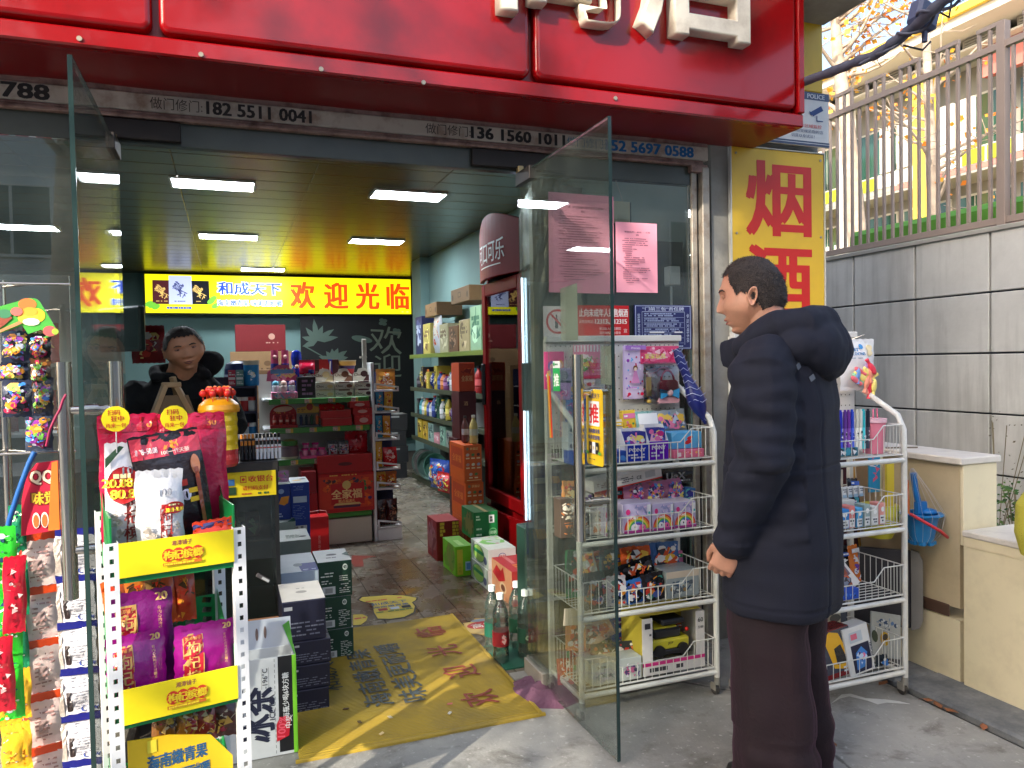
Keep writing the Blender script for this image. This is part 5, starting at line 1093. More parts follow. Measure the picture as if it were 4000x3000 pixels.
def rspec(n,kinds,hmax):
 out=[]
 for i in range(n):
  kd=q.choice(kinds);c=q.choice([(24,84,60),(160,40,40),(40,60,130),(190,170,60),(190,190,186),(40,34,40),(120,60,110),(60,140,150),(200,110,50),(90,130,60)]);c2_=q.choice([(220,220,210),(30,30,40),(200,60,50),(230,200,80),(60,120,90)])
  cn={(24,84,60):'dark green',(160,40,40):'red',(40,60,130):'blue',(190,170,60):'yellow',(190,190,186):'whitish',(40,34,40):'black',(120,60,110):'purple',(60,140,150):'teal',(200,110,50):'orange',(90,130,60):'olive green'}[c]
  out.append(((kd,cn+' '+{'box':'box of goods','bag':'bag of goods','bottle':'bottle of cleaner'}[kd],{'box':'household_box','bag':'household_bag','bottle':'cleaning_bottle'}[kd]),c,c2_,hmax*q.uniform(.6,.95)))
 return out
srow(3,6.4,8.75,rspec(20,['box','bottle','bottle','bag'],.27),'second wall shelf from the top');srow(2,6.5,8.75,rspec(20,['bottle','bag','bottle','box'],.25),'third wall shelf from the top');srow(1,7.0,8.75,[(bx('yellow packaged box'),(200,170,50),(90,60,30),.22),(bx('yellow and dark box'),(196,160,50),(60,40,30),.21),(bx('pale teal printed box'),(150,180,170),(50,80,80),.2),(bx('small pink box'),(206,140,150),(230,220,220),.11),(bx('mint green box'),(130,170,150),(60,90,80),.2),(bx('patterned grey box'),(140,150,140),(60,70,80),.17),(bt('dark spray bottle'),(40,40,46),(180,180,180),.2)],'fourth wall shelf from the top')
# basins under the lowest board
for i in range(5):
 m_=M(((110,140,130),(150,160,150),(170,150,150),(130,160,150),(110,170,150))[i]);m_.lathe([(.10,0),(.14,.06),(.16,.10),(.165,.10),(.163,.095),(.135,.055),(.095,.008)],n=26);tag(m_.build('wash_basin',PLAST,None,(2.045+.02*0,8.62-.085*i-(.25 if i==4 else 0),.20),(1.35 if i<4 else 1.2,0,.35)),['farthest','second','third','fourth','nearest pale teal'][i]+' plastic wash basin standing on edge on the bottom shelf','basin','plastic wash basins')
m_=pouch(.36,.30,.14,(30,70,150),lambda m_,w_,h_:m_.art(-w_*.4,h_*.1,w_*.4,h_*.9,[(206,50,50),(230,200,90),(220,225,230),(40,100,190)],40,3,.35),seed=8,crinkle=.02);put(m_,'washing_powder','blue and red washing powder bag slumped on the bottom shelf behind the orange cartons','bag',(2.0,7.5,.022+.06),(0,0,-1.2))
m_=pouch(.3,.2,.12,(196,40,40),lambda m_,w_,h_:m_.art(-w_*.4,h_*.1,w_*.4,h_*.9,[(206,200,190),(230,200,90),(40,80,150)],30,4,.4),seed=18,crinkle=.02);put(m_,'washing_powder','smaller red and white bag lying in front of the blue washing powder bag','bag',(1.98,7.25,.08),(0,0,-1.3))
# black cartons at the far end of the aisle
z=.004
for i in range(4):
 m_=M((34,36,38));m_.box(0,0,0,.24,.3,.19,bev=.002);left(m_,.3,.19);m_.e2(.14,.09,.05,.07,(110,114,116));m_.e2(.14,.09,.04,.06,(50,52,54));front(m_,.24,.19);m_.r2(.02,.15,.14,.17,(150,152,150));top(m_,.19);m_.r2(0,0,.24,.3,(110,112,110));tag(m_.build('pan_carton',CARD,None,(1.72+.02*(i%2),8.9,z)),['lowest','second','third','topmost'][i]+' black pan carton of the pile at the far end of the aisle','carton','black pan cartons');z+=.192
 # ================================================================== fridges, counter, shopkeeper side
FR=mat('fridge red',(128,5,10),rough=.5,spec=.12,coat=.0,var=.06,vscale=3,dirt=(90,8,12),dscale=2,damt=.4)
FRB=mat('fridge white inside',(196,200,204),rough=.5);FGL=glassmat('fridge glass',(240,244,244),1.1,0.0)
LEDS=mat('fridge led',(240,250,255),emit=(225,240,255),es=8.0);LEDB=mat('fridge led tube',(225,245,255),emit=(205,232,255),es=2.2)
def fridge(name,label,Y0_,Y1_,body,red):
 """upright drinks fridge facing the aisle (-x)"""
 t=thing(name,label,'fridge',(1.75,Y0_,0));W_=Y1_-Y0_;D=.62
 m_=M();m_.box(.03,0,.0,D,.03,2.0);m_.box(.03,W_-.03,.0,D,W_,2.0);m_.box(.03,.03,1.96,D,W_-.03,2.0);m_.box(.03,.03,.0,D,W_-.03,.36);m_.build('cabinet',body,t)
 m_=M();m_.box(D-.02,.031,.361,D-.005,W_-.031,1.959);m_.box(.04,.031,.361,D-.02,.035,1.959);m_.box(.04,W_-.035,.361,D-.02,W_-.031,1.959);m_.build('liner',FRB,t)
 # curved kick front
 m_=M();m_.smooth=True;n_=12
 def curved(z0,z1,x0,bulge,th=.02):
  vs=[]
  for i in range(n_+1):
   y=W_*i/n_;x=x0-bulge*math.sin(math.pi*i/n_);vs+=[(x,y,z0),(x,y,z1),(x+th,y,z0),(x+th,y,z1)]
  fs=[]
  for i in range(n_):
   a=4*i;fs+=[(a,a+4,a+5,a+1),(a+2,a+3,a+7,a+6),(a+1,a+5,a+7,a+3),(a,a+2,a+6,a+4)]
  fs+=[(0,1,3,2),(4*n_,4*n_+2,4*n_+3,4*n_+1)];return vs,fs
 m_.add(*curved(.03,.33,.0,.04),None,False);m_.build('kick_panel',body,t)
 m_=M();vs,fs=curved(1.93,2.26,-.02,.07,.03);m_.add(vs,fs,None,False);m_.box(.011,.0,1.96,.3,W_,2.2)
 # raise the header in an arc
 m_.v=[(x,y,z+(.09*math.sin(math.pi*y/W_)if z>2.1 else 0))for x,y,z in m_.v];m_.build('header',body,t)
 if red:
  m_=M();m_.frame((-.093,W_*.5,2.08),(0,-1,0),(0,0,1));m_.warp=lambda x,y:-.07*(1-math.cos(math.pi*x/W_))*.9;m_.t2('可口可乐',0,0.02,.14,(226,222,220),.01,w=W_*.62);m_.r2(-.2,-.08,.2,-.072,(226,222,220));m_.build('lettering',CARD,t)
  # door frame
 d=M();d.box(-.012,0,.37,.028,.075,1.92,bev=.006);d.box(-.012,W_-.075,.37,.028,W_,1.92,bev=.006);d.box(-.012,.075,.37,.028,W_-.075,.46,bev=.006);d.box(-.012,.075,1.83,.028,W_-.075,1.92,bev=.006);dd=d.build('door',body,t)
 g_=M();g_.box(.0,.07,.455,.006,W_-.07,1.835);g_.build('glass',FGL,dd)
 h_=M();h_.box(-.035,W_-.06,1.05,-.013,W_-.03,1.35,bev=.006);h_.build('handle',BLACK,dd)
 for k in range(5):
  s_=M();s_.box(.05,.04,.42+.3*k,D-.05,W_-.04,.428+.3*k);s_.box(.045,.04,.42+.3*k,.05,W_-.04,.45+.3*k);s_.build('wire_shelf',WHITEP,t)
 if red:
  for s_,yy in((1,W_-.085),):
   l_=M()
   for i in range(34):l_.box(.026,yy-.003,.50+i*.039,.046,yy+.003,.513+i*.039)
   l_.build('led_strip',LEDS,t)
  l_=M();l_.box(.024,yy+.0045,.46,.07,yy+.0065,1.83);l_.build('led_backing',FRB,t)
 else:
  l_=M();l_.cyl((-.018,W_-.03,.36),(-.018,W_-.03,1.88),.007,n=8);l_.build('led_tube',LEDB,t)
 bm=[bottle(.23,.032,c,cp,lb,12).mesh('drink_bottle',PLAST)for c,cp,lb in(((60,26,20),(200,30,30),(190,26,34)),((200,214,216),(60,110,180),(206,40,40)),((70,110,50),(40,120,60),(220,220,120)),((206,130,50),(230,230,230),(220,120,40)),((190,206,210),(230,120,140),(240,230,230)))]
 nm=['dark cola','clear water','green tea','orange juice','pale drink']
 for k in range(5 if red else 0):
  for j in range(7):
   kk=(j//2+k+(0 if red else 2))%5;o=link('drink_bottle',bm[kk],None,(1.75+.10,Y0_+.09+j*(W_-.18)/6,.4295+.3*k));
   tag(o,'%s bottle, %s from the near side, %s shelf of the red fridge'%(nm[kk],ORD[j],['lowest','second lowest','middle','second highest','highest'][k]),'bottle','bottles in the '+('red' if red else 'dark')+' fridge')
 return t
fridge('drinks_fridge','tall red drinks fridge with an arched header and a lit glass door',4.475,5.27,FR,True)
fridge('drinks_fridge','second upright fridge with dark frame and a bright light tube behind the door glass',3.62,4.465,mat('fridge dark',(52,66,70),rough=.3),False)
# ---- counter with glass showcase
ct=thing('shop_counter','glass fronted shop counter on a brown base beside the stacked cartons','counter',(0,3.3,0))
m_=M();m_.box(-1.6,0,0,.18,.5,.31,bev=.003);m_.build('base',mat('tan board',(150,104,74),rough=.5,var=.1),ct)
m_=M();m_.box(-1.6,-.005,.915,.185,.5,.962,bev=.004);m_.build('worktop',mat('dark worktop',(52,48,46),rough=.35),ct)
m_=M();m_.box(-1.6,.004,.312,.170,.010,.914);m_.build('front_glass',[SHOWG],ct);m_=M();m_.box(.172,.004,.312,.178,.5,.914);m_.build('side_glass',[SHOWG],ct)
m_=M();m_.box(.165,-.002,.312,.181,.003,.914);m_.build('corner_bead',BLACK,ct)
m_=M();m_.box(-1.6,.47,.312,.17,.49,.914);m_.build('back_board',mat('grey green board',(120,128,120),rough=.6),ct)
m_=M();m_.box(-1.6,.02,.3125,.165,.468,.32);m_.build('inner_floor',mat('pale laminate',(190,190,184),rough=.4),ct)
m_=M();m_.box(-1.6,.15,.60,.165,.468,.608);m_.build('glass_shelf',[SHOWG],ct)
m_=M((238,206,16));m_.box(-.15,-.009,.822,.172,-.0055,.925,bev=.001);m_.frame((-.15,-.0095,.822),(1,0,0),(0,0,1))
m_.t2('收银台',.262,.073,.026,(206,40,24),.03,w=.096);m_.r2(.182,.058,.206,.086,(206,70,24));m_.r2(.185,.061,.203,.083,(238,206,16));m_.e2(.194,.072,.006,.006,(206,40,24));m_.t2('请扫码支付',.24,.036,.018,(206,60,24),.02,w=.10);m_.scrib(.186,.008,.225,.018,1,(206,90,40),3);m_.scrib(.25,.008,.305,.018,1,(60,100,50),4,.8,.9);m_.r2(.10,.05,.16,.075,(60,110,170));m_.r2(.12,.012,.165,.044,(40,70,40))
o_=m_.build('cashier_sign',CARD,None,(0,3.3,0));tag(o_,'yellow cashier desk sign with red characters on the counter front','sign')
m_=M((96,90,92));m_.box(-.03,-.012,-.008,.03,0,.008,bev=.002);m_.frame((0,-.0125,0),(1,0,0),(0,0,1));m_.r2(-.005,-.005,.028,.005,(206,206,206));o_=m_.build('lock_latch',PLAST,None,(.11,3.3,.48),(0,.6,0));tag(o_,'small grey latch fixed aslant on the counter glass','latch')
for i,(x,z,c)in enumerate(((.02,.609,(190,150,90)),(.08,.609,(150,60,50)),(-.05,.609,(60,80,60)),(.03,.321,(170,170,160)),(-.08,.321,(120,60,50)))):
 item('cigarette_carton',['tan','red','green','grey','brown'][i]+' small carton lying inside the glass counter on the '+('upper glass shelf' if i<3 else 'inner floor'),'carton',x-.03,x+.03,3.52,z,z+.09,.12,c,lambda m_,w_,h_:m_.art(0,0,w_,h_,[c,(220,200,140),(60,40,40)],8,2,.6),group='cartons inside the counter')
 # marker pens box
t_=thing('marker_tray','black tray of white marker pens standing on the counter end','pen tray',(.035,3.36,.963));m_=M((30,30,34));m_.box(0,0,0,.165,.08,.03,bev=.002);m_.build('tray',CARD,t_)
pm_=M((226,226,228));pm_.cyl((0,0,.0),(0,0,.06),.006,n=8);pm_.cyl((0,0,.045),(0,0,.05),.0063,n=8,c=(206,60,50));pm_.cyl((0,0,.06),(0,0,.078),.0058,n=8,c=(20,20,22));pme_=pm_.mesh('pen',PLAST)
pm_=M((40,40,46));pm_.cyl((0,0,.0),(0,0,.06),.006,n=8);pm_.cyl((0,0,.06),(0,0,.078),.0058,n=8,c=(206,130,50));pm2=pm_.mesh('pen',PLAST)
for i in range(11):
 link('pen',pm2 if i<4 else pme_,t_,(.008+.015*i,-.008,.0+.004));link('pen',pm2 if i<4 else pme_,t_,(.008+.015*i,.025,.03))
m_=M((190,186,176));m_.box(0,0,0,.15,.11,.008);top(m_,.008);m_.scrib(.01,.01,.14,.1,5,(120,116,110),4,.4);o_=m_.build('price_sheet',PAPER,None,(.03,3.45,1.045),(0.05,0,.05));tag(o_,'pale sheet of paper lying over the marker tray','paper')
# candy jar with lollipops
t_=thing('lollipop_jar','tall yellow ribbed candy jar topped with a ring of red lollipops','candy jar',(-.04,3.22,.963));m_=M();r=.075;pr=[(r*.8,0),(r*.9,.01)];cs=[(190,60,70)]
for i in range(10):pr+=[(r*(.88 if i%2 else .92),.03+i*.019)];cs.append((206,60,60)if i<3 else(232,190,30))
cs.append((232,190,30));pr+=[(r*.9,.215)]
m_.lathe(pr,n=22,cols=cs);m_.art if 0 else None;m_.build('jar_body',FILM,t_)
m_=M((226,150,20));m_.lathe([(r*1.02,.0),(r*1.05,.012),(r*.98,.03),(r*.7,.05),(r*.35,.058)],n=22);m_.build('lid',PLAST,t_,(0,0,.2155))
m_=M((226,40,36));m_.sphere((0,0,.055),.014,10,8,(216,40,34));m_.cyl((0,0,0),(0,0,.045),.002,n=6,c=(206,60,50));m_.sphere((0,0,.064),.008,8,6,(240,130,60));lp=m_.mesh('lollipop',FILM)
for i in range(13):a_=i*2*math.pi/13;rr=r*.78 if i%2 else r*.5;link('lollipop',lp,t_,(rr*math.cos(a_),rr*math.sin(a_),.235+(.012 if i%2==0 else 0)))
m_=M((206,50,60));m_.lathe([(.05,0),(.055,.05),(.04,.06)],n=16);m_.art if 0 else None;o_=m_.build('candy_pot',FILM,None,(.0,3.24,.905));bpy.data.objects.remove(o_)
# wooden A frame easel top in front of the shopkeeper
t_=thing('wooden_easel','light wooden folding easel standing on the counter in front of the shopkeeper','easel',(-.245,3.40,.963));t_.scale=(1.35,1.2,1.08);WOODL=mat('light wood',(176,146,104),rough=.6,var=.12,vscale=30)
for nm,p0,p1,wd in(('leg',(-.09,-.03,0),(.0,0,.30),.026),('leg',(.145,-.03,0),(.03,0,.30),.018),('leg',(.07,.1,0),(.02,.02,.33),.016)):
 m_=M();a_,b__=Vector(p0),Vector(p1);d=(b__-a_);L_=d.length;m_.T=Matrix.Translation(a_)@d.to_track_quat('Z','Y').to_matrix().to_4x4();m_.box(-wd/2,-.008,0,wd/2,.008,L_,bev=.002);m_.build(nm,WOODL,t_)
m_=M();m_.box(-.07,-.03,.03,.12,-.022,.26);m_.v=[(x*(1-(z-.03)*2.6)+(z*.06),y+z*.08,z)for x,y,z in m_.v];m_.build('board',mat('darker wood',(120,96,66),rough=.7),t_)  # board in a darker brown than the legs
m_=M();m_.box(-.01,-.012,.29,.045,.012,.31,bev=.003);m_.build('hinge_block',WOODL,t_)
# cigarette and gum shelf behind, left of the display shelving
sh=thing('gum_rack','dark counter rack with rows of gum pots right of the shopkeeper','rack',(0,4.6,0));xa,xb=atY(4.6,*kA(-260,600)).x,atY(4.6,*kA(330,600)).x
m_=M();m_.box(xa,.12,.6,xb,.135,1.30)
for z in(1.235,1.09,.94):m_.box(xa,0,z,xb,.12,z+.012)
m_.box(xb-.008,0,.6,xb,.12,1.25);m_.box(xa,0,.0,xb,.12,.6);m_.build('frame',mat('navy rack',(38,36,62),rough=.5),sh)
pot=[]
for c,l_ in(((170,40,40),(226,216,206)),((196,196,190),(180,60,50)),((36,110,160),(226,226,220)),((190,120,50),(226,216,206))):
 m_=M(c);m_.lathe([(.024,0),(.026,.005),(.026,.06)],n=12);m_.lathe([(.027,.06),(.027,.08)],n=12,c=l_);pot.append(m_.mesh('gum_pot',PLAST))
k=0
for zi,z in enumerate((1.103,.953)):
 for i in range(6):
  x=xa+.03+i*(xb-xa-.06)/5;o=link('gum_pot',pot[(i+zi)%4],None,(x,4.64,z));tag(o,'%s gum pot from the left, %s row of the navy rack by the shopkeeper'%(ORD[i],['upper','lower'][zi]),'pot','gum pots')
m_=M((30,130,190));m_.lathe([(.04,0),(.042,.01),(.042,.12)],n=16);m_.lathe([(.044,.12),(.044,.145)],n=16,c=(206,200,180));m_.frame((0,-.0425,.06),(1,0,0),(0,0,1));m_.art(-.025,-.04,.025,.04,[(230,220,120),(120,200,220),(240,240,240)],12,3,.4);p_=atY(4.66,*kA(260,400));tag(m_.build('wipes_tub',PLAST,None,(p_.x,4.66,1.248)),'blue tub with a cream lid standing on the navy rack','tub')
for i,(c,lb)in enumerate((((196,60,80),'pink and white gum box on the navy rack, left one'),((110,150,140),'grey-green gum box on the navy rack, next to the blue tub'))):
 a,b,_,_=fy(kA,4.62,-30+98*i,62+98*i,340);item('gum_box',lb,'box',a,b,4.62,1.248,1.34,.08,c,lambda m_,w_,h_:(m_.r2(.002,h_*.4,w_-.002,h_*.55,(226,220,216)),m_.scrib(w_*.1,h_*.1,w_*.9,h_*.3,2,(230,226,220),3),m_.scrib(w_*.1,h_*.65,w_*.9,h_*.9,2,(230,226,220),4)))
a=atY(4.75,*kA(100,230));m_=M((20,36,96));m_.lathe([(.075,0),(.08,.01),(.08,.10),(.07,.13),(.03,.145)],n=20);m_.lathe([(.081,.05),(.081,.065)],n=20,c=(190,200,220));tag(m_.build('blue_drum',PLAST,None,(a.x,4.85,1.248)),'round navy drum with a pale stripe behind the gum boxes','drum')
# shelf with snacks on the left wall behind the shopkeeper
a=atY(6.2,560,1330);m_=M((120,20,30));
t_=thing('left_shelving','white wall shelf with hanging red snack bags behind the shopkeeper on the left','shelving',(-1.9,5.4,0))
for z in(.5,.95,1.38):m_=M();m_.box(-.6,0,z,.9,.5,z+.02);m_.build('shelf_board',WHITEP,t_)
m_=M();m_.box(-.6,.5,.0,.9,.52,2.0);m_.build('back_panel',mat('grey green board'),t_)
for i,(x,z)in enumerate(((-1.62,1.402),(-1.36,1.402),(-1.12,1.402),(-1.62,.972),(-1.36,.972),(-1.12,.972))):
 m_=pouch(.2,.26,.08,(150,24,30),lambda m_,w_,h_:m_.art(-w_*.4,h_*.1,w_*.4,h_*.9,[(226,180,90),(206,60,50),(120,10,20),(230,220,210)],30,i,.4),seed=i+80,crinkle=.012);put(m_,'snack_bag','%s red snack bag on the %s board behind the shopkeeper'%(['left','middle','right'][i%3],['upper','lower'][i//3]),'snack bag',(x,5.62,z),group='red snack bags behind the shopkeeper')
a=atY(5.3,565,1330);m_=pouch(.19,.24,.06,(130,24,30),lambda m_,w_,h_:m_.art(-w_*.4,h_*.1,w_*.4,h_*.9,[(226,200,120),(206,60,50),(120,10,20),(230,220,210)],30,3,.4),seed=3);put(m_,'snack_bag','red snack bag hanging at head height left of the shopkeeper under the lit sign','snack bag',(a.x+.02,5.3,1.39),group='red snack bags behind the shopkeeper')
m_=M((30,50,44));m_.box(-.4,0,0,-.02,.04,.24,bev=.01);m_.frame((-.38,-.0005,.02),(1,0,0),(0,0,1));m_.r2(0,0,.34,.2,(18,26,24));tag(m_.build('monitor_screen',PLAST,None,(-.42,4.4,1.45),(0,0,-.9)),'dark wall screen turned edge on left of the shopkeeper','screen')
# floor decals
def decal(name,label,pts,c,rim,extra):
 cx_=sum(p[0]for p in pts)/len(pts);cy_=sum(p[1]for p in pts)/len(pts);m_=M(c);big=[((p[0]-cx_)*1.07,(p[1]-cy_)*1.07)for p in pts];m_.prism(big,0,.0008,rim,'z');m_.frame((0,0,.0008),(1,0,0),(0,1,0));m_.p2([(p[0]-cx_,p[1]-cy_)for p in pts],c);extra(m_);tag(m_.build(name,WORN,None,(cx_,cy_,.0075)),label,'floor sticker')
def g5(u,v):p=atZ(.0,*k5(u,v));return(p.x,p.y)
pts=[g5(*p)for p in((760,600),(700,592),(668,580),(690,560),(770,555),(850,548),(950,550),(1040,565),(1035,580),(1010,595),(1030,620),(1020,660),(960,690),(870,702),(790,700),(765,660))]
decal('floor_sticker','round yellow floor sticker with blue lettering on the stained tiles behind the mat',pts,(206,180,60),(40,36,34),lambda m_:(m_.t2('和成天下',.0,.03,.05,(70,90,120),.02,w=.2),m_.t2('海南嫩青果',.0,-.03,.035,(70,90,120),.02,w=.2),m_.scrib(-.12,.08,.12,.11,1,(190,70,50),3),m_.r2(-.08,-.1,-.03,-.06,(150,40,40)),m_.r2(-.015,-.1,.035,-.06,(180,190,200)),m_.r2(.05,-.1,.1,-.06,(30,30,30)),m_.scrib(-.1,-.14,.1,-.11,1,(90,130,70),2)))
pts=[g5(*p)for p in((630,675),(690,672),(725,690),(715,715),(680,742),(630,745))]
decal('floor_sticker','piece of a yellow round sticker showing between the green cartons and the mat',pts,(206,180,60),(40,36,34),lambda m_:m_.scrib(-.03,.0,.03,.04,1,(190,70,50),3))
pts=[g5(*p)for p in((1380,790),(1350,730),(1410,722),(1420,700),(1520,700),(1525,715),(1560,730),(1605,795),(1480,805))]
decal('floor_sticker','red and yellow floor sticker with worn white lettering right of the yellow mat',pts,(206,176,110),(196,160,80),lambda m_:(m_.e2(.0,.0,.085,.055,(186,50,50),18),m_.t2('高风',.0,-.005,.06,(226,214,206),.02,w=.12),m_.e2(.0,.07,.045,.02,(150,160,170),16)))
pts=[g5(*p)for p in((625,290),(775,296),(690,312),(700,360),(640,362),(620,330))]
decal('floor_sticker','torn red arrow sticker on the floor tiles near the green cartons',pts,(130,50,34),(120,60,46),lambda m_:None)
# the floor mat
MATM=mat('yellow ribbed mat',attr=True,rough=.75,var=.1,vscale=7,dirt=(120,104,62),dscale=2.6,damt=.75)
n=MATM.node_tree;wv=n.nodes.new('ShaderNodeTexWave');wv.bands_direction='Y';wv.inputs['Scale'].default_value=26;wv.inputs['Distortion'].default_value=.3
tc_=[q for q in n.nodes if q.type=='TEX_COORD'][0];n.links.new(tc_.outputs['Object'],wv.inputs['Vector']);bp_=n.nodes.new('ShaderNodeBump');bp_.inputs['Strength'].default_value=.8;bp_.inputs['Distance'].default_value=.004;n.links.new(wv.outputs['Color'],bp_.inputs['Height']);n.links.new(bp_.outputs[0],n.nodes['Principled BSDF'].inputs['Normal'])
mt_=thing('door_mat','large yellow ribbed plastic mat with worn blue and red characters across the doorway','mat',(.19,2.665,.001));q=random.Random(3)
m_=M((176,146,40));vs=[];fs=[];NX,NY=44,60;MW,MH=.89,1.25
for j in range(NY+1):
 for i in range(NX+1):
  x,y=MW*i/NX,MH*j/NY;e=min(x,MW-x,y,MH-y);vs.append((x+.012*y,y,min(.012,.006+.4*e)+.004*noise.noise(Vector((x*3,y*3,0)))))
for j in range(NY):
 for i in range(NX):fs.append((j*(NX+1)+i,j*(NX+1)+i+1,(j+1)*(NX+1)+i+1,(j+1)*(NX+1)+i))
m_.add(vs,fs,None,True);m_.box(-.012,-.014,0,MW+.02,0.0,.009,(186,156,50));m_.box(MW+.0,0,0,MW+.012,MH,.010,(186,156,50));m_.build('mat_sheet',MATM,mt_)
def ml(*a,**k):
 m_=M();m_.frame((0,0,.0165),(1,0,0),(0,1,0));m_.warp=lambda x,y:.004*noise.noise(Vector((x*3,y*3,0)));m_.t2(*a,**k);m_.build('lettering',WORN,mt_)
def mp(u,v):p=atZ(.012,*k5(u,v));return p.x-.19,p.y-2.665
for ch,(u,v)in zip('欢迎光临',((1450,1215),(1325,1040),(1215,905),(1125,782))):ml(ch,*mp(u,v),.15,(140,52,30),.01,w=.13,rot=1.5708)
p0,p1=mp(1010,1200),mp(860,885);ml('味美更耐嚼',(p0[0]+p1[0])/2,(p0[1]+p1[1])/2,.115,(56,66,66),.015,w=p1[1]-p0[1]+.1,rot=1.5708)
p0,p1=mp(770,1235),mp(680,925);ml('海南嫩青果',(p0[0]+p1[0])/2,(p0[1]+p1[1])/2,.115,(56,66,66),.015,w=p1[1]-p0[1]+.1,rot=1.5708)
p0,p1=mp(520,1165),mp(510,1030);ml('和成天下',(p0[0]+p1[0])/2-.03,(p0[1]+p1[1])/2+.1,.10,(70,74,60),.01,w=.42,rot=1.5708)
for i,(u,v,c)in enumerate(((1255,1248,(214,120,110)),(1255,1308,(206,200,190)),(870,1335,(206,196,170)),(585,1280,(110,80,50)),(815,1440,(226,200,150)),(670,1365,(90,70,40)))):
 p_=atZ(.016,*k5(u,v));m_=M(c);m_.prism([(-.012,-.004),(.008,-.007),(.014,.004),(-.006,.007)],0,.002,None,'z');tag(m_.build('paper_scrap',PAPER,None,(p_.x,p_.y,.0185),(0,0,i)),['small pinkish scrap of wrapper on the mat beside the nearest red character','small whitish scrap just in front of the pinkish scrap on the mat','pale scrap on the mat in front of the blue characters','brown crumb near the left side of the mat','cream crumb close to the front edge of the mat','dark crumb between the blue characters and the front edge of the mat'][i],'scrap')
 # ================================================================== wire racks with toys
kS,kO,kF,kG=crop(2000,1200,.5425),crop(2000,2000,.6028),crop(3200,1200,.5424),crop(2700,2100,.5877)
k0,k9,k6,k7=crop(0,1000,.6027),crop(0,2000,.6027),crop(0,1150,.36174),crop(0,1750,.7533)
RW=.60
def rack(label,x,y,w_=RW):
 t=thing('display_rack',label,'rack',(x,y,0),0,'white wire racks of toys on the pavement')
 for s_ in(0,1):
  X=w_*s_
  m_=M();m_.tube([(X,0,.07),(X,0,.9),(X,.002,1.06),(X,.03,1.115),(X,.28,1.25)],.0115,8);m_.build('front_post',WHITEM,t)
  m_=M();m_.box(X-.011,.27,.07,X+.011,.29,1.44,bev=.002);m_.build('back_post',WHITEM,t)
  m_=M();m_.tube([(X,0,.09),(X,.28,.09)],.01,6);m_.build('side_bar',WHITEM,t)
 for X in(0,w_):
  for Y in(0,.28):
   m_=M();m_.cyl((X,Y,.045),(X,Y,.075),.012,n=10,c=(140,138,130));m_.box(X-.012,Y-.004,.02,X-.008,Y+.028,.05,(150,146,138));m_.box(X+.008,Y-.004,.02,X+.012,Y+.028,.05,(150,146,138));m_.cyl((X-.007,Y+.012,.022),(X+.007,Y+.012,.022),.0215,n=14,c=(60,58,56));m_.build('caster',PLAST,t)
 for z in(.095,.385,.665,.94):
  m_=M();m_.cyl((0,0,z),(w_,0,z),.0105,n=8);m_.cyl((0,.28,z),(w_,.28,z),.008,n=6);m_.build('shelf_bar',WHITEM,t)
  m_=M();zz=z+.022;r=.0019
  for q,rr in((zz,.0024),):m_.tube([(.012,-.004,q),(w_-.012,-.004,q)],rr,5)
  prof=lambda x:.125 if x<.11 or x>w_-.11 else(.075 if .16<x<w_-.16 else(.125-(x-.11)if x<.3 else .125-(w_-.11-x)))
  pts=[(.012,-.004,zz+.118),(.11,-.004,zz+.118),(.16,-.004,zz+.068),(w_-.16,-.004,zz+.068),(w_-.11,-.004,zz+.118),(w_-.012,-.004,zz+.118)]
  m_.tube(pts,.0024,5)
  n_=18
  for i in range(n_+1):xx=.012+(w_-.024)*i/n_;m_.tube([(xx,-.004,zz),(xx,-.004,zz+max(.066,prof(xx)-.006))],r,4,None,False)
  for xx in(.012,w_-.012):
   for q in(zz,zz+.118):m_.tube([(xx,-.004,q),(xx,.27,q)],.0024,5)
   for i in range(9):yy=.03*i+.01;m_.tube([(xx,yy,zz),(xx,yy,zz+.118)],r,4,None,False)
  for i in range(10):yy=.01+.028*i;m_.tube([(.012,yy,zz-.003),(w_-.012,yy,zz-.003)],r,4,None,False)
  m_.tube([(.012,.27,zz+.118),(w_-.012,.27,zz+.118)],.0024,4)
  o=m_.build('wire_basket',WHITEM,t);o['kind']='stuff'
 m_=M((214,212,206));m_.box(-.01,.262,1.0,w_+.01,.268,1.452);m_.box(-.014,.245,1.43,w_+.014,.275,1.456,bev=.003)
 m_.frame((0,.2615,0),(1,0,0),(0,0,1))
 for j in range(10):
  for i in range(27):m_.add([m_._p(.01+.022*i+a,1.415-.045*j+b)for a,b in((-.0025,-.0025),(.0025,-.0025),(.0025,.0025),(-.0025,.0025))],[(0,1,2,3)],(90,86,80))
 m_.build('peg_board',mat('peg board',attr=True,rough=.5),t)
 return t
r1=rack('white wire rack in front of the fixed window, filled with pink toys',1.205,2.55)
r2=rack('white wire rack half hidden behind the man, holding pens and toy cars',1.885,2.26)
PK=[(236,120,180),(250,190,220),(120,90,190),(90,150,230),(250,230,120),(240,240,245),(210,50,130)]
BLU_=[(40,70,170),(90,150,220),(230,235,245),(150,60,170),(240,180,60)]
FOILP=[(40,44,56),(200,60,50),(230,230,235),(60,130,120),(230,150,50),(70,90,160),(20,22,28)]
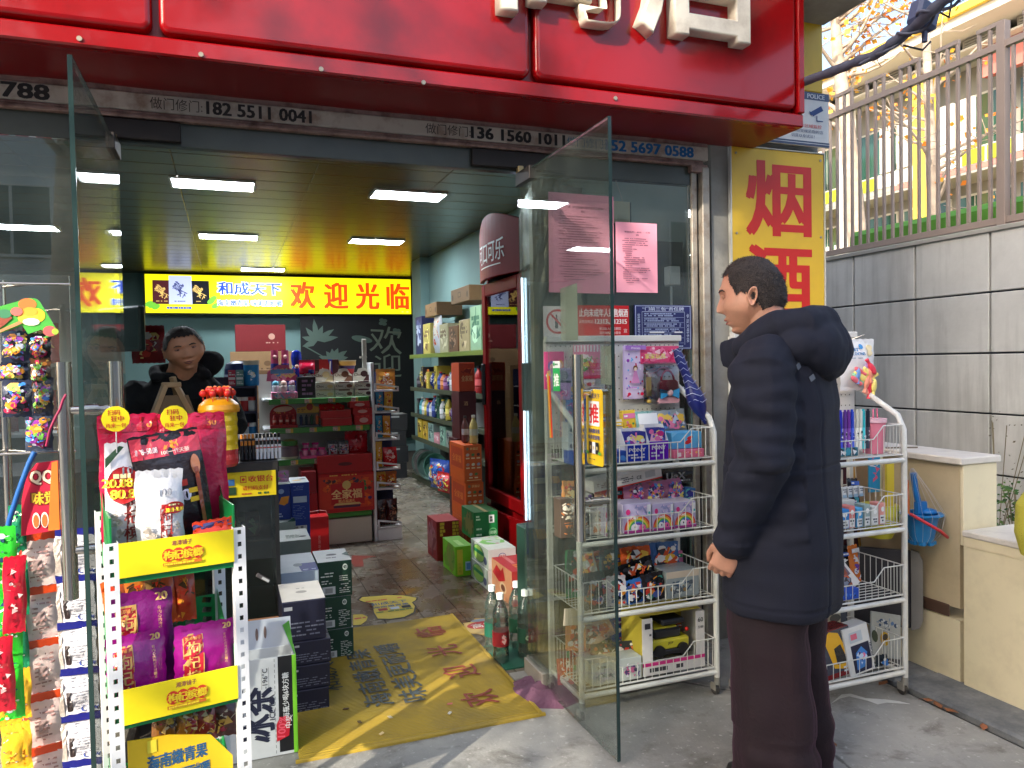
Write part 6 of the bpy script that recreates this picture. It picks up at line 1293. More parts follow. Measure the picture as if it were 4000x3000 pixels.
def pack(k,name,label,cat,uL,uR,vT,vB,Y,z0,th,c,pf,tilt=0.0,lean=-.12,group=None,mt=None,rigid=False,rz=0.0):
 """one package standing at depth Y with its outline taken at that depth; z0 None keeps the measured bottom"""
 a,b,t,zb=fy(k,Y,uL,uR,vT,vB);z0=zb if z0 is None else z0;w_,h_=b-a,(t-zb if z0==zb else t-z0)
 if rigid:
  m_=M(c);m_.box(-w_/2,0,0,w_/2,th,h_,bev=.0015);m_.frame((0,0,0),(1,0,0),(0,0,1))
 else:m_=pouch(w_,h_,th,c,None,seed=int(uL+vT),nx=8,nz=8);m_.frame((0,-th/2-.001,0),(1,0,0),(0,0,1))
 if pf:pf(m_,w_,h_)
 o=m_.build(name,mt or(CARD if rigid else FILM),None,((a+b)/2,Y,z0),(lean,tilt,rz));return tag(o,label,cat,group)
A=lambda pal,n=24,s=1,sz=.35,x0=-.46,x1=.46,y0=.04,y1=.96:(lambda m_,w_,h_:m_.art(w_*x0,h_*y0,w_*x1,h_*y1,pal,n,s,sz))
# hanging cards on the peg board
HG='toy cards hanging on the peg board'
Yp=2.792
def hook(x,z):
 m_=M((120,116,110));m_.tube([(0,0,0),(0,-.05,.005),(0,-.07,.02)],.0022,5);tag(m_.build('peg_hook',CHROME,None,(x,2.81,z)),'wire hook on the white peg board above x %s'%'toys','hook')
pack(kS,'toy_card','pink card with blue and orange haired doll art at the left of the peg board','toy card',228,372,320,590,Yp,None,.004,(230,70,140),lambda m_,w_,h_:(m_.art(-w_*.45,h_*.05,w_*.45,h_*.6,PK,20,3,.4),m_.e2(-w_*.12,h_*.62,w_*.2,h_*.14,(50,90,200)),m_.e2(-w_*.12,h_*.58,w_*.11,h_*.10,(246,214,190)),m_.e2(w_*.3,h_*.66,w_*.15,h_*.12,(240,160,50)),m_.e2(w_*.3,h_*.63,w_*.09,h_*.08,(246,214,190)),m_.p2([(-w_*.3,h_*.2),(w_*.05,h_*.2),(-w_*.1,h_*.5)],(60,130,220))),0,.02,HG,CARD,True)
pack(kS,'toy_card','pink and white striped card with green and red pictures behind the door handle','toy card',440,632,272,515,Yp-.004,None,.004,(236,120,160),lambda m_,w_,h_:([m_.r2(-w_*.48+w_*.12*i,h_*.8,-w_*.42+w_*.12*i,h_*.99,(240,236,236))for i in range(8)],m_.art(-w_*.45,h_*.15,w_*.45,h_*.78,[(230,60,110),(90,170,60),(240,200,80),(250,230,230)],30,6,.3),m_.r2(-w_*.48,0,w_*.48,h_*.1,(210,40,90))),0,.02,HG,CARD,True)
def stick(m_,w_,h_):
 m_.r2(-w_*.45,h_*.02,w_*.45,h_*.9,(226,206,236));q=random.Random(5)
 for i in range(34):m_.e2(q.uniform(-.4,.4)*w_,q.uniform(.06,.86)*h_,.004,.0045,q.choice([(200,40,90),(140,90,190),(240,240,250),(110,180,230)]),6)
 m_.e2(0,h_*.58,w_*.11,h_*.05,(130,80,50));m_.e2(0,h_*.56,w_*.07,h_*.035,(246,214,190));m_.p2([(-w_*.2,h_*.3),(w_*.2,h_*.3),(w_*.05,h_*.53),(-w_*.05,h_*.53)],(230,150,200));m_.e2(-w_*.35,h_*.72,.007,.007,(150,60,170));m_.e2(w_*.35,h_*.72,.007,.007,(210,40,100));m_.e2(-w_*.3,h_*.1,.008,.007,(220,30,70));m_.e2(w_*.3,h_*.1,.008,.007,(220,30,70));m_.scrib(-w_*.3,h_*.2,w_*.3,h_*.24,1,(200,140,210),3);m_.r2(-w_*.48,h_*.92,w_*.48,h_,(170,120,200));m_.t2('Princess',0,h_*.95,h_*.04,(246,230,246),.02)
pack(kS,'sticker_sheet','lilac gem sticker sheet in the middle of the peg board, right of the door edge','sticker sheet',795,948,275,662,Yp-.01,None,.003,(214,190,230),stick,0,.02,HG,FILM,True)
# handbag blister
a,b,t,zb=fy(kS,2.77,945,1190,280,700);w_,h_=b-a,t-zb
t_=thing('handbag_toy','toy handbag of red and pink with a blue bow under a pink header card','toy',(a,2.775,zb));t_['group']=HG
m_=M((226,70,120));m_.box(-.01,0,h_*.70,w_+.01,.003,h_);m_.frame((0,-.0003,0),(1,0,0),(0,0,1));m_.art(0,h_*.72,w_,h_,[(240,120,160),(200,30,90),(250,200,210)],26,4,.5);m_.t2('家家玩具',w_*.36,h_*.83,h_*.09,(240,226,120),.03,w=w_*.6);m_.build('header_card',CARD,t_)
m_=M();bw=w_*.62;bx0=w_*.36;bh=h_*.34;prof=[(bx0,h_*.06),(bx0+bw*.05,h_*.02),(bx0+bw*.95,h_*.02),(bx0+bw,h_*.06),(bx0+bw*.92,h_*.36),(bx0+bw*.8,h_*.41),(bx0+bw*.2,h_*.41),(bx0+bw*.08,h_*.36)]
m_.prism(prof,-.022,-.002,(236,176,186));m_.prism([(bx0+bw*.02,h_*.22),(bx0+bw*.98,h_*.22),(bx0+bw*.93,h_*.38),(bx0+bw*.8,h_*.42),(bx0+bw*.2,h_*.42),(bx0+bw*.07,h_*.38)],-.024,-.0221,(206,50,70));m_.build('bag_body',PLAST,t_)
m_=M((60,160,214));cx_=bx0+bw*.5;m_.prism([(cx_-bw*.42,h_*.1),(cx_-bw*.46,h_*.27),(cx_,h_*.22),(cx_+bw*.46,h_*.27),(cx_+bw*.42,h_*.1),(cx_,h_*.17)],-.032,-.0245);m_.sphere((cx_,-.033,h_*.2),.014,10,6,(240,190,190),(1,.4,1));m_.build('bow',PLAST,t_)
m_=M((216,60,80));m_.tube([(cx_+bw*.3*math.cos(R(20*i)),-.012,h_*.41+h_*.17*math.sin(R(20*i)))for i in range(10)],.005,6);m_.build('strap',PLAST,t_)
m_=pouch(w_*1.05,h_*.72,.055,(255,255,255));o_=m_.build('clear_bag',glassmat('clear film',(238,240,242),1.6,.03,(230,230,235)),t_,(w_/2,-.012,0))
m_=M((236,190,90));m_.sphere((0,0,0),.013,8,6,sc=(1,.5,.8));m_.box(-.01,-.004,.02,.01,.004,.10,(236,200,120));m_.build('gold_charm',PLAST,t_,(w_*.12,-.012,h_*.07))
pack(kS,'grey_purse_card','grey and lilac plush card hanging lower left on the peg board','toy card',270,420,440,670,2.78,None,.02,(176,160,196),lambda m_,w_,h_:(m_.e2(0,h_*.78,w_*.3,h_*.16,(130,130,140)),m_.r2(-w_*.4,h_*.02,w_*.4,h_*.55,(190,150,200)),m_.r2(-w_*.42,h_*.55,w_*.42,h_*.62,(50,50,76)),m_.art(-w_*.3,h_*.05,w_*.35,h_*.4,[(236,220,240),(110,60,150),(220,120,180)],10,3,.5)),.05,0,HG)
pack(kS,'blue_toy_card','blue toy card low on the left of the peg board beside the slanted rack arm','toy card',380,560,660,832,2.77,None,.01,(60,130,206),A([(240,240,245),(120,180,230),(180,60,160),(40,70,160)],26,7),.04,0,HG)
pack(kS,'red_heart_card','white card with small red and blue pictures behind the steel handles','toy card',390,600,520,680,2.785,None,.004,(224,214,220),A([(214,40,80),(60,130,200),(240,200,90),(230,150,190)],30,9,.28),.0,.0,HG,CARD,True)
m_=M((230,60,40));m_.box(-.0,0,0,.005,.004,.24);m_.box(-.006,0,0,-.0005,.004,.25,(220,160,60));p_=atY(2.7,*kS(285,940));tag(m_.build('toy_wand',PLAST,None,(p_.x,2.7,p_.z),(0,-.03,0)),'thin red and yellow toy stick hanging at the far left of the first rack','toy')
# blue netted toy
p0,p1=atY(2.66,*kS(1180,300)),atY(2.6,*kS(1395,840));t_=thing('netted_toy','long blue toy in shiny net wrapping hanging aslant at the right of the rack','toy',p0)
d_v=p1-p0;m_=M((24,34,110));n_=10;m_.tube([d_v*(i/n_)for i in range(n_+1)],0,10,None,True,[.012,.02,.02,.018,.018,.024,.034,.038,.03,.014,.006]);m_.build('toy_body',PLAST,t_)
m_=M((190,200,230))
for i in range(12):
 c_=d_v*((i+.5)/12);r_=(.02,.021,.02,.02,.02,.024,.034,.04,.036,.024,.014,.01)[i];pr_=[c_+Vector((r_*1.08*math.cos(a_*.785),r_*1.08*math.sin(a_*.785),.012*(a_%2)))for a_ in range(9)];m_.tube(pr_,.0012,4,None,False)
m_.build('net',PLAST,t_)
T4,T3,T2,T1=.962,.687,.407,.117
G4,G3,G2_,G1='toy packs in the top basket','toy packs in the third basket','card packs in the second basket','boxes in the lowest basket'
def openbox(label,uL,uR,vT,vM,Y,c_in,pal,s):
 a,b,t,_=fy(kS,Y,uL,uR,vM);w_=b-a;h_=t-T4;t_=thing('open_card_box',label,'box',(a,Y,T4));t_['group']=G4
 m_=M((232,232,236));m_.box(0,0,0,w_,.003,h_*.55);m_.box(0,.07,0,w_,.073,h_);m_.prism([(0.003,0),(.07,0),(.07,h_),(.04,h_),(.003,h_*.55)],0,.002,axis='x');m_.prism([(0.003,0),(.07,0),(.07,h_),(.04,h_),(.003,h_*.55)],w_-.002,w_,axis='x');m_.box(0,.003,0,w_,.07,.003)
 m_.frame((0,0,0),(1,0,0),(0,0,1));m_.r2(.001,.001,w_-.001,h_*.54,c_in);m_.t2('PONY',w_*.5,h_*.36,h_*.12,(240,240,246),.04,w=w_*.7);m_.scrib(w_*.1,h_*.08,w_*.9,h_*.25,2,(220,220,240),s);m_.build('box_body',FOIL,t_)
 for q in range(4):
  m_=M((60,60,150));m_.box(.003,0,0,w_-.003,.008,h_*.86);m_.frame((.003,-.0003,0),(1,0,0),(0,0,1));m_.art(0,h_*.2,w_-.006,h_*.86,pal,30,s+q,.4);m_.build('card_pack',FOIL,t_,(0,.012+.014*q,.006),(-.08,0,0))
 hh=fy(kS,Y+.07,uL,uR,vT)[2]-T4-h_
 if hh>.02:m_=M((226,226,230));m_.box(0,0,0,w_,.002,hh);m_.build('lid_flap',CARD,t_,(0,.0735,h_),(-.25,0,0))
openbox('white card box of shiny blue packs, left of the open lidded box',815,985,870,880,2.57,(40,60,190),PK+BLU_,3)
openbox('white card box with its lid standing open in the top basket',985,1125,760,850,2.575,(110,30,190),PK,9)
pack(kS,'pink_gift_box','flat salmon pink box at the right end of the top basket','box',1165,1385,1025,1135,2.575,T4,.10,(226,110,140),lambda m_,w_,h_:(m_.art(-w_*.3,h_*.2,w_*.45,h_*.9,[(240,180,90),(250,160,190),(240,110,90)],14,3,.4),m_.r2(-w_*.4,h_*.2,-w_*.27,h_*.7,(240,220,226))),0,0,G4,None,True)
pack(kS,'blue_gift_box','light blue cardboard box with a red lips print above the flat pink box','box',1150,1365,900,1022,2.60,fy(kS,2.575,1165,1385,1025)[2]+.002,.09,(84,170,220),lambda m_,w_,h_:(m_.e2(w_*.05,h_*.4,w_*.13,h_*.13,(200,30,40),12,.3),m_.e2(w_*.1,h_*.65,w_*.1,h_*.1,(200,30,40),12,.3),m_.p2([(-w_*.5,h_*.7),(-w_*.3,h_),(-w_*.5,h_)],(120,190,230))),0,0,G4,None,True)
pack(kS,'picture_folder','clear folder with blue and white cartoon art standing at the back of the top basket','folder',1025,1262,740,920,2.70,None,.02,(150,160,170),A([(60,60,110),(200,210,230),(230,120,160),(240,200,90),(90,130,190)],40,5,.3),-.05,-.2,G4)
pack(kS,'picture_folder','second clear folder with teal art just behind the open lidded box','folder',900,1040,750,900,2.72,None,.02,(120,160,160),A([(60,110,110),(200,220,230),(230,90,60)],30,6,.3),.0,-.2,G4)
pack(kS,'blue_card_box','flat blue card box with a black badge in the left of the top basket','box',450,640,1040,1165,2.565,T4,.10,(20,70,160),lambda m_,w_,h_:(m_.e2(w_*.2,h_*.5,w_*.2,h_*.2,(60,60,70)),m_.t2('光之美',w_*.2,h_*.5,h_*.2,(200,204,210),.02),m_.scrib(-w_*.4,h_*.1,w_*.4,h_*.25,1,(120,170,220),3)),0,0,G4,None,True)
pack(kS,'blue_card_box','flat blue card box behind the door edge, right part of the top basket front','box',645,838,1040,1155,2.565,T4,.10,(16,62,150),A([(60,120,190),(12,40,110)],10,7,.5),0,0,G4,None,True)
pack(kS,'white_toy_carton','white carton with yellow print standing behind the handles in the top basket','carton',520,620,830,1030,2.62,T4+.01,.06,(222,224,214),A([(230,190,60),(110,160,80),(90,110,190)],16,8,.3),0,0,G4,None,True)
pack(kS,'white_toy_carton','pale grey carton behind the left slanted arm in the top basket','carton',400,515,830,1030,2.64,T4+.01,.06,(190,200,206),A([(60,90,170),(150,170,200),(30,50,90)],16,9,.3),0,0,G4,None,True)
# third basket
def rainbow(m_,w_,h_):
 m_.r2(-w_*.5,0,w_*.5,h_,(190,180,216));m_.art(-w_*.5,h_*.5,w_*.5,h_,[(206,190,230),(150,150,200),(230,200,226)],16,2,.3)
 for i,c in enumerate(((220,60,60),(240,150,50),(240,220,80),(80,180,90),(70,120,210),(130,70,180),(230,216,240))):
  r_=.48-.055*i;m_.p2([(w_*r_*math.cos(R(15*q)),h_*.12+h_*r_*math.sin(R(15*q)))for q in range(13)],c)
 m_.e2(-w_*.12,h_*.18,w_*.13,h_*.13,(240,236,246));m_.e2(w_*.16,h_*.16,w_*.12,h_*.12,(236,110,170));m_.e2(-w_*.1,h_*.2,w_*.03,h_*.04,(60,40,90));m_.e2(w_*.17,h_*.17,w_*.03,h_*.04,(60,40,90));m_.r2(-w_*.5,0,w_*.5,h_*.09,(170,50,140));m_.r2(w_*.33,h_*.55,w_*.46,h_*.95,(230,230,236));m_.e2(w_*.4,h_*.66,w_*.04,h_*.05,(60,180,180))
 m_.e2(-w_*.36,h_*.74,w_*.08,h_*.1,(206,40,120));m_.t2('PONY',-w_*.15,h_*.52,h_*.09,(240,240,250),.04,w=w_*.3)
pack(kS,'rainbow_box','lilac box with a rainbow just right of the door edge in the third basket','box',800,1000,1415,1645,2.572,T3,.11,(196,188,216),rainbow,0,0,G3,None,True)
pack(kS,'rainbow_box','middle lilac box with a rainbow and pink round badge in the third basket','box',1010,1160,1412,1650,2.57,T3,.11,(206,200,216),rainbow,0,0,G3,None,True)
pack(kS,'rainbow_box','rightmost lilac box with a rainbow at the end of the third basket','box',1166,1320,1400,1640,2.575,T3,.11,(206,200,216),rainbow,0,0,G3,None,True)
pack(kS,'rainbow_box','lilac box seen through the door glass beside the steel handle','box',660,745,1440,1650,2.572,T3,.11,(190,186,206),rainbow,0,0,G3,None,True)
for i,(uL,uR,vT,vB,s)in enumerate(((808,945,1285,1440,2),(935,1085,1255,1425,3),(1090,1232,1240,1400,4))):
 pack(kS,'figure_bag',['left','middle','right'][i]+' bag crowded with tiny bright pony figures above the rainbow boxes','bag',uL,uR,vT,vB,2.70,None,.05,(206,130,170),A(PK+[(60,60,120),(240,150,60),(90,50,100)],70,s,.22),[0,.08,-.06][i],-.15,G3)
pack(kS,'long_game_box','long white box with red edges and small black print lying tilted in the third basket','box',590,1085,1200,1285,2.66,None,.10,(222,218,214),lambda m_,w_,h_:(m_.r2(-w_*.5,0,w_*.5,h_*.12,(206,50,40)),m_.scrib(-w_*.1,h_*.3,w_*.1,h_*.8,3,(90,90,90),3,.5),m_.r2(w_*.25,h_*.3,w_*.4,h_*.85,(180,180,180)),m_.t2('CE',w_*.16,h_*.5,h_*.3,(60,60,60),.02),m_.scrib(-w_*.45,h_*.3,-w_*.2,h_*.8,3,(150,120,110),4,.5)),-.14,0,G3,None,True)
pack(kS,'card_pack_bundle','orange and yellow card bundle at the left end of the third basket','card bundle',350,480,1255,1440,2.64,None,.03,(206,140,70),A([(220,60,50),(240,220,150),(90,60,50),(240,180,60)],30,4,.3),.1,-.1,G3)
pack(kS,'peach_toy_bag','peach coloured toy bag seen through the door glass in the third basket','bag',600,740,1290,1450,2.68,None,.04,(230,170,130),A([(230,90,80),(250,220,170),(160,110,160)],30,5,.3),-.05,-.1,G3)
pack(kS,'foil_box','holographic blue box corner behind the rightmost rainbow box','box',1232,1312,1300,1400,2.70,None,.05,(60,120,180),A([(120,220,220),(60,60,170),(200,220,240)],14,5,.5),.15,0,G3,FOIL,True)
pack(kS,'dark_letter_bag','dark bag with big grey letters against the window above the third basket','bag',1080,1300,1150,1270,2.78,None,.02,(24,28,34),lambda m_,w_,h_:(m_.t2('UeX',-w_*.1,h_*.5,h_*.4,(150,156,160),.05,w=w_*.6),m_.scrib(w_*.1,h_*.1,w_*.4,h_*.3,1,(120,130,130),3)),0,0,G3)
for i,(uL,uR,vT,vB,c)in enumerate(((480,560,1490,1640,(60,46,40)),(345,430,1380,1600,(70,60,50)),(565,655,1470,1640,(206,200,190)))):
 pack(kS,'small_toy_box',['dark small toy box behind the steel door handle in the third basket','brown small toy box at the far left of the third basket','pale small toy box between the two door handles in the third basket'][i],'box',uL,uR,vT,vB,2.6,T3,.06,c,A([(200,120,60),(230,220,200),(60,60,60)],14,i,.4),0,0,G3,None,True)
 # second basket
S2=[(345,460,260,500,(60,90,70),'green and white holographic card pack standing left of the rack post',.12),(440,560,235,420,(190,200,190),'silver holographic card pack with bright green edges in the second basket',-.2),(560,680,250,430,(70,90,100),'grey holographic card pack behind the door edge in the second basket',.1),(710,905,230,400,(206,90,40),'orange-red card pack with pale figures in the second basket',0),(895,1085,200,395,(70,110,170),'blue card pack with a dark fighting figure in the second basket',.03),(620,930,330,440,(24,24,28),'black and orange fan of card packs lying across the second basket',-.22),(440,600,400,620,(40,50,60),'dark foil pack standing at the front left of the second basket',-.05),(615,740,420,600,(206,200,206),'white pack with pink and violet art beside the door edge, second basket',.05),(745,860,440,620,(50,110,190),'bright blue pack with a small figure in the second basket',-.12),(850,1000,400,600,(46,40,44),'black pack with a silver logo in the middle of the second basket',-.08)]
for i,(uL,uR,vT,vB,c,lb,tl)in enumerate(S2):
 pack(kO,'card_pack',lb,'card pack',uL,uR,vT,vB,2.70-.028*(i>=5)*2-.06*(i>=6),None if i<6 else T2,.02,c,A([c,(230,230,235),(220,90,50),(60,60,70),(240,190,70)]if i<6 else FOILP,36,i,.35),tl,-.15,G2_,FOIL)
pack(kO,'clear_toy_box','clear plastic toy box with folded white card at the right of the second basket','box',1000,1210,380,600,2.58,T2,.12,(150,160,162),lambda m_,w_,h_:(m_.r2(-w_*.5,h_*.75,w_*.5,h_,(206,190,170)),m_.art(-w_*.4,h_*.05,w_*.4,h_*.7,[(90,100,110),(180,190,190),(150,120,80),(60,90,120)],26,3,.35)),0,0,G2_,FILM,True)
# lowest basket: toy car box
a,b,t,_=fy(kO,2.575,860,1262,800,1100);w_=b-a;h_=.225
t_=thing('toy_car_box','large window box with a yellow toy jeep in the lowest basket','toy box',(a-.01,2.575,T1),0,G1)
m_=M((222,218,214));m_.box(0,0,0,.045,.004,h_);m_.box(w_-.04,0,0,w_,.004,h_);m_.box(.045,0,0,w_-.04,.004,.05);m_.box(0,.004,0,.003,.17,h_,(196,176,60));m_.box(w_-.003,.004,0,w_,.17,h_);m_.box(.003,.167,.003,w_-.003,.17,h_-.003,(206,186,60));m_.box(.003,.004,0,w_-.003,.166,.003);m_.box(0,.03,h_,w_,.17,h_+.002,(206,186,70))
m_.frame((0,0,0),(1,0,0),(0,0,1));m_.r2(0,.036,w_,.05,(214,40,130));m_.scrib(.03,.01,w_*.8,.03,1,(60,60,66),3,.8);m_.scrib(.05,.05,w_*.5,.055,1,(230,190,210),4);m_.r2(.01,h_*.82,.035,h_*.92,(50,50,56));m_.t2('60',w_-.02,h_*.85,.018,(60,60,60),.02);m_.t2('分钟',w_-.02,h_*.72,.012,(60,60,60),.02);m_.scrib(.008,h_*.68,.038,h_*.75,1,(90,90,90),5)
m_.build('window_box',CARD,t_)
m_=M((206,196,50));x0=.055;cw=w_-.105;m_.box(x0,.03,.075,x0+cw,.13,.12,bev=.008);m_.box(x0+cw*.1,.035,.12,x0+cw*.8,.125,.16,(40,40,42),.008);m_.box(x0+cw*.12,.04,.16,x0+cw*.7,.12,.168,(206,196,50),.003);m_.box(x0+cw*.25,.02,.178,x0+cw*.85,.12,.20,(34,34,38),.006);m_.box(x0+.0,.02,.06,x0+cw,.034,.08,(30,30,32),.004);m_.frame((x0,.0295,.09),(1,0,0),(0,0,1));m_.t2('JEEP',cw*.5,.012,.012,(40,40,40),.03);m_.sphere((x0+cw*.92,.03,.15),.008,8,6,(206,40,36));m_.build('toy_jeep',PLAST,t_)
m_=M((28,28,30));m_.cyl((-.0,-.008,0),(0,.012,0),.024,n=16);wm_=m_.mesh('wheel',PLAST)
for x in(x0+cw*.2,x0+cw*.8):link('wheel',wm_,t_,(x,.028,.077))
pack(kO,'toy_gun_box','pale grey box printed with a toy gun in the left of the lowest basket','box',515,840,960,1150,2.57,T1,.13,(190,196,190),lambda m_,w_,h_:(m_.t2('加特林',-w_*.3,h_*.78,h_*.13,(50,56,56),.02),m_.art(-w_*.45,h_*.08,w_*.0,h_*.6,[(90,110,120),(210,216,210),(120,150,150)],24,3,.3),m_.art(w_*.1,h_*.1,w_*.48,h_*.8,[(226,226,230),(206,110,150),(90,70,130),(60,60,90)],24,4,.3)),0,0,G1,None,True)
for i,(uL,uR,vT,vB,c,lb,tl)in enumerate(((520,835,850,960,(46,50,54),'dark booklet lying on the pale gun box in the lowest basket',.05),(350,480,720,900,(226,150,90),'orange edged album leaning at the left of the lowest basket',.15),(440,680,720,850,(206,170,140),'fanned colourful magazines leaning over the lowest basket',-.35),(380,520,860,990,(150,70,50),'reddish brown booklet at the far left of the lowest basket',.1),(300,400,960,1120,(186,50,40),'red folder at the left corner of the lowest basket',.1))):
 pack(kO,'magazine',lb,'magazine',uL,uR,vT,vB,2.64+.02*i,None,.012,c,A([(220,120,60),(230,225,215),(60,60,70),(200,60,50)],30,i+4,.35),tl,-.3,G1,CARD,True)
pack(kO,'note_paper','folded beige paper caught beneath the second basket by the rack post','paper',330,515,625,735,2.62,None,.003,(196,186,160),None,.1,0,None,PAPER,True)
# goods on the second rack
pens=[(30,40,170),(90,50,140),(110,50,150),(40,70,190),(206,206,190),(214,214,206),(50,180,190),(30,34,50)]
t_=None
for i,c in enumerate(pens):
 a=atY(2.33,*kF(158+27.5*i,1000));m_=M(c);m_.cyl((0,0,0),(0,0,.12),.0068,n=10,c=tuple(min(255,q+40)for q in c));m_.cyl((0,0,.085),(0,0,.150),.0078,n=10);m_.cyl((0,0,.15),(0,0,.158),.005,n=8);m_.frame((0,-.0072,.02),(1,0,0),(0,0,1));m_.art(-.005,.0,.005,.055,[(230,230,230),(30,30,40),c],8,i,.8)
 tag(m_.build('marker_pen',PLAST,None,(a.x,2.33,.985),(.0,rnd.uniform(-.05,.05),0)),'%s marker pen, %s from the left in the pen row of the second rack'%(['royal blue','dark violet','purple','bright blue','cream','white','turquoise','black'][i],ORD[i]),'pen','marker pens in a row')
item('pen_tray','teal patterned box holding the row of marker pens on the second rack','box',2.135,2.31,2.315,.962,.995,.06,(40,110,130),lambda m_,w_,h_:m_.art(0,0,w_,h_,[(60,150,170),(230,230,230),(30,40,60)],20,3,.8))
a,b,t,_=fy(kF,2.33,350,485,940);r_=(b-a)/2;m_=M((226,130,150));m_.lathe([(r_*.8,0),(r_*.95,.12),(r_*.97,.125)],n=18);m_.lathe([(r_*1.05,.125),(r_*1.05,.14)],n=18,c=(236,190,200));m_.tube([(0,-.0,.14),(.0,0,.175),(.02,0,.178),(.022,0,.14)],.003,6,(226,110,140));tag(m_.build('pink_cup',FILM,None,((a+b)/2,2.35,.962)),'translucent pink lidded cup with a bent straw on the second rack','cup',None)
for i in range(3):
 a,b,t,_=fy(kF,2.32,150+75*i-(i==0)*20,205+75*i,1300 if i else 1040);
for i in range(4):
 a=atY(2.40,*kF(185+40*i,1400));item('eraser_box','%s small white eraser box from the left, eraser row of the second rack'%ORD[i],'box',a.x-.011,a.x+.01,2.40,.78,.82,.03,(214,216,216),lambda m_,w_,h_:(m_.scrib(w_*.1,h_*.5,w_*.9,h_*.9,2,(80,90,110),3),m_.r2(0,0,w_,h_*.3,(150,180,200))),group='small eraser boxes')
a,b,t,_=fy(kF,2.39,120,240,1150);item('backing_card','cream round topped display card behind the erasers of the second rack','card',a,b,2.44,.78,t-.02,.004,(206,196,176),lambda m_,w_,h_:(m_.scrib(w_*.3,h_*.55,w_*.9,h_*.65,1,(120,100,80),3),m_.art(w_*.2,h_*.1,w_*.8,h_*.4,[(110,90,80),(206,196,176)],8,2,.5)))
item('eraser_tray','white card tray printed with small figures in the third basket of the second rack','tray',2.13,2.335,2.36,.70,.778,.09,(206,204,196),lambda m_,w_,h_:(m_.scrib(w_*.1,h_*.6,w_*.9,h_*.8,1,(120,120,116),3),m_.scrib(w_*.1,h_*.2,w_*.5,h_*.5,2,(150,150,146),4)))
for i,(c,lb)in enumerate((((40,130,200),'bright blue'),((226,130,120),'coral'),((70,160,210),'sky blue'),((150,170,166),'grey-green'),((214,214,206),'white'),((230,150,140),'salmon'))):
 a,b,t,_=fy(kF,2.28,165+55*i-(i==0)*10,212+55*i+(i==0)*14,1450);item('correction_tape','%s stationery pack, %s from the left in the third basket of the second rack'%(lb,ORD[i]),'pack',a,b,2.285,T3,T3+.075+.01*(i%2),.05,c,lambda m_,w_,h_:(m_.r2(w_*.1,h_*.05,w_*.9,h_*.45,(226,226,222)),m_.scrib(w_*.2,h_*.12,w_*.8,h_*.4,2,(60,70,80),3),m_.e2(w_*.5,h_*.72,w_*.25,h_*.12,(240,240,236))),group='stationery packs')
 # doll box
t_=thing('doll_box','white window box with a brown haired doll in pink leaning on the second rack','doll box',(2.30,2.36,T2+.0),0);t_.rotation_euler=(-.35,-.55,0)
m_=M((226,222,218));m_.box(-.07,0,0,.07,.05,.27,bev=.002);m_.frame((0,0,0),(1,0,0),(0,0,1));m_.r2(-.058,.05,.058,.25,(110,90,106));m_.scrib(-.06,.01,.06,.035,2,(170,150,150),3);m_.r2(.03,.255,.06,.265,(60,150,190));m_.build('window_box',CARD,t_)
m_=M((236,206,190));m_.sphere((0,-.006,.195),.02,12,10);m_.sphere((0,.0,.20),.027,12,8,(60,44,44),(1,.6,1.15));m_.sphere((-.02,-.004,.17),.011,8,6,(60,44,44),(1,.6,1.8));m_.sphere((.022,-.004,.17),.011,8,6,(60,44,44),(1,.6,1.8));m_.sphere((-.007,-.025,.197),.0035,6,4,(30,24,30));m_.sphere((.008,-.025,.197),.0035,6,4,(30,24,30));m_.prism([(-.035,.06),(.035,.06),(.012,.165),(-.012,.165)],-.012,-.001,(226,120,140));m_.prism([(-.02,.14),(.02,.14),(.0,.172)],-.015,-.0125,(240,230,230));m_.build('doll',PLAST,t_)
pack(kG,'blue_puzzle_box','bright blue flat box under the doll box on the second rack','box',990,1118,345,412,2.29,T2,.10,(20,80,190),A([(40,60,90),(60,130,220)],8,3,.5),0,0,None,None,True)
pack(kG,'orange_blister','grey and orange toy pack wedged beside the doll box','toy pack',990,1080,225,345,2.33,None,.03,(150,80,60),A([(206,90,50),(120,130,150),(60,60,70)],16,3,.4),-.4,-.2)
pack(kG,'yellow_car_box','box with a yellow sports car standing on end in the lowest basket, second rack','toy box',905,1095,610,905,2.285,T1,.08,(110,40,40),lambda m_,w_,h_:(m_.r2(-w_*.5,h_*.02,w_*.5,h_*.98,(60,64,80)),m_.p2([(-w_*.42,h_*.85),(-w_*.2,h_*.97),(w_*.1,h_*.9),(w_*.45,h_*.2),(w_*.3,h_*.1),(-w_*.2,h_*.2)],(226,170,30)),m_.p2([(-w_*.12,h_*.6),(w_*.12,h_*.66),(w_*.3,h_*.24),(-w_*.08,h_*.26)],(30,32,40)),m_.r2(-w_*.5,0,w_*.5,h_*.1,(120,24,30)),m_.scrib(w_*.1,h_*.06,w_*.4,h_*.2,2,(220,220,220),3)),-.12,-.1,None,FILM,True)
pack(kG,'blue_car_box','white box with a blue racing car picture in the lowest basket, second rack','toy box',1060,1225,590,880,2.275,T1,.07,(222,222,218),lambda m_,w_,h_:(m_.r2(-w_*.3,h_*.04,w_*.42,h_*.62,(20,26,60)),m_.p2([(-w_*.2,h_*.1),(w_*.1,h_*.12),(w_*.3,h_*.4),(w_*.1,h_*.56),(-w_*.15,h_*.45)],(60,130,206)),m_.art(-w_*.2,h_*.15,w_*.3,h_*.5,[(230,120,160),(30,50,120),(200,220,240)],10,3,.3),m_.r2(-w_*.3,h_*.68,w_*.2,h_*.9,(190,200,206)),m_.r2(-w_*.25,h_*.74,w_*.0,h_*.86,(220,110,130)),m_.t2('MODEL',w_*.46,h_*.45,.012,(40,50,70),.02,rot=1.57)),-.14,-.1,None,None,True)
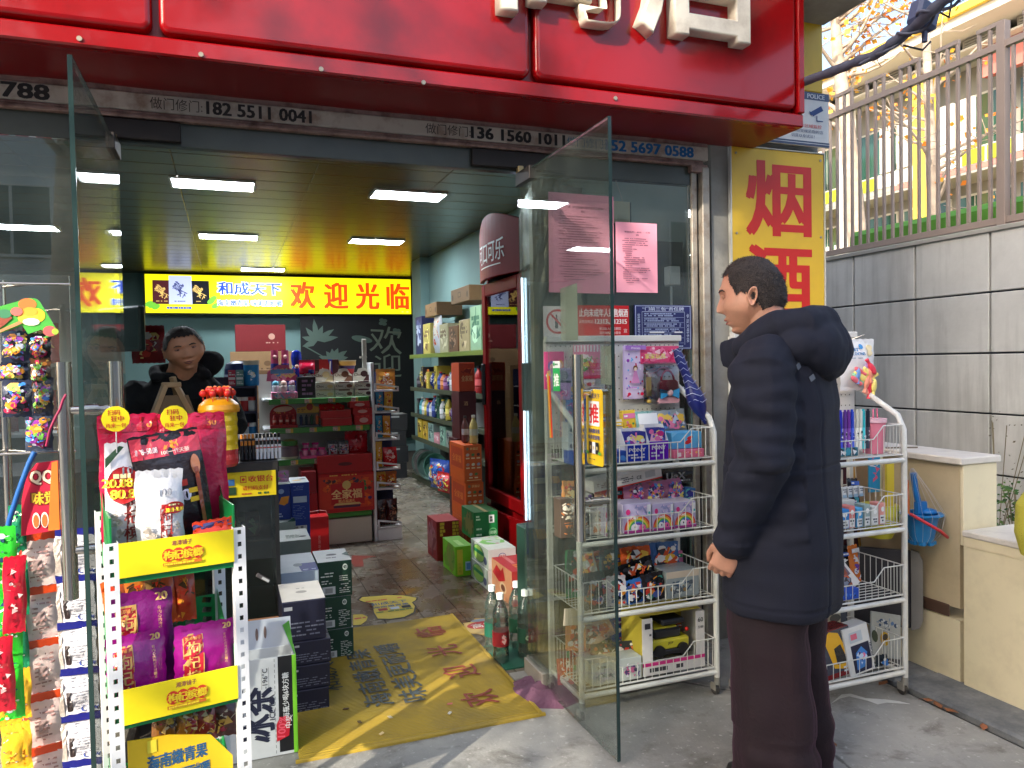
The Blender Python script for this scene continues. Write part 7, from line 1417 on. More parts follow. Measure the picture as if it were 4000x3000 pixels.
pack(kG,'gold_car_blister','clear blister card with a gold toy car at the right of the lowest basket','toy card',1190,1392,515,800,2.37,None,.01,(166,170,166),lambda m_,w_,h_:(m_.art(-w_*.4,h_*.6,w_*.45,h_*.9,[(90,120,160),(190,196,196),(60,80,110)],20,3,.3),m_.e2(-w_*.05,h_*.42,w_*.16,h_*.16,(190,150,40),10,.5),m_.e2(-w_*.05,h_*.46,w_*.1,h_*.07,(60,50,40),10,.5),m_.e2(-w_*.4,h_*.45,w_*.1,h_*.14,(40,60,50),10,.3)),.25,-.2,None,FILM,True)
pack(kG,'grey_headset_box','dark box with a grey headset picture at the back of the lowest basket','box',890,1035,480,570,2.46,None,.04,(60,70,84),lambda m_,w_,h_:(m_.r2(-w_*.4,h_*.0,w_*.2,h_*.9,(176,170,150)),m_.e2(-w_*.05,h_*.4,w_*.25,h_*.3,(80,80,80))),0,0,None,None,True)
pack(kG,'key_ring_pack','small round dark toy lying at the front right of the lowest basket','toy',1225,1300,780,880,2.30,T1,.03,(40,50,60),A([(60,120,190),(200,204,206),(30,30,40)],14,8,.4),0,0,None)
# balloons bag
a,b,t,zb=fy(kF,2.46,150,392,232,600);w_,h_=b-a,t-zb;t_=thing('balloon_bag','clear bag of party balloons hanging from the second rack','bag',((a+b)/2,2.46,zb));
m_=pouch(w_,h_,.035,(226,226,226),lambda m_,w_,h_:(m_.t2('PARTY',-w_*.12,h_*.80,h_*.065,(70,130,180),.05,w=w_*.36),m_.t2('BALLOONS',-w_*.12,h_*.72,h_*.06,(70,130,180),.05,w=w_*.56),m_.e2(w_*.06,h_*.86,w_*.07,h_*.05,(60,140,200)),m_.e2(w_*.3,h_*.83,w_*.1,h_*.065,(240,220,170)),m_.e2(w_*.3,h_*.73,w_*.09,h_*.06,(240,220,170)),m_.scrib(-w_*.3,h_*.62,w_*.2,h_*.65,1,(120,150,170),3)),seed=5);m_.build('bag_film',FILM,t_)
q=random.Random(4)
for i in range(16):
 c=q.choice([(120,160,220),(240,110,120),(240,220,120),(150,210,170),(180,150,210),(240,150,120),(230,60,80)]);m_=M(c);L_=q.uniform(.022,.036);m_.sphere((0,0,0),1,10,6,sc=(L_,.007,L_*.45));m_.cyl((L_*.8,0,0),(L_*1.5,0,0),.006,.009,6);m_.build('balloon',PLAST,t_,(q.uniform(-.3,.3)*w_,-.026-.002*i*.5,q.uniform(.08,.48)*h_),(0,q.uniform(0,6),q.uniform(-.1,.1)))
m_=M((110,104,96));m_.tube([(0,0,0),(.0,-.03,.003),(.06,-.07,.03)],.0025,5);m_.build('hook',CHROME,t_,(-.03,.06,h_*.95))
# boards, bucket
m_=M((70,22,34));m_.box(0,0,0,.42,.02,1.26,bev=.003);m_.box(.421,-.002,0,.431,.022,1.26,(190,140,60));m_.box(.4315,-.002,0,.4355,.022,1.26,(220,210,190));o_=m_.build('maroon_board',WORN,None,(2.18,2.60,.02),(-.05,-.05,-.1));tag(o_,'dark maroon board with a gold edge standing behind the second rack','board')
t_=thing('folded_table','dark folded table with a worn grey rounded edge leaning behind the second rack','table',(2.40,2.665,-.13),0);t_.rotation_euler=(0,0,-.80)
m_=M((50,48,52));m_.box(.0,0,.33,.38,.018,.66,bev=.004);m_.build('table_top',WORN,t_);m_=M((120,116,110));m_.prism([(.381,.325),(.41,.335),(.425,.37),(.425,.62),(.41,.655),(.381,.665)],-.006,.024);m_.build('edge_rim',WORN,t_);m_=M((90,88,84));m_.box(.02,.02,.15,.05,.03,.6);m_.box(.30,.02,.15,.33,.03,.6);m_.build('leg',WORN,t_)
p_=atX(2.69,*kF(740,1440));r_=.07
t_=thing('toy_bucket','blue toy beach bucket with a red handle hanging in a net by the cupboard','bucket',(2.655,2.33,.59),0)
m_=M((30,120,180));m_.lathe([(.045,0),(.065,.105),(.083,.107),(.083,.113),(.062,.113),(.042,.01)],n=24)
for i in range(8):a_=i*.785;m_.box(.04*math.cos(a_)-.01,.04*math.sin(a_)-.01,-.014,.04*math.cos(a_)+.01,.04*math.sin(a_)+.01,.0)
m_.build('bucket_body',PLAST,t_)
m_=M((190,40,50));m_.tube([(-.085,-.02,.12),(-.05,-.075,.085),(0,-.088,.055),(.04,-.08,.03),(.06,-.07,.02)],.0065,6);m_.build('handle',PLAST,t_)
m_=M((20,110,180));m_.tube([(-.0,0,.10),(-.03,0,.2),(-.045,0,.28)],.012,8);m_.sphere((.03,0,.115),.04,10,6,sc=(1,1,.4));m_.box(-.03,-.01,.11,.02,.01,.16);m_.build('shovel',PLAST,t_,None,(0,0,0))
m_=M((220,120,60));m_.tube([(-.05,0.02,.10),(-.055,.02,.25)],.007,6);m_.build('rake',PLAST,t_)
m_=M((196,190,186))
for i in range(16):
 a_=i*.393;m_.tube([(-.05+.004*math.cos(a_),.004*math.sin(a_),.30),(-.02+.05*math.cos(a_),.05*math.sin(a_),.2),(.088*math.cos(a_),.088*math.sin(a_),.11),(.07*math.cos(a_),.07*math.sin(a_),.03),(.03*math.cos(a_),.03*math.sin(a_),-.02)],.0007,3,None,False)
m_.build('net',PLAST,t_)
m_=M((206,200,60));m_.lathe([(.05,0),(.08,.06),(.085,.1),(.075,.14)],n=18);m_.box(-.02,-.06,.14,.02,-.05,.32,(226,200,60));tag(m_.build('yellow_toy',PLAST,None,(2.585,2.48,.58)),'yellow-green plastic toy bowl hanging behind the right post of the second rack','toy')
m_=M((40,150,190));m_.box(-.03,0,0,.03,.006,.19);m_.frame((-.03,0,0),(1,0,0),(0,0,1));m_.art(0,0,.06,.19,[(226,226,226),(230,100,130),(40,150,200)],20,3,.5);m_.box(.03,0,-.02,.045,.006,.2,(220,210,170));tag(m_.build('toy_card',CARD,None,(2.53,2.45,.78)),'blue and white toy card hanging beside the upper right post of the second rack','toy card')
m_=M((206,196,70));m_.smooth=True;m_.lathe([(.02,0),(.07,.02),(.09,.10),(.085,.2),(.05,.26),(.0,.27)],n=16);tag(m_.build('yellow_net_bag',mat('yellow net',attr=True,rough=.7,bump=.8,bscale=200),None,(2.70,1.86,.61)),'yellow knitted bag at the right edge on the low cupboard','bag')
# ---- notices on the fixed window
NY=3.047
def paper(name,label,cat,x0,x1,z0,z1,c,pf,tilt=0.0,y=NY,mt=None):
 m_=M(c);w_,h_=x1-x0,z1-z0;m_.box(0,0,0,w_,.0012,h_);m_.frame((0,0,0),(1,0,0),(0,0,1),.0003);pf(m_,w_,h_);return tag(m_.build(name,mt or PAPER,None,(x0,y,z0),(0,tilt,0)),label,cat)
PKP=(232,152,172)
def notice(title,rows,s):
 def f(m_,w_,h_):
  m_.t2(title,w_*.52,h_*.865,h_*.024,(110,60,80),.02,w=w_*.62);m_.t2('通告',w_*.52,h_*.825,h_*.022,(110,60,80),.02)
  q=random.Random(s)
  for i in range(rows):
   y=h_*(.77-.66*i/rows);x0=w_*(.15 if q.random()<.7 else .21);x1=w_*q.choice([.86,.86,.86,.6,.4]);m_.scrib(x0,y-.0022,x1,y+.0022,1,(160,96,116),s*40+i,.8,.9)
 return f
paper('pink_notice','larger pink printed notice on the window, left one seen through the door','notice',1.315,1.632,1.655,2.09,PKP,notice('关于进一步加强烟花爆竹禁放工作的',26,1),.01)
paper('pink_notice','smaller pink printed notice on the window, right of the door edge','notice',1.645,1.858,1.66,1.976,(240,160,180),notice('致居民的一封信 — 公告',22,2),.0)
paper('hanging_card','small beige card hanging on a string above the smaller pink notice','card',1.63,1.735,1.975,2.075,(186,180,150),lambda m_,w_,h_:None,0,3.075)
m_=M((150,146,130));m_.tube([(0,0,0),(-.055,0,.14)],.0015,4);tag(m_.build('string',PLAST,None,(1.70,3.075,2.075)),'thin string holding the small beige card behind the window','string')
def noalc(m_,w_,h_):
 m_.r2(0,.0,w_,h_,(214,208,204));cx_,cy_=w_*.42,h_*.58;m_.e2(cx_,cy_,w_*.34,w_*.34,(206,50,60),28);m_.e2(cx_,cy_,w_*.28,w_*.28,(214,208,204),28);m_.r2(cx_-.012,cy_-.03,cx_+.002,cy_+.012,(60,60,66));m_.r2(cx_-.008,cy_+.012,cx_-.002,cy_+.03,(60,60,66));m_.p2([(cx_+.012,cy_+.01),(cx_+.032,cy_+.01),(cx_+.022,cy_-.008)],(60,60,66));m_.r2(cx_+.021,cy_-.03,cx_+.023,cy_-.005,(60,60,66));m_.p2([(cx_-w_*.24,cy_+w_*.2),(cx_-w_*.2,cy_+w_*.24),(cx_+w_*.24,cy_-w_*.2),(cx_+w_*.2,cy_-w_*.24)],(206,50,60))
paper('no_alcohol_sign','white square sign with a crossed out bottle in a red ring on the window','sign',1.285,1.445,1.435,1.595,(206,200,196),noalc)
paper('tobacco_sign','red sign forbidding tobacco and liquor sales to minors above the rack','sign',1.45,1.706,1.464,1.60,(200,28,36),lambda m_,w_,h_:(m_.t2('止向未成年人销售烟酒',w_*.50,h_*.76,h_*.27,(240,232,228),.02,w=w_*.95),m_.t2('诉举报电话:',w_*.16,h_*.47,h_*.12,(236,200,196),.01,w=w_*.28),m_.t2('12313、12315',w_*.64,h_*.47,h_*.17,(240,232,228),.05,w=w_*.62),m_.t2('蜀山区人民检察院',w_*.62,h_*.24,h_*.10,(236,200,196),.02,w=w_*.42),m_.t2('荷叶地街道办事处',w_*.62,h_*.1,h_*.10,(236,200,196),.02,w=w_*.42),m_.t2('宣',w_*.92,h_*.17,h_*.13,(236,200,196),.02)),.0,3.046)
def duty(m_,w_,h_):
 L_=(190,200,226)
 for a_,b_,c_,d_ in((.02,.02,.98,.03),(.02,.97,.98,.98),(.02,.02,.03,.98),(.97,.02,.98,.98),(.13,.10,.135,.84),(.87,.10,.875,.84),(.13,.84,.87,.85)):m_.r2(w_*a_,h_*b_,w_*c_,h_*d_,L_)
 m_.t2('“门前三包”责任牌',w_*.5,h_*.91,h_*.085,L_,.02,w=w_*.72);m_.t2('创建美好家园',w_*.075,h_*.48,h_*.065,L_,.02,rot=-1.5708,w=h_*.65);m_.t2('争当文明市民',w_*.925,h_*.48,h_*.065,L_,.02,rot=-1.5708,w=h_*.65)
 for r_ in range(6):m_.r2(w_*.15,h_*(.14+.115*r_),w_*.85,h_*(.145+.115*r_),L_);m_.scrib(w_*.16,h_*(.16+.115*r_),w_*.84,h_*(.245+.115*r_),2,(150,162,200),r_+3,.6,.85)
 m_.r2(w_*.25,h_*.37,w_*.5,h_*.4,(226,226,226));m_.r2(w_*.68,h_*.37,w_*.82,h_*.4,(226,226,226));m_.scrib(w_*.55,h_*.05,w_*.9,h_*.09,1,L_,3)
paper('duty_plaque','dark blue printed duty plaque with a white border next to the red sign','plaque',1.731,2.036,1.40,1.605,(26,34,96),duty,0,3.044,CARD)
m_=M((206,204,196));m_.box(0,0,0,.06,.05,.09,bev=.004);m_.cyl((.02,.02,-.3),(.02,.02,0),.006,n=6);tag(m_.build('socket_box',PLAST,None,(1.94,3.075,1.70)),'pale socket box with a cable behind the window near the frame','socket')
m_=M((176,168,190));m_.box(0,0,0,.36,.12,.66,bev=.004);tag(m_.build('lilac_carton',WORN,None,(1.62,3.10,.0)),'large plain lilac carton behind the glass low down at the first rack','carton')
m_=M((26,60,50));m_.box(0,0,0,.36,.12,.6,bev=.004);m_.frame((0,0,0),(1,0,0),(0,0,1));m_.art(.02,.1,.34,.58,[(30,80,70),(16,36,40),(120,90,50),(90,40,30)],30,3,.3);tag(m_.build('dark_carton',CARD,None,(1.24+.0,3.19,.0)),'dark green carton behind the glass low down beside the lilac carton','carton')
def noteat(name,label,cor,x):
 ps=[atX(x,*p)for p in cor];m_=M();c0=ps[0];m_.prism([(p.y-c0.y,p.z-c0.z)for p in ps],0,.0012,axis='x');o=m_.build(name,mat('grey green paper'),None,(x,c0.y,c0.z));tag(o,label,'note')
for o in[o for o in col.objects if o.name.startswith('paper_note')]:bpy.data.objects.remove(o)
noteat('paper_note','tilted grey-green note on the far side of the right glass door, high up',[(2258,1330),(2192,1330),(2188,1128),(2253,1105)],1.190)
noteat('paper_note','grey-green back of a card hanging behind the steel handles of the right door',[(2400,1504),(2347,1500),(2347,1352),(2400,1350)],1.190)
# fallen leaves, smear and weeds
for i,(u,v,a_)in enumerate(((1275,975,.2),(1640,1128,1.1),(1735,1168,2.0),(1945,1272,.6),(1590,1095,2.6),(955,1385,1.3))):
 p_=atZ(.0,*kG(u,v));m_=M((132,84,52)if i!=3 else(150,92,60));L_=.03 if i<5 else .012
 m_.add([(-L_,0,.002),(-L_*.3,-L_*.45,.006),(L_*.6,-L_*.3,.003),(L_,0,.008),(L_*.5,L_*.4,.002),(-L_*.4,L_*.4,.007)],[(0,1,2,3,4,5)]);m_.tube([(L_,0,.008),(L_*1.5,.003,.004)],.0008,4)
 tag(m_.build('fallen_leaf',mat('dry leaf',attr=True,rough=.8),None,(p_.x,p_.y,.002 if i in(0,5)else .006),(0,0,a_)),['dry brown leaf on the pavement under the second rack','dry brown leaf in the gutter crack, middle of the three there','dry brown leaf in the gutter crack, farthest right of the three','dry leaf near the right end of the kerb crack','small dry leaf in the gutter crack nearest the rack wheel','tiny dark scrap of leaf on the open pavement right of the man'][i],'leaf')
pts=[atZ(0,*kG(u,v))for u,v in((930,1105),(1000,1045),(1060,1040),(1160,1070),(1290,1078),(1380,1090),(1455,1108),(1300,1098),(1240,1110),(1170,1085),(1050,1056),(990,1070))]
m_=M((206,206,200));c0=pts[0];m_.prism([(q.x-c0.x,q.y-c0.y)for q in pts],0,.0008,None,'z');tag(m_.build('cement_smear',WORN,None,(c0.x,c0.y,.001)),'pale cement smear on the pavement in front of the second rack','stain')
for i,(x,y,h)in enumerate(((4.45,3.35,.95),(4.2,3.05,.5),(4.55,3.0,.62))):
 t_=thing('weed_plant',['tall dry stemmed weed against the grey wall behind the cupboards','low leafy green weed behind the low cupboard','bushy green weed beside the tall dry one'][i],'plant',(x,y,.16));q=random.Random(i+2);st=M((110,100,70));lf=M()
 for k in range(9 if i else 5):
  d=Vector((q.uniform(-.25,.25),q.uniform(-.25,.25),1));pts=[d*(h*.1*j)+Vector((0,0,0))for j in range(9)];st.tube([tuple(a)for a in pts],.003,4)
  for j in range(26 if i else 8):
   c_=pts[min(8,int(q.uniform(2,9)))]+Vector((q.gauss(0,.05),q.gauss(0,.05),q.gauss(0,.03)));u_=Vector((q.uniform(-1,1),q.uniform(-1,1),q.uniform(-.5,.6))).normalized();w_=u_.orthogonal().normalized();s_=q.uniform(.02,.045)*(1 if i else .5);lf.add([c_,c_+u_*s_*.5+w_*s_*.3,c_+u_*s_,c_+u_*s_*.5-w_*s_*.3],[(0,1,2,3)],q.choice([(70,110,50),(96,130,60),(56,86,44)])if i else q.choice([(90,80,60),(70,70,50)]))
 st.build('stem',PLAST,t_);o=lf.build('leaves',LEAFM,t_);o['kind']='stuff'
q=random.Random(77);CN=[('red',(196,50,50)),('blue',(50,90,180)),('pink',(226,120,170)),('yellow',(226,190,60)),('green',(60,150,90)),('white',(214,214,214)),('black',(36,36,42)),('purple',(110,70,160)),('orange',(220,120,50)),('teal',(60,150,160))]
for ri,(rx0,ry0,sh_,x_a,x_b)in enumerate(((1.205,2.55,(T1,T2,T3,T4),.03,.57),(1.885,2.26,(T1,T2,T3,T4),.30,.57))):
 for si,z in enumerate(sh_):
  n_=8 if ri==0 else 5
  for i in range(n_):
   if ri and si==3:continue
   cn,c=q.choice(CN);w_=(x_b-x_a)/n_;h_=q.uniform(.13,.19)if ri==0 else q.uniform(.09,.16);k_=q.random()
   pal=[q.choice(CN)[1]for _ in range(3)]+[(236,232,230)]
   if k_<.5:m_=M(c);m_.box(-w_*.44,0,0,w_*.44,.03,h_,bev=.0015);m_.frame((0,0,0),(1,0,0),(0,0,1))
   else:m_=pouch(w_*1.05,h_,.022,c,None,seed=i,nx=6,nz=7);m_.frame((0,-.012,0),(1,0,0),(0,0,1))
   m_.art(-w_*.4,h_*.06,w_*.4,h_*.8,pal,20,i,.4);m_.r2(-w_*.4,h_*.82,w_*.4,h_*.93,pal[0]);m_.scrib(-w_*.35,h_*.84,w_*.35,h_*.91,1,(240,240,240),i)
   tag(m_.build('toy_pack',CARD if k_<.5 else FILM,None,(rx0+x_a+w_*(i+.5),ry0+.19,z),(q.uniform(-.2,-.05),q.uniform(-.08,.08),q.uniform(-.15,.15))),'small %s toy pack, %s from the left, back row, %s basket of the %s rack'%(cn,ORD[i],['lowest','second','third','top'][si],['first','second'][ri]),'toy pack','small packs in the back rows of the racks')
   # ================================================================== betel nut rack in front of the left door
RA=.213;ro=Vector((-.263,1.886,0));rx=Vector((math.cos(RA),math.sin(RA),0));ry=Vector((-math.sin(RA),math.cos(RA),0));RWD=.289
def PR(k,u,v,off=0.0):
 """rack coordinates of a picture point that lies 'off' behind the rack front"""
 d=ray(*k(u,v));t=((ro-EYE).dot(ry)+off)/d.dot(ry);p=EYE+d*t-ro;return p.dot(rx),p.z
pr=thing('snack_rack','white perforated rack with yellow printed strips and green baskets of betel nut packs','rack',ro,RA)
def perf(x,y,h):
 m_=M();w_=.028;n_=int(h/.03)
 m_.box(x,y+.0025,0,x+.002,y+w_,h);m_.box(x,y,0,x+.0095,y+.002,h);m_.box(x+.0185,y,0,x+w_,y+.002,h);m_.box(x+w_-.002,y+.0025,0,x+w_,y+w_,h)
 for i in range(n_):
  z=i*.03;m_.box(x+.0095,y,z,x+.0185,y+.002,z+.0185);
 m_.box(x+.0095,y,n_*.03-.001,x+.0185,y+.002,h);m_.build('perforated_post',WHITEP,pr)
for x in(-.006,RWD-.02):
 for y in(0,.24):perf(x,y,.965 if y==0 else 1.0)
YEL=(244,222,18)
def strip(z0,z1):
 m_=M(YEL);m_.box(.022,-.004,z0,RWD-.02,-.001,z1);W_=RWD-.042;m_.frame((.022,-.0042,z0),(1,0,0),(0,0,1));h=z1-z0
 m_.t2('湘潭铺子',W_*.53,h*.82,h*.15,(150,50,80),.01,w=W_*.18)
 for i,ch in enumerate('枸杞槟榔'):x=W_*(.41+.085*i);m_.e2(x,h*.48,W_*.055,h*.2,(214,60,34),14)
 for i,ch in enumerate('枸杞槟榔'):x=W_*(.41+.085*i);m_.t2(ch,x,h*.48,h*.27,(240,214,40),.05,w=W_*.085)
 m_.r2(W_*.36,h*.18,W_*.70,h*.27,(206,110,30));m_.scrib(W_*.37,h*.19,W_*.69,h*.26,1,(240,214,40),4,.8,.95);m_.build('yellow_strip',CARD,pr)
strip(.885,.963);strip(.552,.632)
GRB=mat('green plastic basket',(16,130,66),rough=.4)
def basket(z,tilt=.35,h=.13):
 m_=M();W_=RWD-.016
 m_.box(.008,.01,z,W_,.24,z+.004);m_.box(.008,.006,z,W_,.010,z+.05);m_.box(.006,.01,z,.010,.24,z+h);m_.box(W_-.002,.01,z,W_+.002,.24,z+h)
 # back wall with diamond holes
 for i in range(6):
  x0_,x1_=.01+i*.043,.01+(i+1)*.043
  for j in range(int(h/.026)+3):
   z0_=z+j*.026;m_.add([(x0_,.236,z0_),(x1_,.236,z0_),(x1_,.236,z0_+.026),(x0_,.236,z0_+.026),(x0_+.009,.236,z0_+.008),(x1_-.012,.236,z0_+.004),(x1_-.008,.236,z0_+.018),(x0_+.013,.236,z0_+.022)],[(0,1,5,4),(1,2,6,5),(2,3,7,6),(3,0,4,7)])
 m_.add([(.006,.01,z+.05),(.006,.24,z+h),(.006,.24,z+h+.09),(.006,.02,z+.06)],[(0,1,2,3)]);m_.add([(W_+.002,.01,z+.05),(W_+.002,.24,z+h),(W_+.002,.24,z+h+.09),(W_+.002,.02,z+.06)],[(0,1,2,3)])
 m_.build('basket',GRB,pr)
basket(.87,h=.15);basket(.54,h=.13);basket(.20,h=.1)
def rp(name,label,k,uL,uR,vT,vB,off,c,pf,tilt=0.0,t=.03,group=None,mt=None,zlow=None,seed=1):
 x0,zt=PR(k,uL,(vT+vB)/2,off)[0],PR(k,(uL+uR)/2,vT,off)[1];x1=PR(k,uR,(vT+vB)/2,off)[0];zb=zlow if zlow else PR(k,(uL+uR)/2,vB,off)[1]
 m_=pouch(x1-x0,zt-zb,t,c,pf,seed=seed,crinkle=.005);p=ro+rx*((x0+x1)/2)+ry*off;p.z=zb
 return tag(m_.build(name,mt or FILM,None,p,(-.06,tilt,RA)),label,'pouch',group)
GP='betel nut pouches on the yellow strip rack'
def col_t(m_,s_,x,y,h,c,n=None,bold=.02):
 for i,ch in enumerate(s_):m_.t2(ch,x,y-i*h*1.12,h,c,bold,w=h)
RDP=(176,14,60)
for i,(uL,uR,vT)in enumerate(((645,1040,1030),(1000,1478,1022))):
 rp('pouch',['magenta red pouch at the back of the top basket, behind the white pouches','magenta red pouch at the back of the top basket, behind the black one'][i],k0,uL,uR,vT,1660,.17,RDP,lambda m_,w_,h_:(m_.r2(-w_*.48,h_*.88,w_*.48,h_*.98,(150,10,40)),m_.t2('30',w_*.3,h_*.93,h_*.05,(196,110,40),.04),col_t(m_,'枸杞',-w_*.2,h_*.7,h_*.12,(206,130,40))),0,.04,GP,None,.89,i)
def tagp(lb,k,uL,uR,vT,vB,off):
 x0,z1=PR(k,uL,vT,off);x1,z0=PR(k,uR,vB,off);r_=(x1-x0)/2;cx_,cz_=(x0+x1)/2,(z0+z1)/2
 m_=M((250,226,20));m_.prism([(r_*math.cos(i*.4488)*(1.0 if i%2 else .985),r_*math.sin(i*.4488)*(1.0 if i%2 else .985))for i in range(14)],0,.002);m_.frame((0,-.0003,0),(1,0,0),(0,0,1));RDX=(196,50,34)
 m_.t2('扫码',-r_*.12,r_*.5,r_*.42,RDX,.02);m_.t2('狂中',r_*.1,r_*.02,r_*.44,RDX,.03);m_.t2('再来一包',0,-r_*.5,r_*.36,RDX,.02,w=r_*1.4)
 m_.cyl((0,.002,-r_),(0,.002,-r_-.05),.0015,n=5,c=(220,220,210));p=ro+rx*cx_+ry*off;p.z=cz_;tag(m_.build('round_tag',CARD,None,p,(0,0,RA)),lb,'tag','round yellow prize tags')
tagp('round yellow prize tag on the left, above the white pouch',k0,652,846,970,1140,.12);tagp('round yellow prize tag in the middle, above the pink headed black pouch',k0,1036,1222,970,1130,.12)
WHP=(222,222,226)
def whp(rb,zy):
 def f(m_,w_,h_):
  m_.r2(-w_*.02,h_*.0,w_*.22,h_*.62,(176,60,56));m_.r2(.0,h_*.0,w_*.2,h_*.61,(236,230,226));col_t(m_,'枸杞槟榔',w_*.1,h_*.53,h_*.115,(150,60,60));m_.r2(w_*.0,h_*.62,w_*.2,h_*.66,(186,50,50));m_.t2('100',w_*.1,h_*.78,h_*.07,(150,150,154),.02)
  m_.e2(rb[0]*w_,rb[1]*h_,w_*rb[2],h_*rb[3],(196,40,40),20);m_.scrib((rb[0]-rb[2]*.6)*w_,(rb[1]+rb[3]*.35)*h_,(rb[0]+rb[2]*.6)*w_,(rb[1]+rb[3]*.65)*h_,1,(240,220,160),3,.8,.95)
  if zy:m_.t2('20.88~',(rb[0]-.04)*w_,(rb[1]+.02)*h_,h_*.07,(244,214,60),.05);m_.t2('80.88',(rb[0]+.06)*w_,(rb[1]-.07)*h_,h_*.075,(244,214,60),.05)
  else:m_.t2('20.88~80.88',rb[0]*w_,(rb[1]-.02)*h_,h_*.04,(244,214,60),.04,w=w_*rb[2]*1.8)
  m_.art(-w_*.42,h_*.1,-w_*.06,h_*.5,[(190,180,166),(214,210,206),(170,160,150)],14,3,.4);m_.art(w_*.26,h_*.15,w_*.45,h_*.5,[(196,186,170),(176,166,150)],10,4,.5)
 return f
o1=rp('pouch','tall silvery white pouch with a red oval price badge, left one in the top basket',k0,662,950,1215,1660,.12,WHP,lambda m_,w_,h_:(whp((-.08,.66,.38,.15),True)(m_,w_,h_),m_.p2([(-w_*.48,h_*.88),(-w_*.48,h_*.8),(-w_*.05,h_*.97),(-w_*.16,h_*.98)],(60,90,60))),.02,.045,GP,None,.885,3)
rp('pouch','silvery white pouch with a small red oval badge, front one in the top basket',k0,872,1185,1392,1660,.05,(216,216,218),whp((.28,.62,.22,.06),False),.01,.045,GP,None,.880,6)
o3=rp('pouch','black pouch with a pink header and gold seal tilted in the top basket',k0,948,1402,1135,1660,.10,(34,26,30),lambda m_,w_,h_:(m_.r2(-w_*.49,h_*.82,w_*.49,h_*.985,(206,60,80)),m_.t2('78',w_*.06,h_*.91,h_*.08,(240,150,50),.05),m_.t2('8.08~50.08',-w_*.28,h_*.88,h_*.045,(240,214,214),.03,w=w_*.3),m_.t2('100一代天骄',w_*.12,h_*.85,h_*.035,(240,214,200),.02,w=w_*.4),m_.art(-w_*.38,h_*.42,-w_*.05,h_*.68,[(220,170,60),(240,200,110),(150,100,30)],16,3,.5),m_.r2(.0,h_*.57,w_*.2,h_*.62,(190,50,40)),m_.t2('50',w_*.1,h_*.50,h_*.09,(226,220,236),.05),m_.scrib(w_*.2,h_*.42,w_*.36,h_*.56,2,(240,190,40),3),m_.e2(w_*.36,h_*.72,w_*.07,h_*.08,(206,130,90)),m_.r2(w_*.33,h_*.1,w_*.39,h_*.7,(150,70,50))),-.12,.045,GP,None,.885,9)
rp('pouch','red and green snack pouch at the right front of the top basket',k9,1265,1540,50,200,.02,(206,60,30),lambda m_,w_,h_:(m_.r2(-w_*.5,h_*.82,w_*.5,h_*.95,(60,60,110)),m_.art(-w_*.4,h_*.1,w_*.45,h_*.7,[(230,230,220),(60,150,60),(240,200,80),(40,60,40)],24,3,.4)),-.05,.03,GP,None,.89,4)
PUR=(146,14,120)
def purp(m_,w_,h_,sx=-.22):
 m_.r2(w_*(sx-.16),0,w_*(sx+.16),h_*.88,(206,160,90));m_.r2(w_*(sx-.145),0,w_*(sx+.145),h_*.86,(176,34,50));col_t(m_,'枸杞槟榔',w_*sx,h_*.70,h_*.17,(220,176,100));m_.t2('湘潭铺子',w_*sx,h_*.83,h_*.04,(226,170,90),.01,w=w_*.25)
 m_.t2('20',w_*.33,h_*.93,h_*.08,(206,170,110),.05);col_t(m_,'有内心的枸杞更甜一点',w_*.28,h_*.82,h_*.035,(200,150,110),None,.0)
rp('pouch','purple magenta pouch standing at the back left of the middle basket',k9,700,1128,522,1210,.13,(120,12,110),purp,.0,.04,GP,None,.575,11)
rp('pouch','purple magenta pouch at the front left of the middle basket',k9,700,1086,795,1240,.05,PUR,purp,-.02,.05,GP,None,.55,12)
rp('pouch','purple magenta pouch leaning at the front right of the middle basket',k9,1122,1530,725,1150,.05,PUR,lambda m_,w_,h_:purp(m_,w_,h_,-.22),.03,.05,GP,None,.56,13)
for i in range(5):
 x0,zt=PR(k9,760+110*i,400,.19);m_=pouch(.05,.13,.03,[(206,90,30),(196,110,40),(120,90,50),(214,90,40),(190,70,40)][i],A([(236,150,50),(90,60,40),(200,60,40)],14,i,.4),seed=i,nx=6,nz=6);p=ro+rx*x0+ry*.20;p.z=.70;tag(m_.build('small_pack',FILM,None,p,(-.1,.1*(i%3-1),RA)),'%s orange-brown small pack from the left at the back of the middle tier'%ORD[i],'pack','small orange packs')
m_=M((240,196,30));m_.prism([(.03,.0),(RWD-.03,.0),(RWD-.03,.40),(.21,.465),(.12,.49),(.03,.50)],.03,.034);m_.frame((.03,.0296,.0),(1,0,0),(0,0,1));m_.t2('海南嫩青果',.105,.455-.02,.034,(40,90,130),.04,w=.13);m_.t2('味美更耐嚼',.115,.39,.034,(40,90,130),.04,w=.12);m_.r2(.04,.46,.06,.49,(244,220,60));m_.build('printed_board',CARD,pr)
for i in range(4):
 p=ro+rx*(.12+.045*i)+ry*.10;p.z=.42;m_=pouch(.06,.11,.03,[(120,76,30),(150,100,40),(130,40,40),(90,50,40)][i],A([(200,160,80),(150,40,60),(60,40,30),(206,190,160)],16,i,.4),seed=i+5,nx=6,nz=6,crinkle=.008);tag(m_.build('small_pack',FILM,None,p,(-.2,.15*(i%2),RA)),'%s crumpled brown pack from the left behind the yellow board of the lowest tier'%ORD[i],'pack','crumpled brown packs')
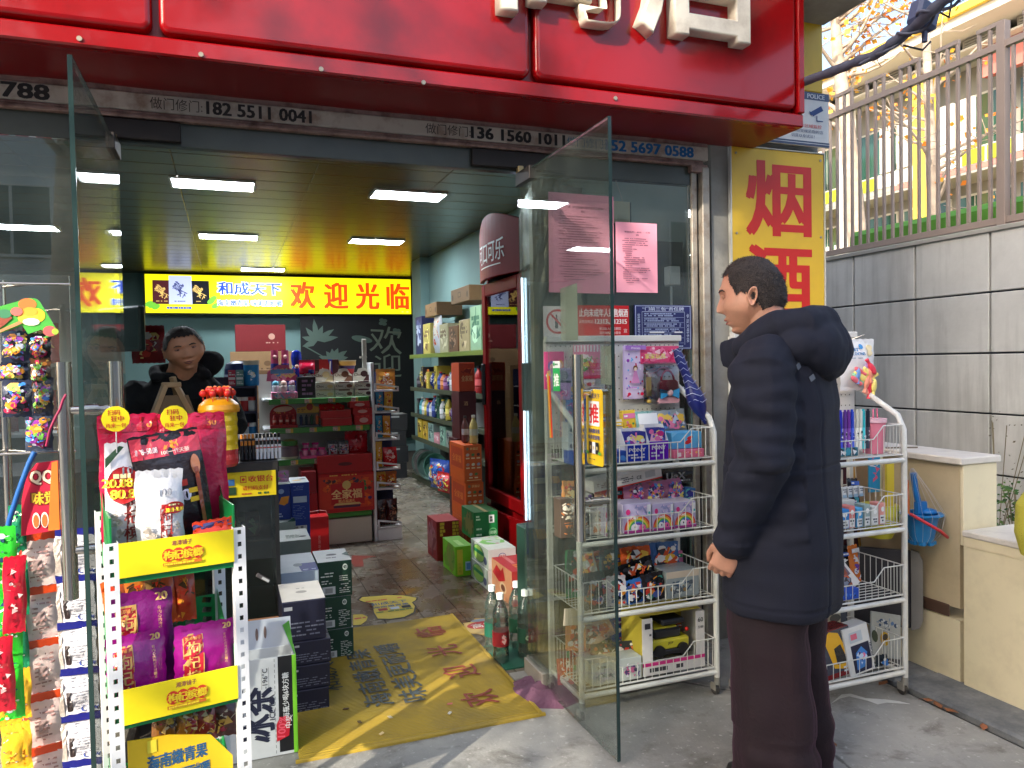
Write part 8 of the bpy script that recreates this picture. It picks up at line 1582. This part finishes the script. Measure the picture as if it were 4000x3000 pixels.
 # ================================================================== snack strips hanging at the far left
t_=thing('snack_stand','tall stand of hooks carrying strips of hanging snacks at the left edge','display stand',(-.62,2.62,0));m_=M();m_.cyl((0,0,0),(0,0,1.62),.012,n=10);m_.cyl((0,0,0),(0,0,.02),.16,n=20);m_.build('pole',CHROME,t_)
m_=M()
for z in(1.60,1.12):m_.cyl((-.18,-.12,z),(.2,-.12,z),.004,n=6);m_.cyl((-.1,-.12,z),(0,0,z),.004,n=6);m_.cyl((.1,-.12,z),(0,0,z),.004,n=6)
m_.build('arms',CHROME,t_)
def stripof(name,lab,cat,u,v0,dv,n,Y,w_,h_,c,pf,bandc=None,k=k7,rz=0.0,du=0.0,group=None,mt=None,t=.02):
 root=thing(name,lab,cat,atY(Y,*k(u,v0)),rz);
 if group:root['group']=group
 mesh_=pouch(w_,h_,t,c,pf,seed=int(u),nx=8,nz=8,crinkle=.006).mesh('sachet',mt or FILM);z=0
 for i in range(n):
  z-=h_+(.02 if bandc else .0);link('sachet',mesh_,root,(du*i+rnd.uniform(-.002,.002),rnd.uniform(-.004,.004),z),(rnd.uniform(-.1,.1),rnd.uniform(-.03,.03),rnd.uniform(-.12,.12)))
  if bandc:m_=M(bandc);m_.box(-w_/2,-.004,0,w_/2,.001,.022);link('header',m_.mesh('header',FILM),root,(du*i,0,z+h_-.001))
 return root
WPK=(226,206,200);wa=lambda m_,w_,h_:(m_.scrib(-w_*.2,h_*.1,w_*.42,h_*.9,9,(170,130,124),3,.4,.6),m_.r2(-w_*.1,h_*.3,w_*.15,h_*.6,(176,150,146)),m_.r2(-w_*.5,.01,-w_*.38,h_*.98,(214,60,40)))
stripof('sachet_strip','strip of pinkish white sachets with orange headers, left one of the pair','snack strip',125,470,0,7,2.42,.045,.125,WPK,wa,(226,76,24),rz=.5,group='hanging sachet strips')
stripof('sachet_strip','strip of pinkish white sachets with orange headers, nearer the steel handle','snack strip',190,440,0,7,2.40,.085,.128,(232,208,202),wa,(226,76,24),rz=.25,group='hanging sachet strips')
wb=lambda m_,w_,h_:(m_.scrib(-w_*.05,h_*.1,w_*.46,h_*.95,12,(150,154,166),3,.4,.65),m_.r2(-w_*.5,h_*.02,-w_*.22,h_*.95,(190,180,170)),m_.r2(-w_*.16,h_*.1,-w_*.05,h_*.6,(60,50,50)),m_.t2('Cow',w_*.3,h_*.12,h_*.14,(40,70,160),.03))
stripof('sachet_strip','strip of white sachets with navy blue bands just left of the door glass','snack strip',365,420,0,7,2.62,.13,.122,(222,222,228),wb,(28,34,120),rz=-.05,group='hanging sachet strips')
gs=lambda m_,w_,h_:m_.art(-w_*.4,h_*.05,w_*.4,h_*.95,[(60,200,60),(230,240,230),(20,110,60),(20,60,90)],24,3,.35)
stripof('snack_strip','strip of bright green crinkled snack packs at the left edge','snack strip',30,400,0,3,2.30,.06,.17,(50,190,50),gs,group='strips at the left edge')
stripof('snack_strip','strip of green and blue crinkled packs beside the white sachets','snack strip',88,300,0,3,2.38,.035,.15,(30,130,90),gs,group='strips at the left edge')
rs_=lambda m_,w_,h_:m_.art(-w_*.4,h_*.05,w_*.4,h_*.95,[(230,60,70),(240,200,200),(150,10,30)],20,3,.35)
stripof('snack_strip','curved red snack pack hanging across the green packs at the left edge','snack strip',65,560,0,2,2.27,.05,.20,(206,24,50),rs_,du=-.03,group='strips at the left edge',rz=.2)
ys__=lambda m_,w_,h_:m_.art(-w_*.4,h_*.05,w_*.4,h_*.95,[(246,200,60),(250,240,220),(40,70,90),(206,140,30)],14,3,.35)
stripof('snack_strip','strip of yellow snack packs low at the left edge, left one','snack strip',45,1170,0,3,2.30,.05,.135,(236,180,40),ys__,group='strips at the left edge')
stripof('snack_strip','strip of yellow snack packs low beside the white sachets','snack strip',108,1150,0,3,2.36,.042,.135,(240,186,50),ys__,group='strips at the left edge')
# candy bags on the green card
CND=[(200,40,90),(60,130,210),(240,150,50),(230,235,245),(120,190,80),(240,200,90),(150,60,160),(24,24,34),(30,30,44)]
for i,(uL,uR,vT,vB,Y,c,lb)in enumerate(((10,310,400,745,2.36,(40,50,70),'clear bag of mixed candies under the green fruit card, upper left'),(0,300,735,940,2.37,(36,40,60),'clear bag of mixed candies second from the top at the left edge'),(10,330,930,1330,2.35,(44,50,70),'large clear bag of candies hanging lowest at the left edge'),(300,540,430,700,2.44,(20,22,26),'black candy bag below the dragon fruit picture'),(320,540,690,1000,2.44,(90,60,40),'candy bag with orange wrappers left of the steel handle, upper one'),(340,560,900,1320,2.43,(40,44,60),'candy bag with orange and blue wrappers left of the steel handle, lower one'),(260,560,1300,1700,2.46,(60,70,90),'candy bag hanging above the red printed card'))):
 pack(k6,'candy_bag',lb,'candy bag',uL,uR,vT,vB,Y,None,.05,c,(lambda s:lambda m_,w_,h_:(setattr(m_,'warp',lambda x,z:.024*max(0,1-(2*x/w_)**2)**.5*min(1,z/h_*4,(1-z/h_)*4)),m_.frame((0,-.0015,0),(1,0,0),(0,0,1)),setattr(m_,'warp',lambda x,z:.025*max(0,1-(2*x/w_)**2)**.5*max(0,min(1,z/h_*4,(1-z/h_)*4))),m_.art(-w_*.46,h_*.03,w_*.46,h_*.97,CND,46,s,.42)))(i),.03,0,'candy bags at the left edge')
a,b,t,zb=fy(k6,2.34,-60,600,45,460);w_,h_=b-a,t-zb;m_=M((70,170,60));PT=lambda u,v:((u+60)/660*w_,(460-v)/415*h_)
m_.prism([PT(-40,150),PT(330,42),PT(400,50),PT(440,80),PT(625,405),PT(610,440),PT(500,470),PT(470,400),PT(440,385),PT(300,430),PT(240,340),PT(-50,440)],0,.002);m_.frame((0,-.0004,0),(1,0,0),(0,0,1));m_.e2(*PT(305,112),.021,.016,(226,120,50),18);m_.e2(*PT(400,230),.02,.019,(246,190,40),14);m_.e2(*PT(310,260),.024,.016,(246,196,60),14);m_.e2(*PT(330,190),.018,.012,(240,170,50),10);m_.e2(*PT(340,300),.02,.01,(246,236,220),10);m_.p2([PT(-30,180),PT(90,190),PT(140,260),PT(60,330),PT(-40,400)],(150,70,50));m_.e2(*PT(60,215),.016,.012,(60,130,90));m_.e2(*PT(190,190),.014,.012,(236,110,100),10);m_.p2([PT(-30,400),PT(220,290),PT(240,320),PT(-30,430)],(206,140,90));m_.e2(*PT(540,400),.016,.014,(226,90,90),12);m_.e2(*PT(600,405),.008,.008,(160,200,60))
tag(m_.build('fruit_card',CARD,None,(a,2.325,zb)),'green card printed with mandarins and dragon fruit hanging at the left edge','card')
# red QQ card
a,b,t,zb=fy(k7,2.36,95,300,70,450);w_,h_=b-a,t-zb;m_=M((206,24,60));m_.prism([(0,0),(w_,h_*.05),(w_,h_),(w_*.45,h_*.98),(w_*.18,h_*.8),(w_*.05,h_*.5)],0,.0025);m_.frame((0,-.0004,0),(1,0,0),(0,0,1));m_.t2('QQ',w_*.58,h_*.78,h_*.2,(130,20,30),.10,w=w_*.62);m_.t2('QQ',w_*.58,h_*.78,h_*.19,(246,220,190),.03,w=w_*.58);m_.t2('味觉',w_*.62,h_*.5,h_*.18,(120,60,20),.1,w=w_*.62);m_.t2('味觉',w_*.62,h_*.5,h_*.17,(240,190,50),.03,w=w_*.6)
for i in range(3):m_.e2(w_*(.4+.22*i),h_*.2,w_*.1,h_*.11,(240,230,220),12);m_.e2(w_*(.4+.22*i),h_*.19,w_*.075,h_*.09,(190,110,50),12)
m_.p2([(w_*.7,h_*.05),(w_,h_*.05),(w_,h_),(w_*.85,h_*.98)],(226,120,40));tag(m_.build('jelly_card',CARD,None,(a,2.36,zb)),'red and orange QQ jelly card above the white sachet strips','card')
m_=M((30,90,160));m_.tube([tuple(atY(2.34,*k7(u,v))-atY(2.34,*k7(180,40)))for u,v in((180,20),(150,80),(95,230),(50,370),(20,520))],.007,6);tag(m_.build('blue_edge_card',PLAST,None,atY(2.34,*k7(180,40))),'thin curved blue edge of a card left of the red jelly card','card')
m_=M((140,30,70));m_.tube([tuple(atY(2.18,u*.36174,1150+v*.36174)-atY(2.18,230,1550))for u,v in((715,1080),(680,1140),(650,1240),(610,1310),(600,1330),(540,1460),(500,1640))],.0035,5);tag(m_.build('red_string',PLAST,None,atY(2.18,230,1550)),'dark red string tied round the left door handle','string')
# ================================================================== people
def sm(a,b,x):x=min(1,max(0,(x-a)/(b-a)));return x*x*(3-2*x)
def gs_(x,s):return math.exp(-(x/s)**2)
def headpt(th,ph,W=1.0):
 """face towards +y"""
 cx_,sx_,cp,sp=math.cos(th),math.sin(th),math.cos(ph),math.sin(ph)
 x=.078*sx_*cp**.92;y=(.094 if cx_>0 else .104)*cx_*cp**.9;z=.118*sp
 if z<0:
  k=-z/.118;x*=1-.24*sm(.3,1,k)*(1 if cx_>-.2 else 1.0);
  if cx_>0:y=y*(1-.10*k)+.018*k**2*cx_
  else:y*=1-.42*sm(.2,1,k)
 ax=abs(x)
 if cx_>0:
  y+=.006*gs_(z-.028,.011)*gs_(x,.045)
  y-=.013*gs_(ax-.031,.015)*gs_(z-.008,.013)
  y+=.006*gs_(ax-.031,.011)*gs_(z-.005,.0075)
  pr_=sm(.016,-.034,z)*(1-sm(-.036,-.047,z));y+=.021*pr_*gs_(x,.011+.007*pr_)
  y+=.007*gs_(ax-.014,.006)*gs_(z+.038,.007)
  y+=.007*gs_(ax-.046,.022)*gs_(z+.03,.026);x*=1+.05*gs_(z+.035,.03)
  y-=.004*gs_(x,.02)*gs_(z+.052,.005)
  y+=.009*gs_(x,.024)*gs_(z+.063,.0065)+.009*gs_(x,.02)*gs_(z+.078,.007)
  y-=.007*gs_(x,.026)*gs_(z+.0705,.003)
  y-=.006*gs_(x,.03)*gs_(z+.09,.006)
  y+=.012*gs_(x,.022)*gs_(z+.105,.014)
 return Vector((x*W,y,z))
def head_into(m_,T,W=1.0,nt=112,npz=96):
 vs=[];fs=[]
 for j in range(npz+1):
  ph=-math.pi/2+math.pi*j/npz
  for i in range(nt):vs.append(T@headpt(2*math.pi*i/nt,ph,W))
 for j in range(npz):
  for i in range(nt):fs.append((j*nt+i,j*nt+(i+1)%nt,(j+1)*nt+(i+1)%nt,(j+1)*nt+i))
 m_.add(vs,fs)
 for s_ in(1,-1):
  sub=M();n_=18;vs=[];fs=[]
  R_=lambda a:(.016+.003*math.cos(a-.6),.031)
  for ri,(q,dx)in enumerate(((.0,-.004),(.45,-.003),(.72,.004),(.92,.008),(1.0,.003),(.8,-.010),(.3,-.012))):
   for i in range(n_):
    a=2*math.pi*i/n_;rx_,rz_=R_(a);low=1-.28*max(0,-math.sin(a));vs.append(T@Vector((s_*(.077*W+.006+dx),-.012-.18*rz_*q*math.sin(a)+rx_*q*math.cos(a)*low,-.008+rz_*q*math.sin(a))))
  for r_ in range(6):
   for i in range(n_):fs.append((r_*n_+i,r_*n_+(i+1)%n_,(r_+1)*n_+(i+1)%n_,(r_+1)*n_+i))
  fs+=[tuple(range(n_))[::-1],tuple(range(6*n_,7*n_))];m_.add(vs,fs)
def limb(m_,pts,rs,n=14,T=None,fl=None):
 """closed tapering limb along pts; rs radius or (ru, rw)"""
 P=[Vector(p)for p in pts];rings=[];up=None
 for i,p in enumerate(P):
  t=(P[min(i+1,len(P)-1)]-P[max(i-1,0)]).normalized()
  if up is None:up=Vector((0,1,0))if abs(t.y)<.9 else Vector((1,0,0))
  up=(up-t*up.dot(t)).normalized();sd=t.cross(up);r_=rs[i]if isinstance(rs[i],tuple)else(rs[i],rs[i])
  rings.append([p+up*r_[0]*math.cos(2*math.pi*k/n)+sd*r_[1]*math.sin(2*math.pi*k/n)for k in range(n)])
 t0=(P[0]-P[1]).normalized()*(rs[0]if not isinstance(rs[0],tuple)else min(rs[0]))*.6;t1=(P[-1]-P[-2]).normalized()*(rs[-1]if not isinstance(rs[-1],tuple)else min(rs[-1]))*.6
 rings=[[P[0]+t0+(q-P[0])*.5 for q in rings[0]]]+rings+[[P[-1]+t1+(q-P[-1])*.5 for q in rings[-1]]]
 vs=sum(rings,[]);k_=len(rings)
 fs=[(a*n+i,a*n+(i+1)%n,(a+1)*n+(i+1)%n,(a+1)*n+i)for a in range(k_-1)for i in range(n)]+[tuple(range(n))[::-1],tuple(range((k_-1)*n,k_*n))]
 m_.add(vs,fs)
def hand_into(m_,T,side=1,curl=.5):
 """hand with the wrist at the origin, fingers towards -z, palm facing +x*side"""
 sub=M();sub.T=T
 limb(sub,[(0,0,.02),(0,.0,-.02),(0,0,-.05),(0,0,-.082)],[(.026,.018),(.034,.015),(.041,.014),(.039,.012)],12)
 for k,(y0,L_,r_)in enumerate(((.030,.070,.0092),(.010,.078,.0095),(-.011,.073,.009),(-.030,.058,.0078))):
  a=0;p=Vector((0,y0,-.078));pts=[Vector((0,y0*.8,-.055)),p.copy()]
  for s_,f_ in((L_*.45,1.0),(L_*.32,1.25),(L_*.23,.9)):
   a+=curl*f_;p=p+Vector((side*math.sin(a),y0*.02,-math.cos(a)))*s_;pts.append(p.copy())
  limb(sub,pts,[r_*1.05,r_*1.05,r_,r_*.92,r_*.8],10)
 pts=[Vector((side*.004,.024,-.012)),Vector((side*.014,.046,-.036)),Vector((side*.026,.05,-.064)),Vector((side*.034,.042,-.088))]
 limb(sub,pts,[.014,.0125,.0105,.009],10);m_.v+=[];
 b=len(m_.v);m_.v+=sub.v;m_.f+=[tuple(b+i for i in f)for f in sub.f];m_.c+=sub.c;m_.mi+=sub.mi;m_.sm+=sub.sm
def surf(x,z,W):
 best=None
 for i in range(60):
  th=-1.1+2.2*i/59
  for j in range(70):
   p=headpt(th,-1.35+2.3*j/69,W);d=(p.x-x)**2+(p.z-z)**2
   if best is None or d<best[0]:best=(d,p.y)
 return best[1]
SKIN=mat('skin',(190,138,112),rough=.5,var=.2,vscale=14,dirt=(170,92,74),dscale=10,damt=.35,bump=.08,bscale=220);b__=SKIN.node_tree.nodes['Principled BSDF'];b__.inputs['Subsurface Weight'].default_value=.12;b__.inputs['Subsurface Radius'].default_value=(.012,.005,.003)
HAIR=mat('short black hair',(50,40,35),rough=.55,var=.35,vscale=60,bump=.8,bscale=260)
def hair(parent,T,W,grow,seed,strands=5200,grey=(62,54,50)):
 """cap over the scalp with a hairline, then short hairs"""
 def isb(th,ph):
  z=math.sin(ph);c=math.cos(th);a=abs(math.atan2(math.sin(th),math.cos(th)))
  line=.60 if a<.75 else(.60-(a-.75)*1.3 if a<1.15 else(.08 if a<1.5 else(-.0-(a-1.5)*.9 if a<2.1 else-.50)))
  return z>line+.03*math.sin(th*23)
 m_=M();nt,npz=120,90;idx={};vs=[];fs=[]
 for j in range(npz+1):
  ph=-math.pi/2+math.pi*j/npz
  for i in range(nt):
   th=2*math.pi*i/nt;p=headpt(th,ph,W);n_=Vector((p.x/.078**2,p.y/.1**2,p.z/.118**2)).normalized();th_=grow*(1+.5*sm(.3,.9,math.sin(ph)));idx[(i,j)]=len(vs);vs.append(T@(p+n_*(th_+.0022*noise.noise(p*60+Vector((seed,0,0))))))
 keep=set()
 for j in range(npz):
  for i in range(nt):
   if isb(2*math.pi*(i+.5)/nt,-math.pi/2+math.pi*(j+.5)/npz):fs.append((idx[(i,j)],idx[((i+1)%nt,j)],idx[((i+1)%nt,j+1)],idx[(i,j+1)]))
 m_.smooth=True;m_.add(vs,fs)
 m_.build('hair_cap',HAIR,parent)
 q=random.Random(seed);m_=M()
 for _ in range(strands):
  th=q.uniform(0,6.283);ph=math.asin(q.uniform(-.55,1))
  if not isb(th+q.gauss(0,.03),ph+q.gauss(0,.03)):continue
  p=headpt(th,ph,W);n_=Vector((p.x/.078**2,p.y/.1**2,p.z/.118**2)).normalized();t=(n_.cross(Vector((0,0,1)))+Vector((q.gauss(0,.4),q.gauss(0,.4),q.gauss(0,.4)))).normalized()
  dn=(n_*.8+Vector((0,.5 if ph>.5 else-.2,-.5 if ph<.9 else 0))+Vector((q.gauss(0,.2),q.gauss(0,.2),q.gauss(0,.2)))).normalized();b0=p+n_*grow*.9;L_=grow*q.uniform(1.2,3.0);c=grey if q.random()<.35 else(40,32,28)
  m_.add([T@(b0-t*.0008),T@(b0+t*.0008),T@(b0+dn*L_)],[(0,1,2)],c)
 o=m_.build('hair',mat('hair strands',attr=True,rough=.5),parent);o['kind']='stuff'
def face_bits(parent,T,W,open_=.5):
 for s_ in(1,-1):
  c_=Vector((s_*.031*W,surf(s_*.031*W,.007,W)-.0098,.007));m_=M();m_.T=T;m_.sphere(c_,.0125,16,12,(176,158,146),(1,1,.5));m_.sphere(c_+Vector((s_*.0,.0062,0)),.0072,12,8,(26,18,15),(1,1,.75));m_.build('eye',PLAST,parent)
  m_=M((30,24,22));m_.T=T;pts=[(s_*(.016+.010*i)*W,.024+(.004 if i in(1,2)else 0)-.002*(i==3))for i in range(4)];pts=[Vector((a,surf(a,b,W)+.0005,b))for a,b in pts];m_.tube([tuple(p)for p in pts],0,6,None,True,[.0022,.0032,.003,.0012]);m_.build('eyebrow',HAIR,parent)
  for zz,r_ in((.0118,.0024),(.0030,.0018)):
   m_=M((170,116,92));m_.T=T;m_.tube([tuple(c_+Vector((s_*dx,dy,zz-.007+dz)))for dx,dy,dz in((-.013,.008,-.0035 if zz>.007 else .004),(-.006,.0135,0),(.002,.0142,.0005 if zz>.007 else-.0005),(.009,.0105,-.001 if zz>.007 else .001),(.0135,.005,-.0035 if zz>.007 else .0035))],r_,6);m_.build('eyelid',SKIN,parent)
 m_=M((150,84,76));m_.T=T
 for zz,yy,wd,r_ in((-.0635,.1005,.02,.0034),(-.0765,.1005,.0175,.004)):m_.tube([(wd*q*W,surf(wd*q*W,zz,W)-.0012,zz-.003*abs(q)*(1 if zz>-.07 else-1.4))for q in(-1,-.6,-.25,0,.25,.6,1)],0,6,None,True,[r_*f for f in(.3,.7,.95,.85,.95,.7,.3)])
 m_.build('lips',mat('lips',attr=True,rough=.45),parent)
def ringloft(m_,rings,n=28):
 """rings: (z, cx, cy, ax, by) ellipses"""
 vs=[];k_=len(rings)
 for(z,cx_,cy_,ax,by)in rings:
  for i in range(n):a=2*math.pi*i/n;c,s_=math.cos(a),math.sin(a);vs.append((cx_+ax*(abs(c)**.85)*(1 if c>0 else-1),cy_+by*(abs(s_)**.85)*(1 if s_>0 else-1),z))
 m_.add(vs,[(a*n+i,a*n+(i+1)%n,(a+1)*n+(i+1)%n,(a+1)*n+i)for a in range(k_-1)for i in range(n)]+[tuple(range(n))[::-1],tuple(range((k_-1)*n,k_*n))])
 # ---- the man looking into the shop; local frame: +y forward, +x his right
face_dir=Vector((-.56,.83,0));RZ=math.atan2(-face_dir.x,face_dir.y)
man=thing('person','man in a long navy hooded down coat and dark velvet trousers looking into the shop','person',(1.643,1.964,0),RZ)
HT=Matrix.Translation((0.0,.092,1.552))@Matrix.Rotation(.24,4,'Z')@Matrix.Rotation(-.10,4,'X')@Matrix.Diagonal((1,1.02,1.04,1))
m_=M();head_into(m_,HT)
limb(m_,[(0,-.01,1.36),(0,.02,1.42),(0,.055,1.50)],[(.066,.066),(.06,.058),(.062,.058)],18)
ringloft(m_,[(.80,0,0,.15,.10),(.95,0,0,.155,.11),(1.1,0,0,.15,.10),(1.28,0,0,.17,.10),(1.36,0,-.01,.13,.075),(1.41,0,-.01,.06,.055)])
for s_ in(1,-1):
 limb(m_,[(s_*.085,0,.86),(s_*.09,.01,.5),(s_*.085,-.01,.28),(s_*.085,-.01,.09)],[.08,.058,.05,.038]);limb(m_,[(s_*.09,-.03,.05),(s_*.09,.04,.04),(s_*.09,.08,.03)],[(.04,.035),(.04,.03),(.03,.02)])
SH={1:((.19,-.01,1.33),(.25,-.03,1.05),(.22,.10,.84)),-1:((-.19,-.005,1.33),(-.245,-.02,1.06),(-.205,.085,.80))}
for s_ in(1,-1):
 a_,e_,w_=SH[s_];limb(m_,[a_,e_,w_],[.05,.04,.028]);d=(Vector(w_)-Vector(e_)).normalized();T_=Matrix.Translation(Vector(w_)+d*.02)@Matrix.Rotation(.42,4,'X')@Matrix.Rotation(-s_*.25,4,'Z')
 hand_into(m_,T_,-s_,.62)
body=m_.build('body',SKIN,man);remesh(body,.0034,1)
hair(man,HT,1.0,.0035,3,9000,(96,82,72));face_bits(man,HT,1.0)
COAT=mat('navy coat cloth',(6,10,30),rough=.85,sheen=.0,var=.15,vscale=14,bump=.18,bscale=420)
m_=M()
ringloft(m_,[(.565,0,.0,.205,.165),(.60,0,.0,.212,.172),(.75,0,0,.214,.172),(.95,0,.004,.215,.168),(1.08,0,.0,.212,.163),(1.2,0,-.004,.214,.158),(1.30,0,-.008,.205,.142),(1.37,0,-.012,.165,.118),(1.42,0,-.01,.11,.095)],40)
for s_ in(1,-1):
 a_,e_,w_=[Vector(q)for q in SH[s_]];limb(m_,[a_+Vector((-.04*s_,0,.0)),a_+Vector((s_*.01,0,-.02)),a_.lerp(e_,.5),e_,e_.lerp(w_,.5),w_+(w_-e_).normalized()*.015],[.095,.096,.09,.086,.074,.062],18)
coat=m_.build('coat',COAT,man)
def fold(co,n_):
 p=Vector(co);f=0
 if abs(p.x)>.165 and p.z>.8:f+=.012*noise.noise(Vector((p.x*6,p.y*8,p.z*26)))+.010*noise.noise(Vector((p.y*14,p.z*14,4)))
 f+=.009*noise.noise(Vector((p.x*11,p.y*11,p.z*3.2)))+.0045*noise.noise(Vector((p.x*7,p.y*7,p.z*16+5)))
 for z_ in(1.02,.60):f-=.004*gs_(p.z-z_,.005)
 if p.y<0 and abs(p.x)<.19:f-=.004*gs_(abs(p.x)-.10-.03*(p.z-1),.005)
 f+=.012*gs_(p.z-.565,.02)*0
 return f
remesh(coat,.0065,3,fold)
m_=M()
limb(m_,[(-.085,.10,1.385),(-.115,.04,1.42),(-.125,-.03,1.445),(-.10,-.09,1.445),(0,-.12,1.455),(.10,-.09,1.445),(.125,-.03,1.445),(.115,.04,1.42),(.085,.10,1.385)],[(.03,.04),(.042,.05),(.052,.055),(.058,.062),(.06,.066),(.058,.062),(.052,.055),(.042,.05),(.03,.04)],16)
m_.sphere((0,-.135,1.375),1,20,14,sc=(.155,.075,.10));m_.sphere((-.10,-.08,1.385),1,16,12,sc=(.085,.09,.07));m_.sphere((.10,-.08,1.385),1,16,12,sc=(.085,.09,.07));m_.sphere((0,-.10,1.43),1,16,12,sc=(.12,.07,.05))
for s_ in(1,-1):limb(m_,[(s_*.085,.07,1.36),(s_*.06,.13,1.37),(s_*.035,.175,1.365)],[(.03,.045),(.022,.05),(.012,.045)],12)
limb(m_,[(-.05,.12,1.33),(0,.155,1.335),(.05,.12,1.33)],[(.02,.05),(.02,.055),(.02,.05)],12)
hood=m_.build('hood',COAT,man);remesh(hood,.006,10,lambda p,n_:.006*noise.noise(Vector(p)*13)+.003*noise.noise(Vector(p)*30)-.004*gs_(p.x-.0,.008)*(1 if p.y<-.1 else 0))
REF=mat('reflective print',(92,98,110),rough=.4)
dgs=bpy.context.evaluated_depsgraph_get();dgs.update()
def stickon(obj_,org,dr,w_,h_,nm,mt,rot=0.0):
 ok,loc,nrm,_=obj_.ray_cast(Vector(org),Vector(dr))
 if ok:
  m_=M();m_.box(-w_/2,-h_/2,0,w_/2,h_/2,.0015);o=m_.build(nm,mt,man);o.matrix_local=Matrix.Translation(loc+nrm*.001)@nrm.to_track_quat('Z','Y').to_matrix().to_4x4()@Matrix.Rotation(rot,4,'Z')
stickon(coat,(-.6,-.35,1.325),(.9,.52,0),.02,.016,'reflective_patch',REF,.5);stickon(coat,(-.6,-.40,1.29),(.9,.52,0),.02,.016,'reflective_patch',REF,.5)
# pocket, hem seam
m_=M();
VEL=mat('dark wine velvet',(26,5,13),rough=.85,sheen=.35,var=.25,vscale=9,bump=.2,bscale=90);VEL.node_tree.nodes['Principled BSDF'].inputs['Sheen Tint'].default_value=lin((150,70,120));VEL.node_tree.nodes['Principled BSDF'].inputs['Sheen Roughness'].default_value=.35
m_=M()
for s_ in(1,-1):
 ringloft(m_,[(.004,s_*.105,.0,.090,.125),(.05,s_*.105,.0,.095,.13),(.09,s_*.105,.0,.093,.13),(.2,s_*.103,.005,.092,.125),(.38,s_*.10,.012,.092,.118),(.52,s_*.096,.014,.095,.122),(.7,s_*.09,.0,.104,.134),(.82,s_*.08,0,.108,.145)],24)
trs=m_.build('trousers',VEL,man)
remesh(trs,.007,3,lambda p,n_:.008*noise.noise(Vector((p.x*9,p.y*9,p.z*9)))+.010*noise.noise(Vector((p.x*12,p.y*12,p.z*2.5)))+.009*noise.noise(Vector((p.x*5,p.y*5,p.z*18)))*(1.2 if p.z<.2 else .1)-.003*gs_(p.x-.105,.005)-.003*gs_(p.x+.105,.005))
for s_ in(1,-1):
 m_=M();m_.smooth=True;limb(m_,[(s_*.098,-.07,.035),(s_*.1,.03,.04),(s_*.105,.10,.03),(s_*.105,.14,.022)],[(.034,.042),(.045,.046),(.03,.044),(.018,.03)],14);m_.box(s_*.1-.045,-.11,0,s_*.1+.045,.15,.014,bev=.005);m_.build('shoe',mat('black leather',(26,24,24),rough=.4),man)
 # ---- the shopkeeper leaning over the counter
skd=(Vector((0,0,0))-Vector((-.2,3.84,0))).normalized();RZ2=math.atan2(-skd.x,skd.y)
sk=thing('person','shopkeeper with short black hair in a black jacket leaning over behind the counter','person',(-.32,4.12,0),RZ2+.0)
hw=atY(3.86,718,1362);loc_=Matrix.Rotation(-RZ2,4,'Z')@(hw-Vector((-.32,4.12,0)))
HT2=Matrix.Translation(loc_)@Matrix.Rotation(.10,4,'Z')@Matrix.Rotation(.2,4,'Y')@Matrix.Rotation(-.10,4,'X')@Matrix.Diagonal((.95,.9,.84,1))
m_=M();head_into(m_,HT2,1.12);nx_,ny_,nz_=loc_
limb(m_,[(nx_+.04,ny_-.16,nz_-.18),(nx_+.01,ny_-.07,nz_-.11),(nx_,ny_-.02,nz_-.05)],[.075,.064,.062],18)
ringloft(m_,[(.3,.06,0,.16,.11),(.95,.06,0,.16,.11),(1.1,.05,.03,.16,.10),(nz_-.22,nx_+.05,ny_-.17,.12,.08)])
for s_ in(1,-1):limb(m_,[(nx_+.05+s_*.18,ny_-.17,nz_-.22),(nx_+.05+s_*.25,ny_-.08,nz_-.38),(nx_+.05+s_*.16,ny_+.1,.985)],[.05,.04,.03]);T_=Matrix.Translation((nx_+.05+s_*.15,ny_+.12,.985))@Matrix.Rotation(1.35,4,'X');hand_into(m_,T_,1,.3)
SKIN2=mat('lightened skin',(222,156,118),rough=.5,var=.12,vscale=14);body2=m_.build('body',SKIN2,sk);remesh(body2,.0042,1)  # skin lightened to make up for the dim light on his face
hair(sk,HT2,1.12,.005,8,4200,(44,38,36));face_bits(sk,HT2,1.12)
JK=mat('black jacket',(9,9,10),rough=.9,sheen=.0,bump=.3,bscale=120)
m_=M()
ringloft(m_,[(.55,.06,0,.22,.15),(.95,.06,.0,.22,.15),(1.1,.06,.0,.24,.15),(nz_-.24,nx_+.05,ny_-.16,.23,.12),(nz_-.16,nx_+.03,ny_-.13,.14,.10),(nz_-.11,nx_+.02,ny_-.085,.09,.085)],32)
for s_ in(1,-1):limb(m_,[(nx_+.05+s_*.14,ny_-.17,nz_-.20),(nx_+.05+s_*.21,ny_-.13,nz_-.26),(nx_+.05+s_*.27,ny_-.06,nz_-.38),(nx_+.05+s_*.17,ny_+.09,.99)],[.075,.075,.065,.05],16)
limb(m_,[(nx_-.10,ny_-.04,nz_-.13),(nx_-.06,ny_-.12,nz_-.10),(nx_+.04,ny_-.15,nz_-.09),(nx_+.13,ny_-.10,nz_-.10),(nx_+.12,ny_-.02,nz_-.13)],[.024,.032,.036,.032,.024],14)
m_.sphere((nx_-.11,ny_-.18,nz_-.07),1,18,12,sc=(.07,.06,.065))
jk=m_.build('jacket',JK,sk);remesh(jk,.008,2,lambda p,n_:.01*noise.noise(Vector(p)*9)+.005*noise.noise(Vector(p)*22))
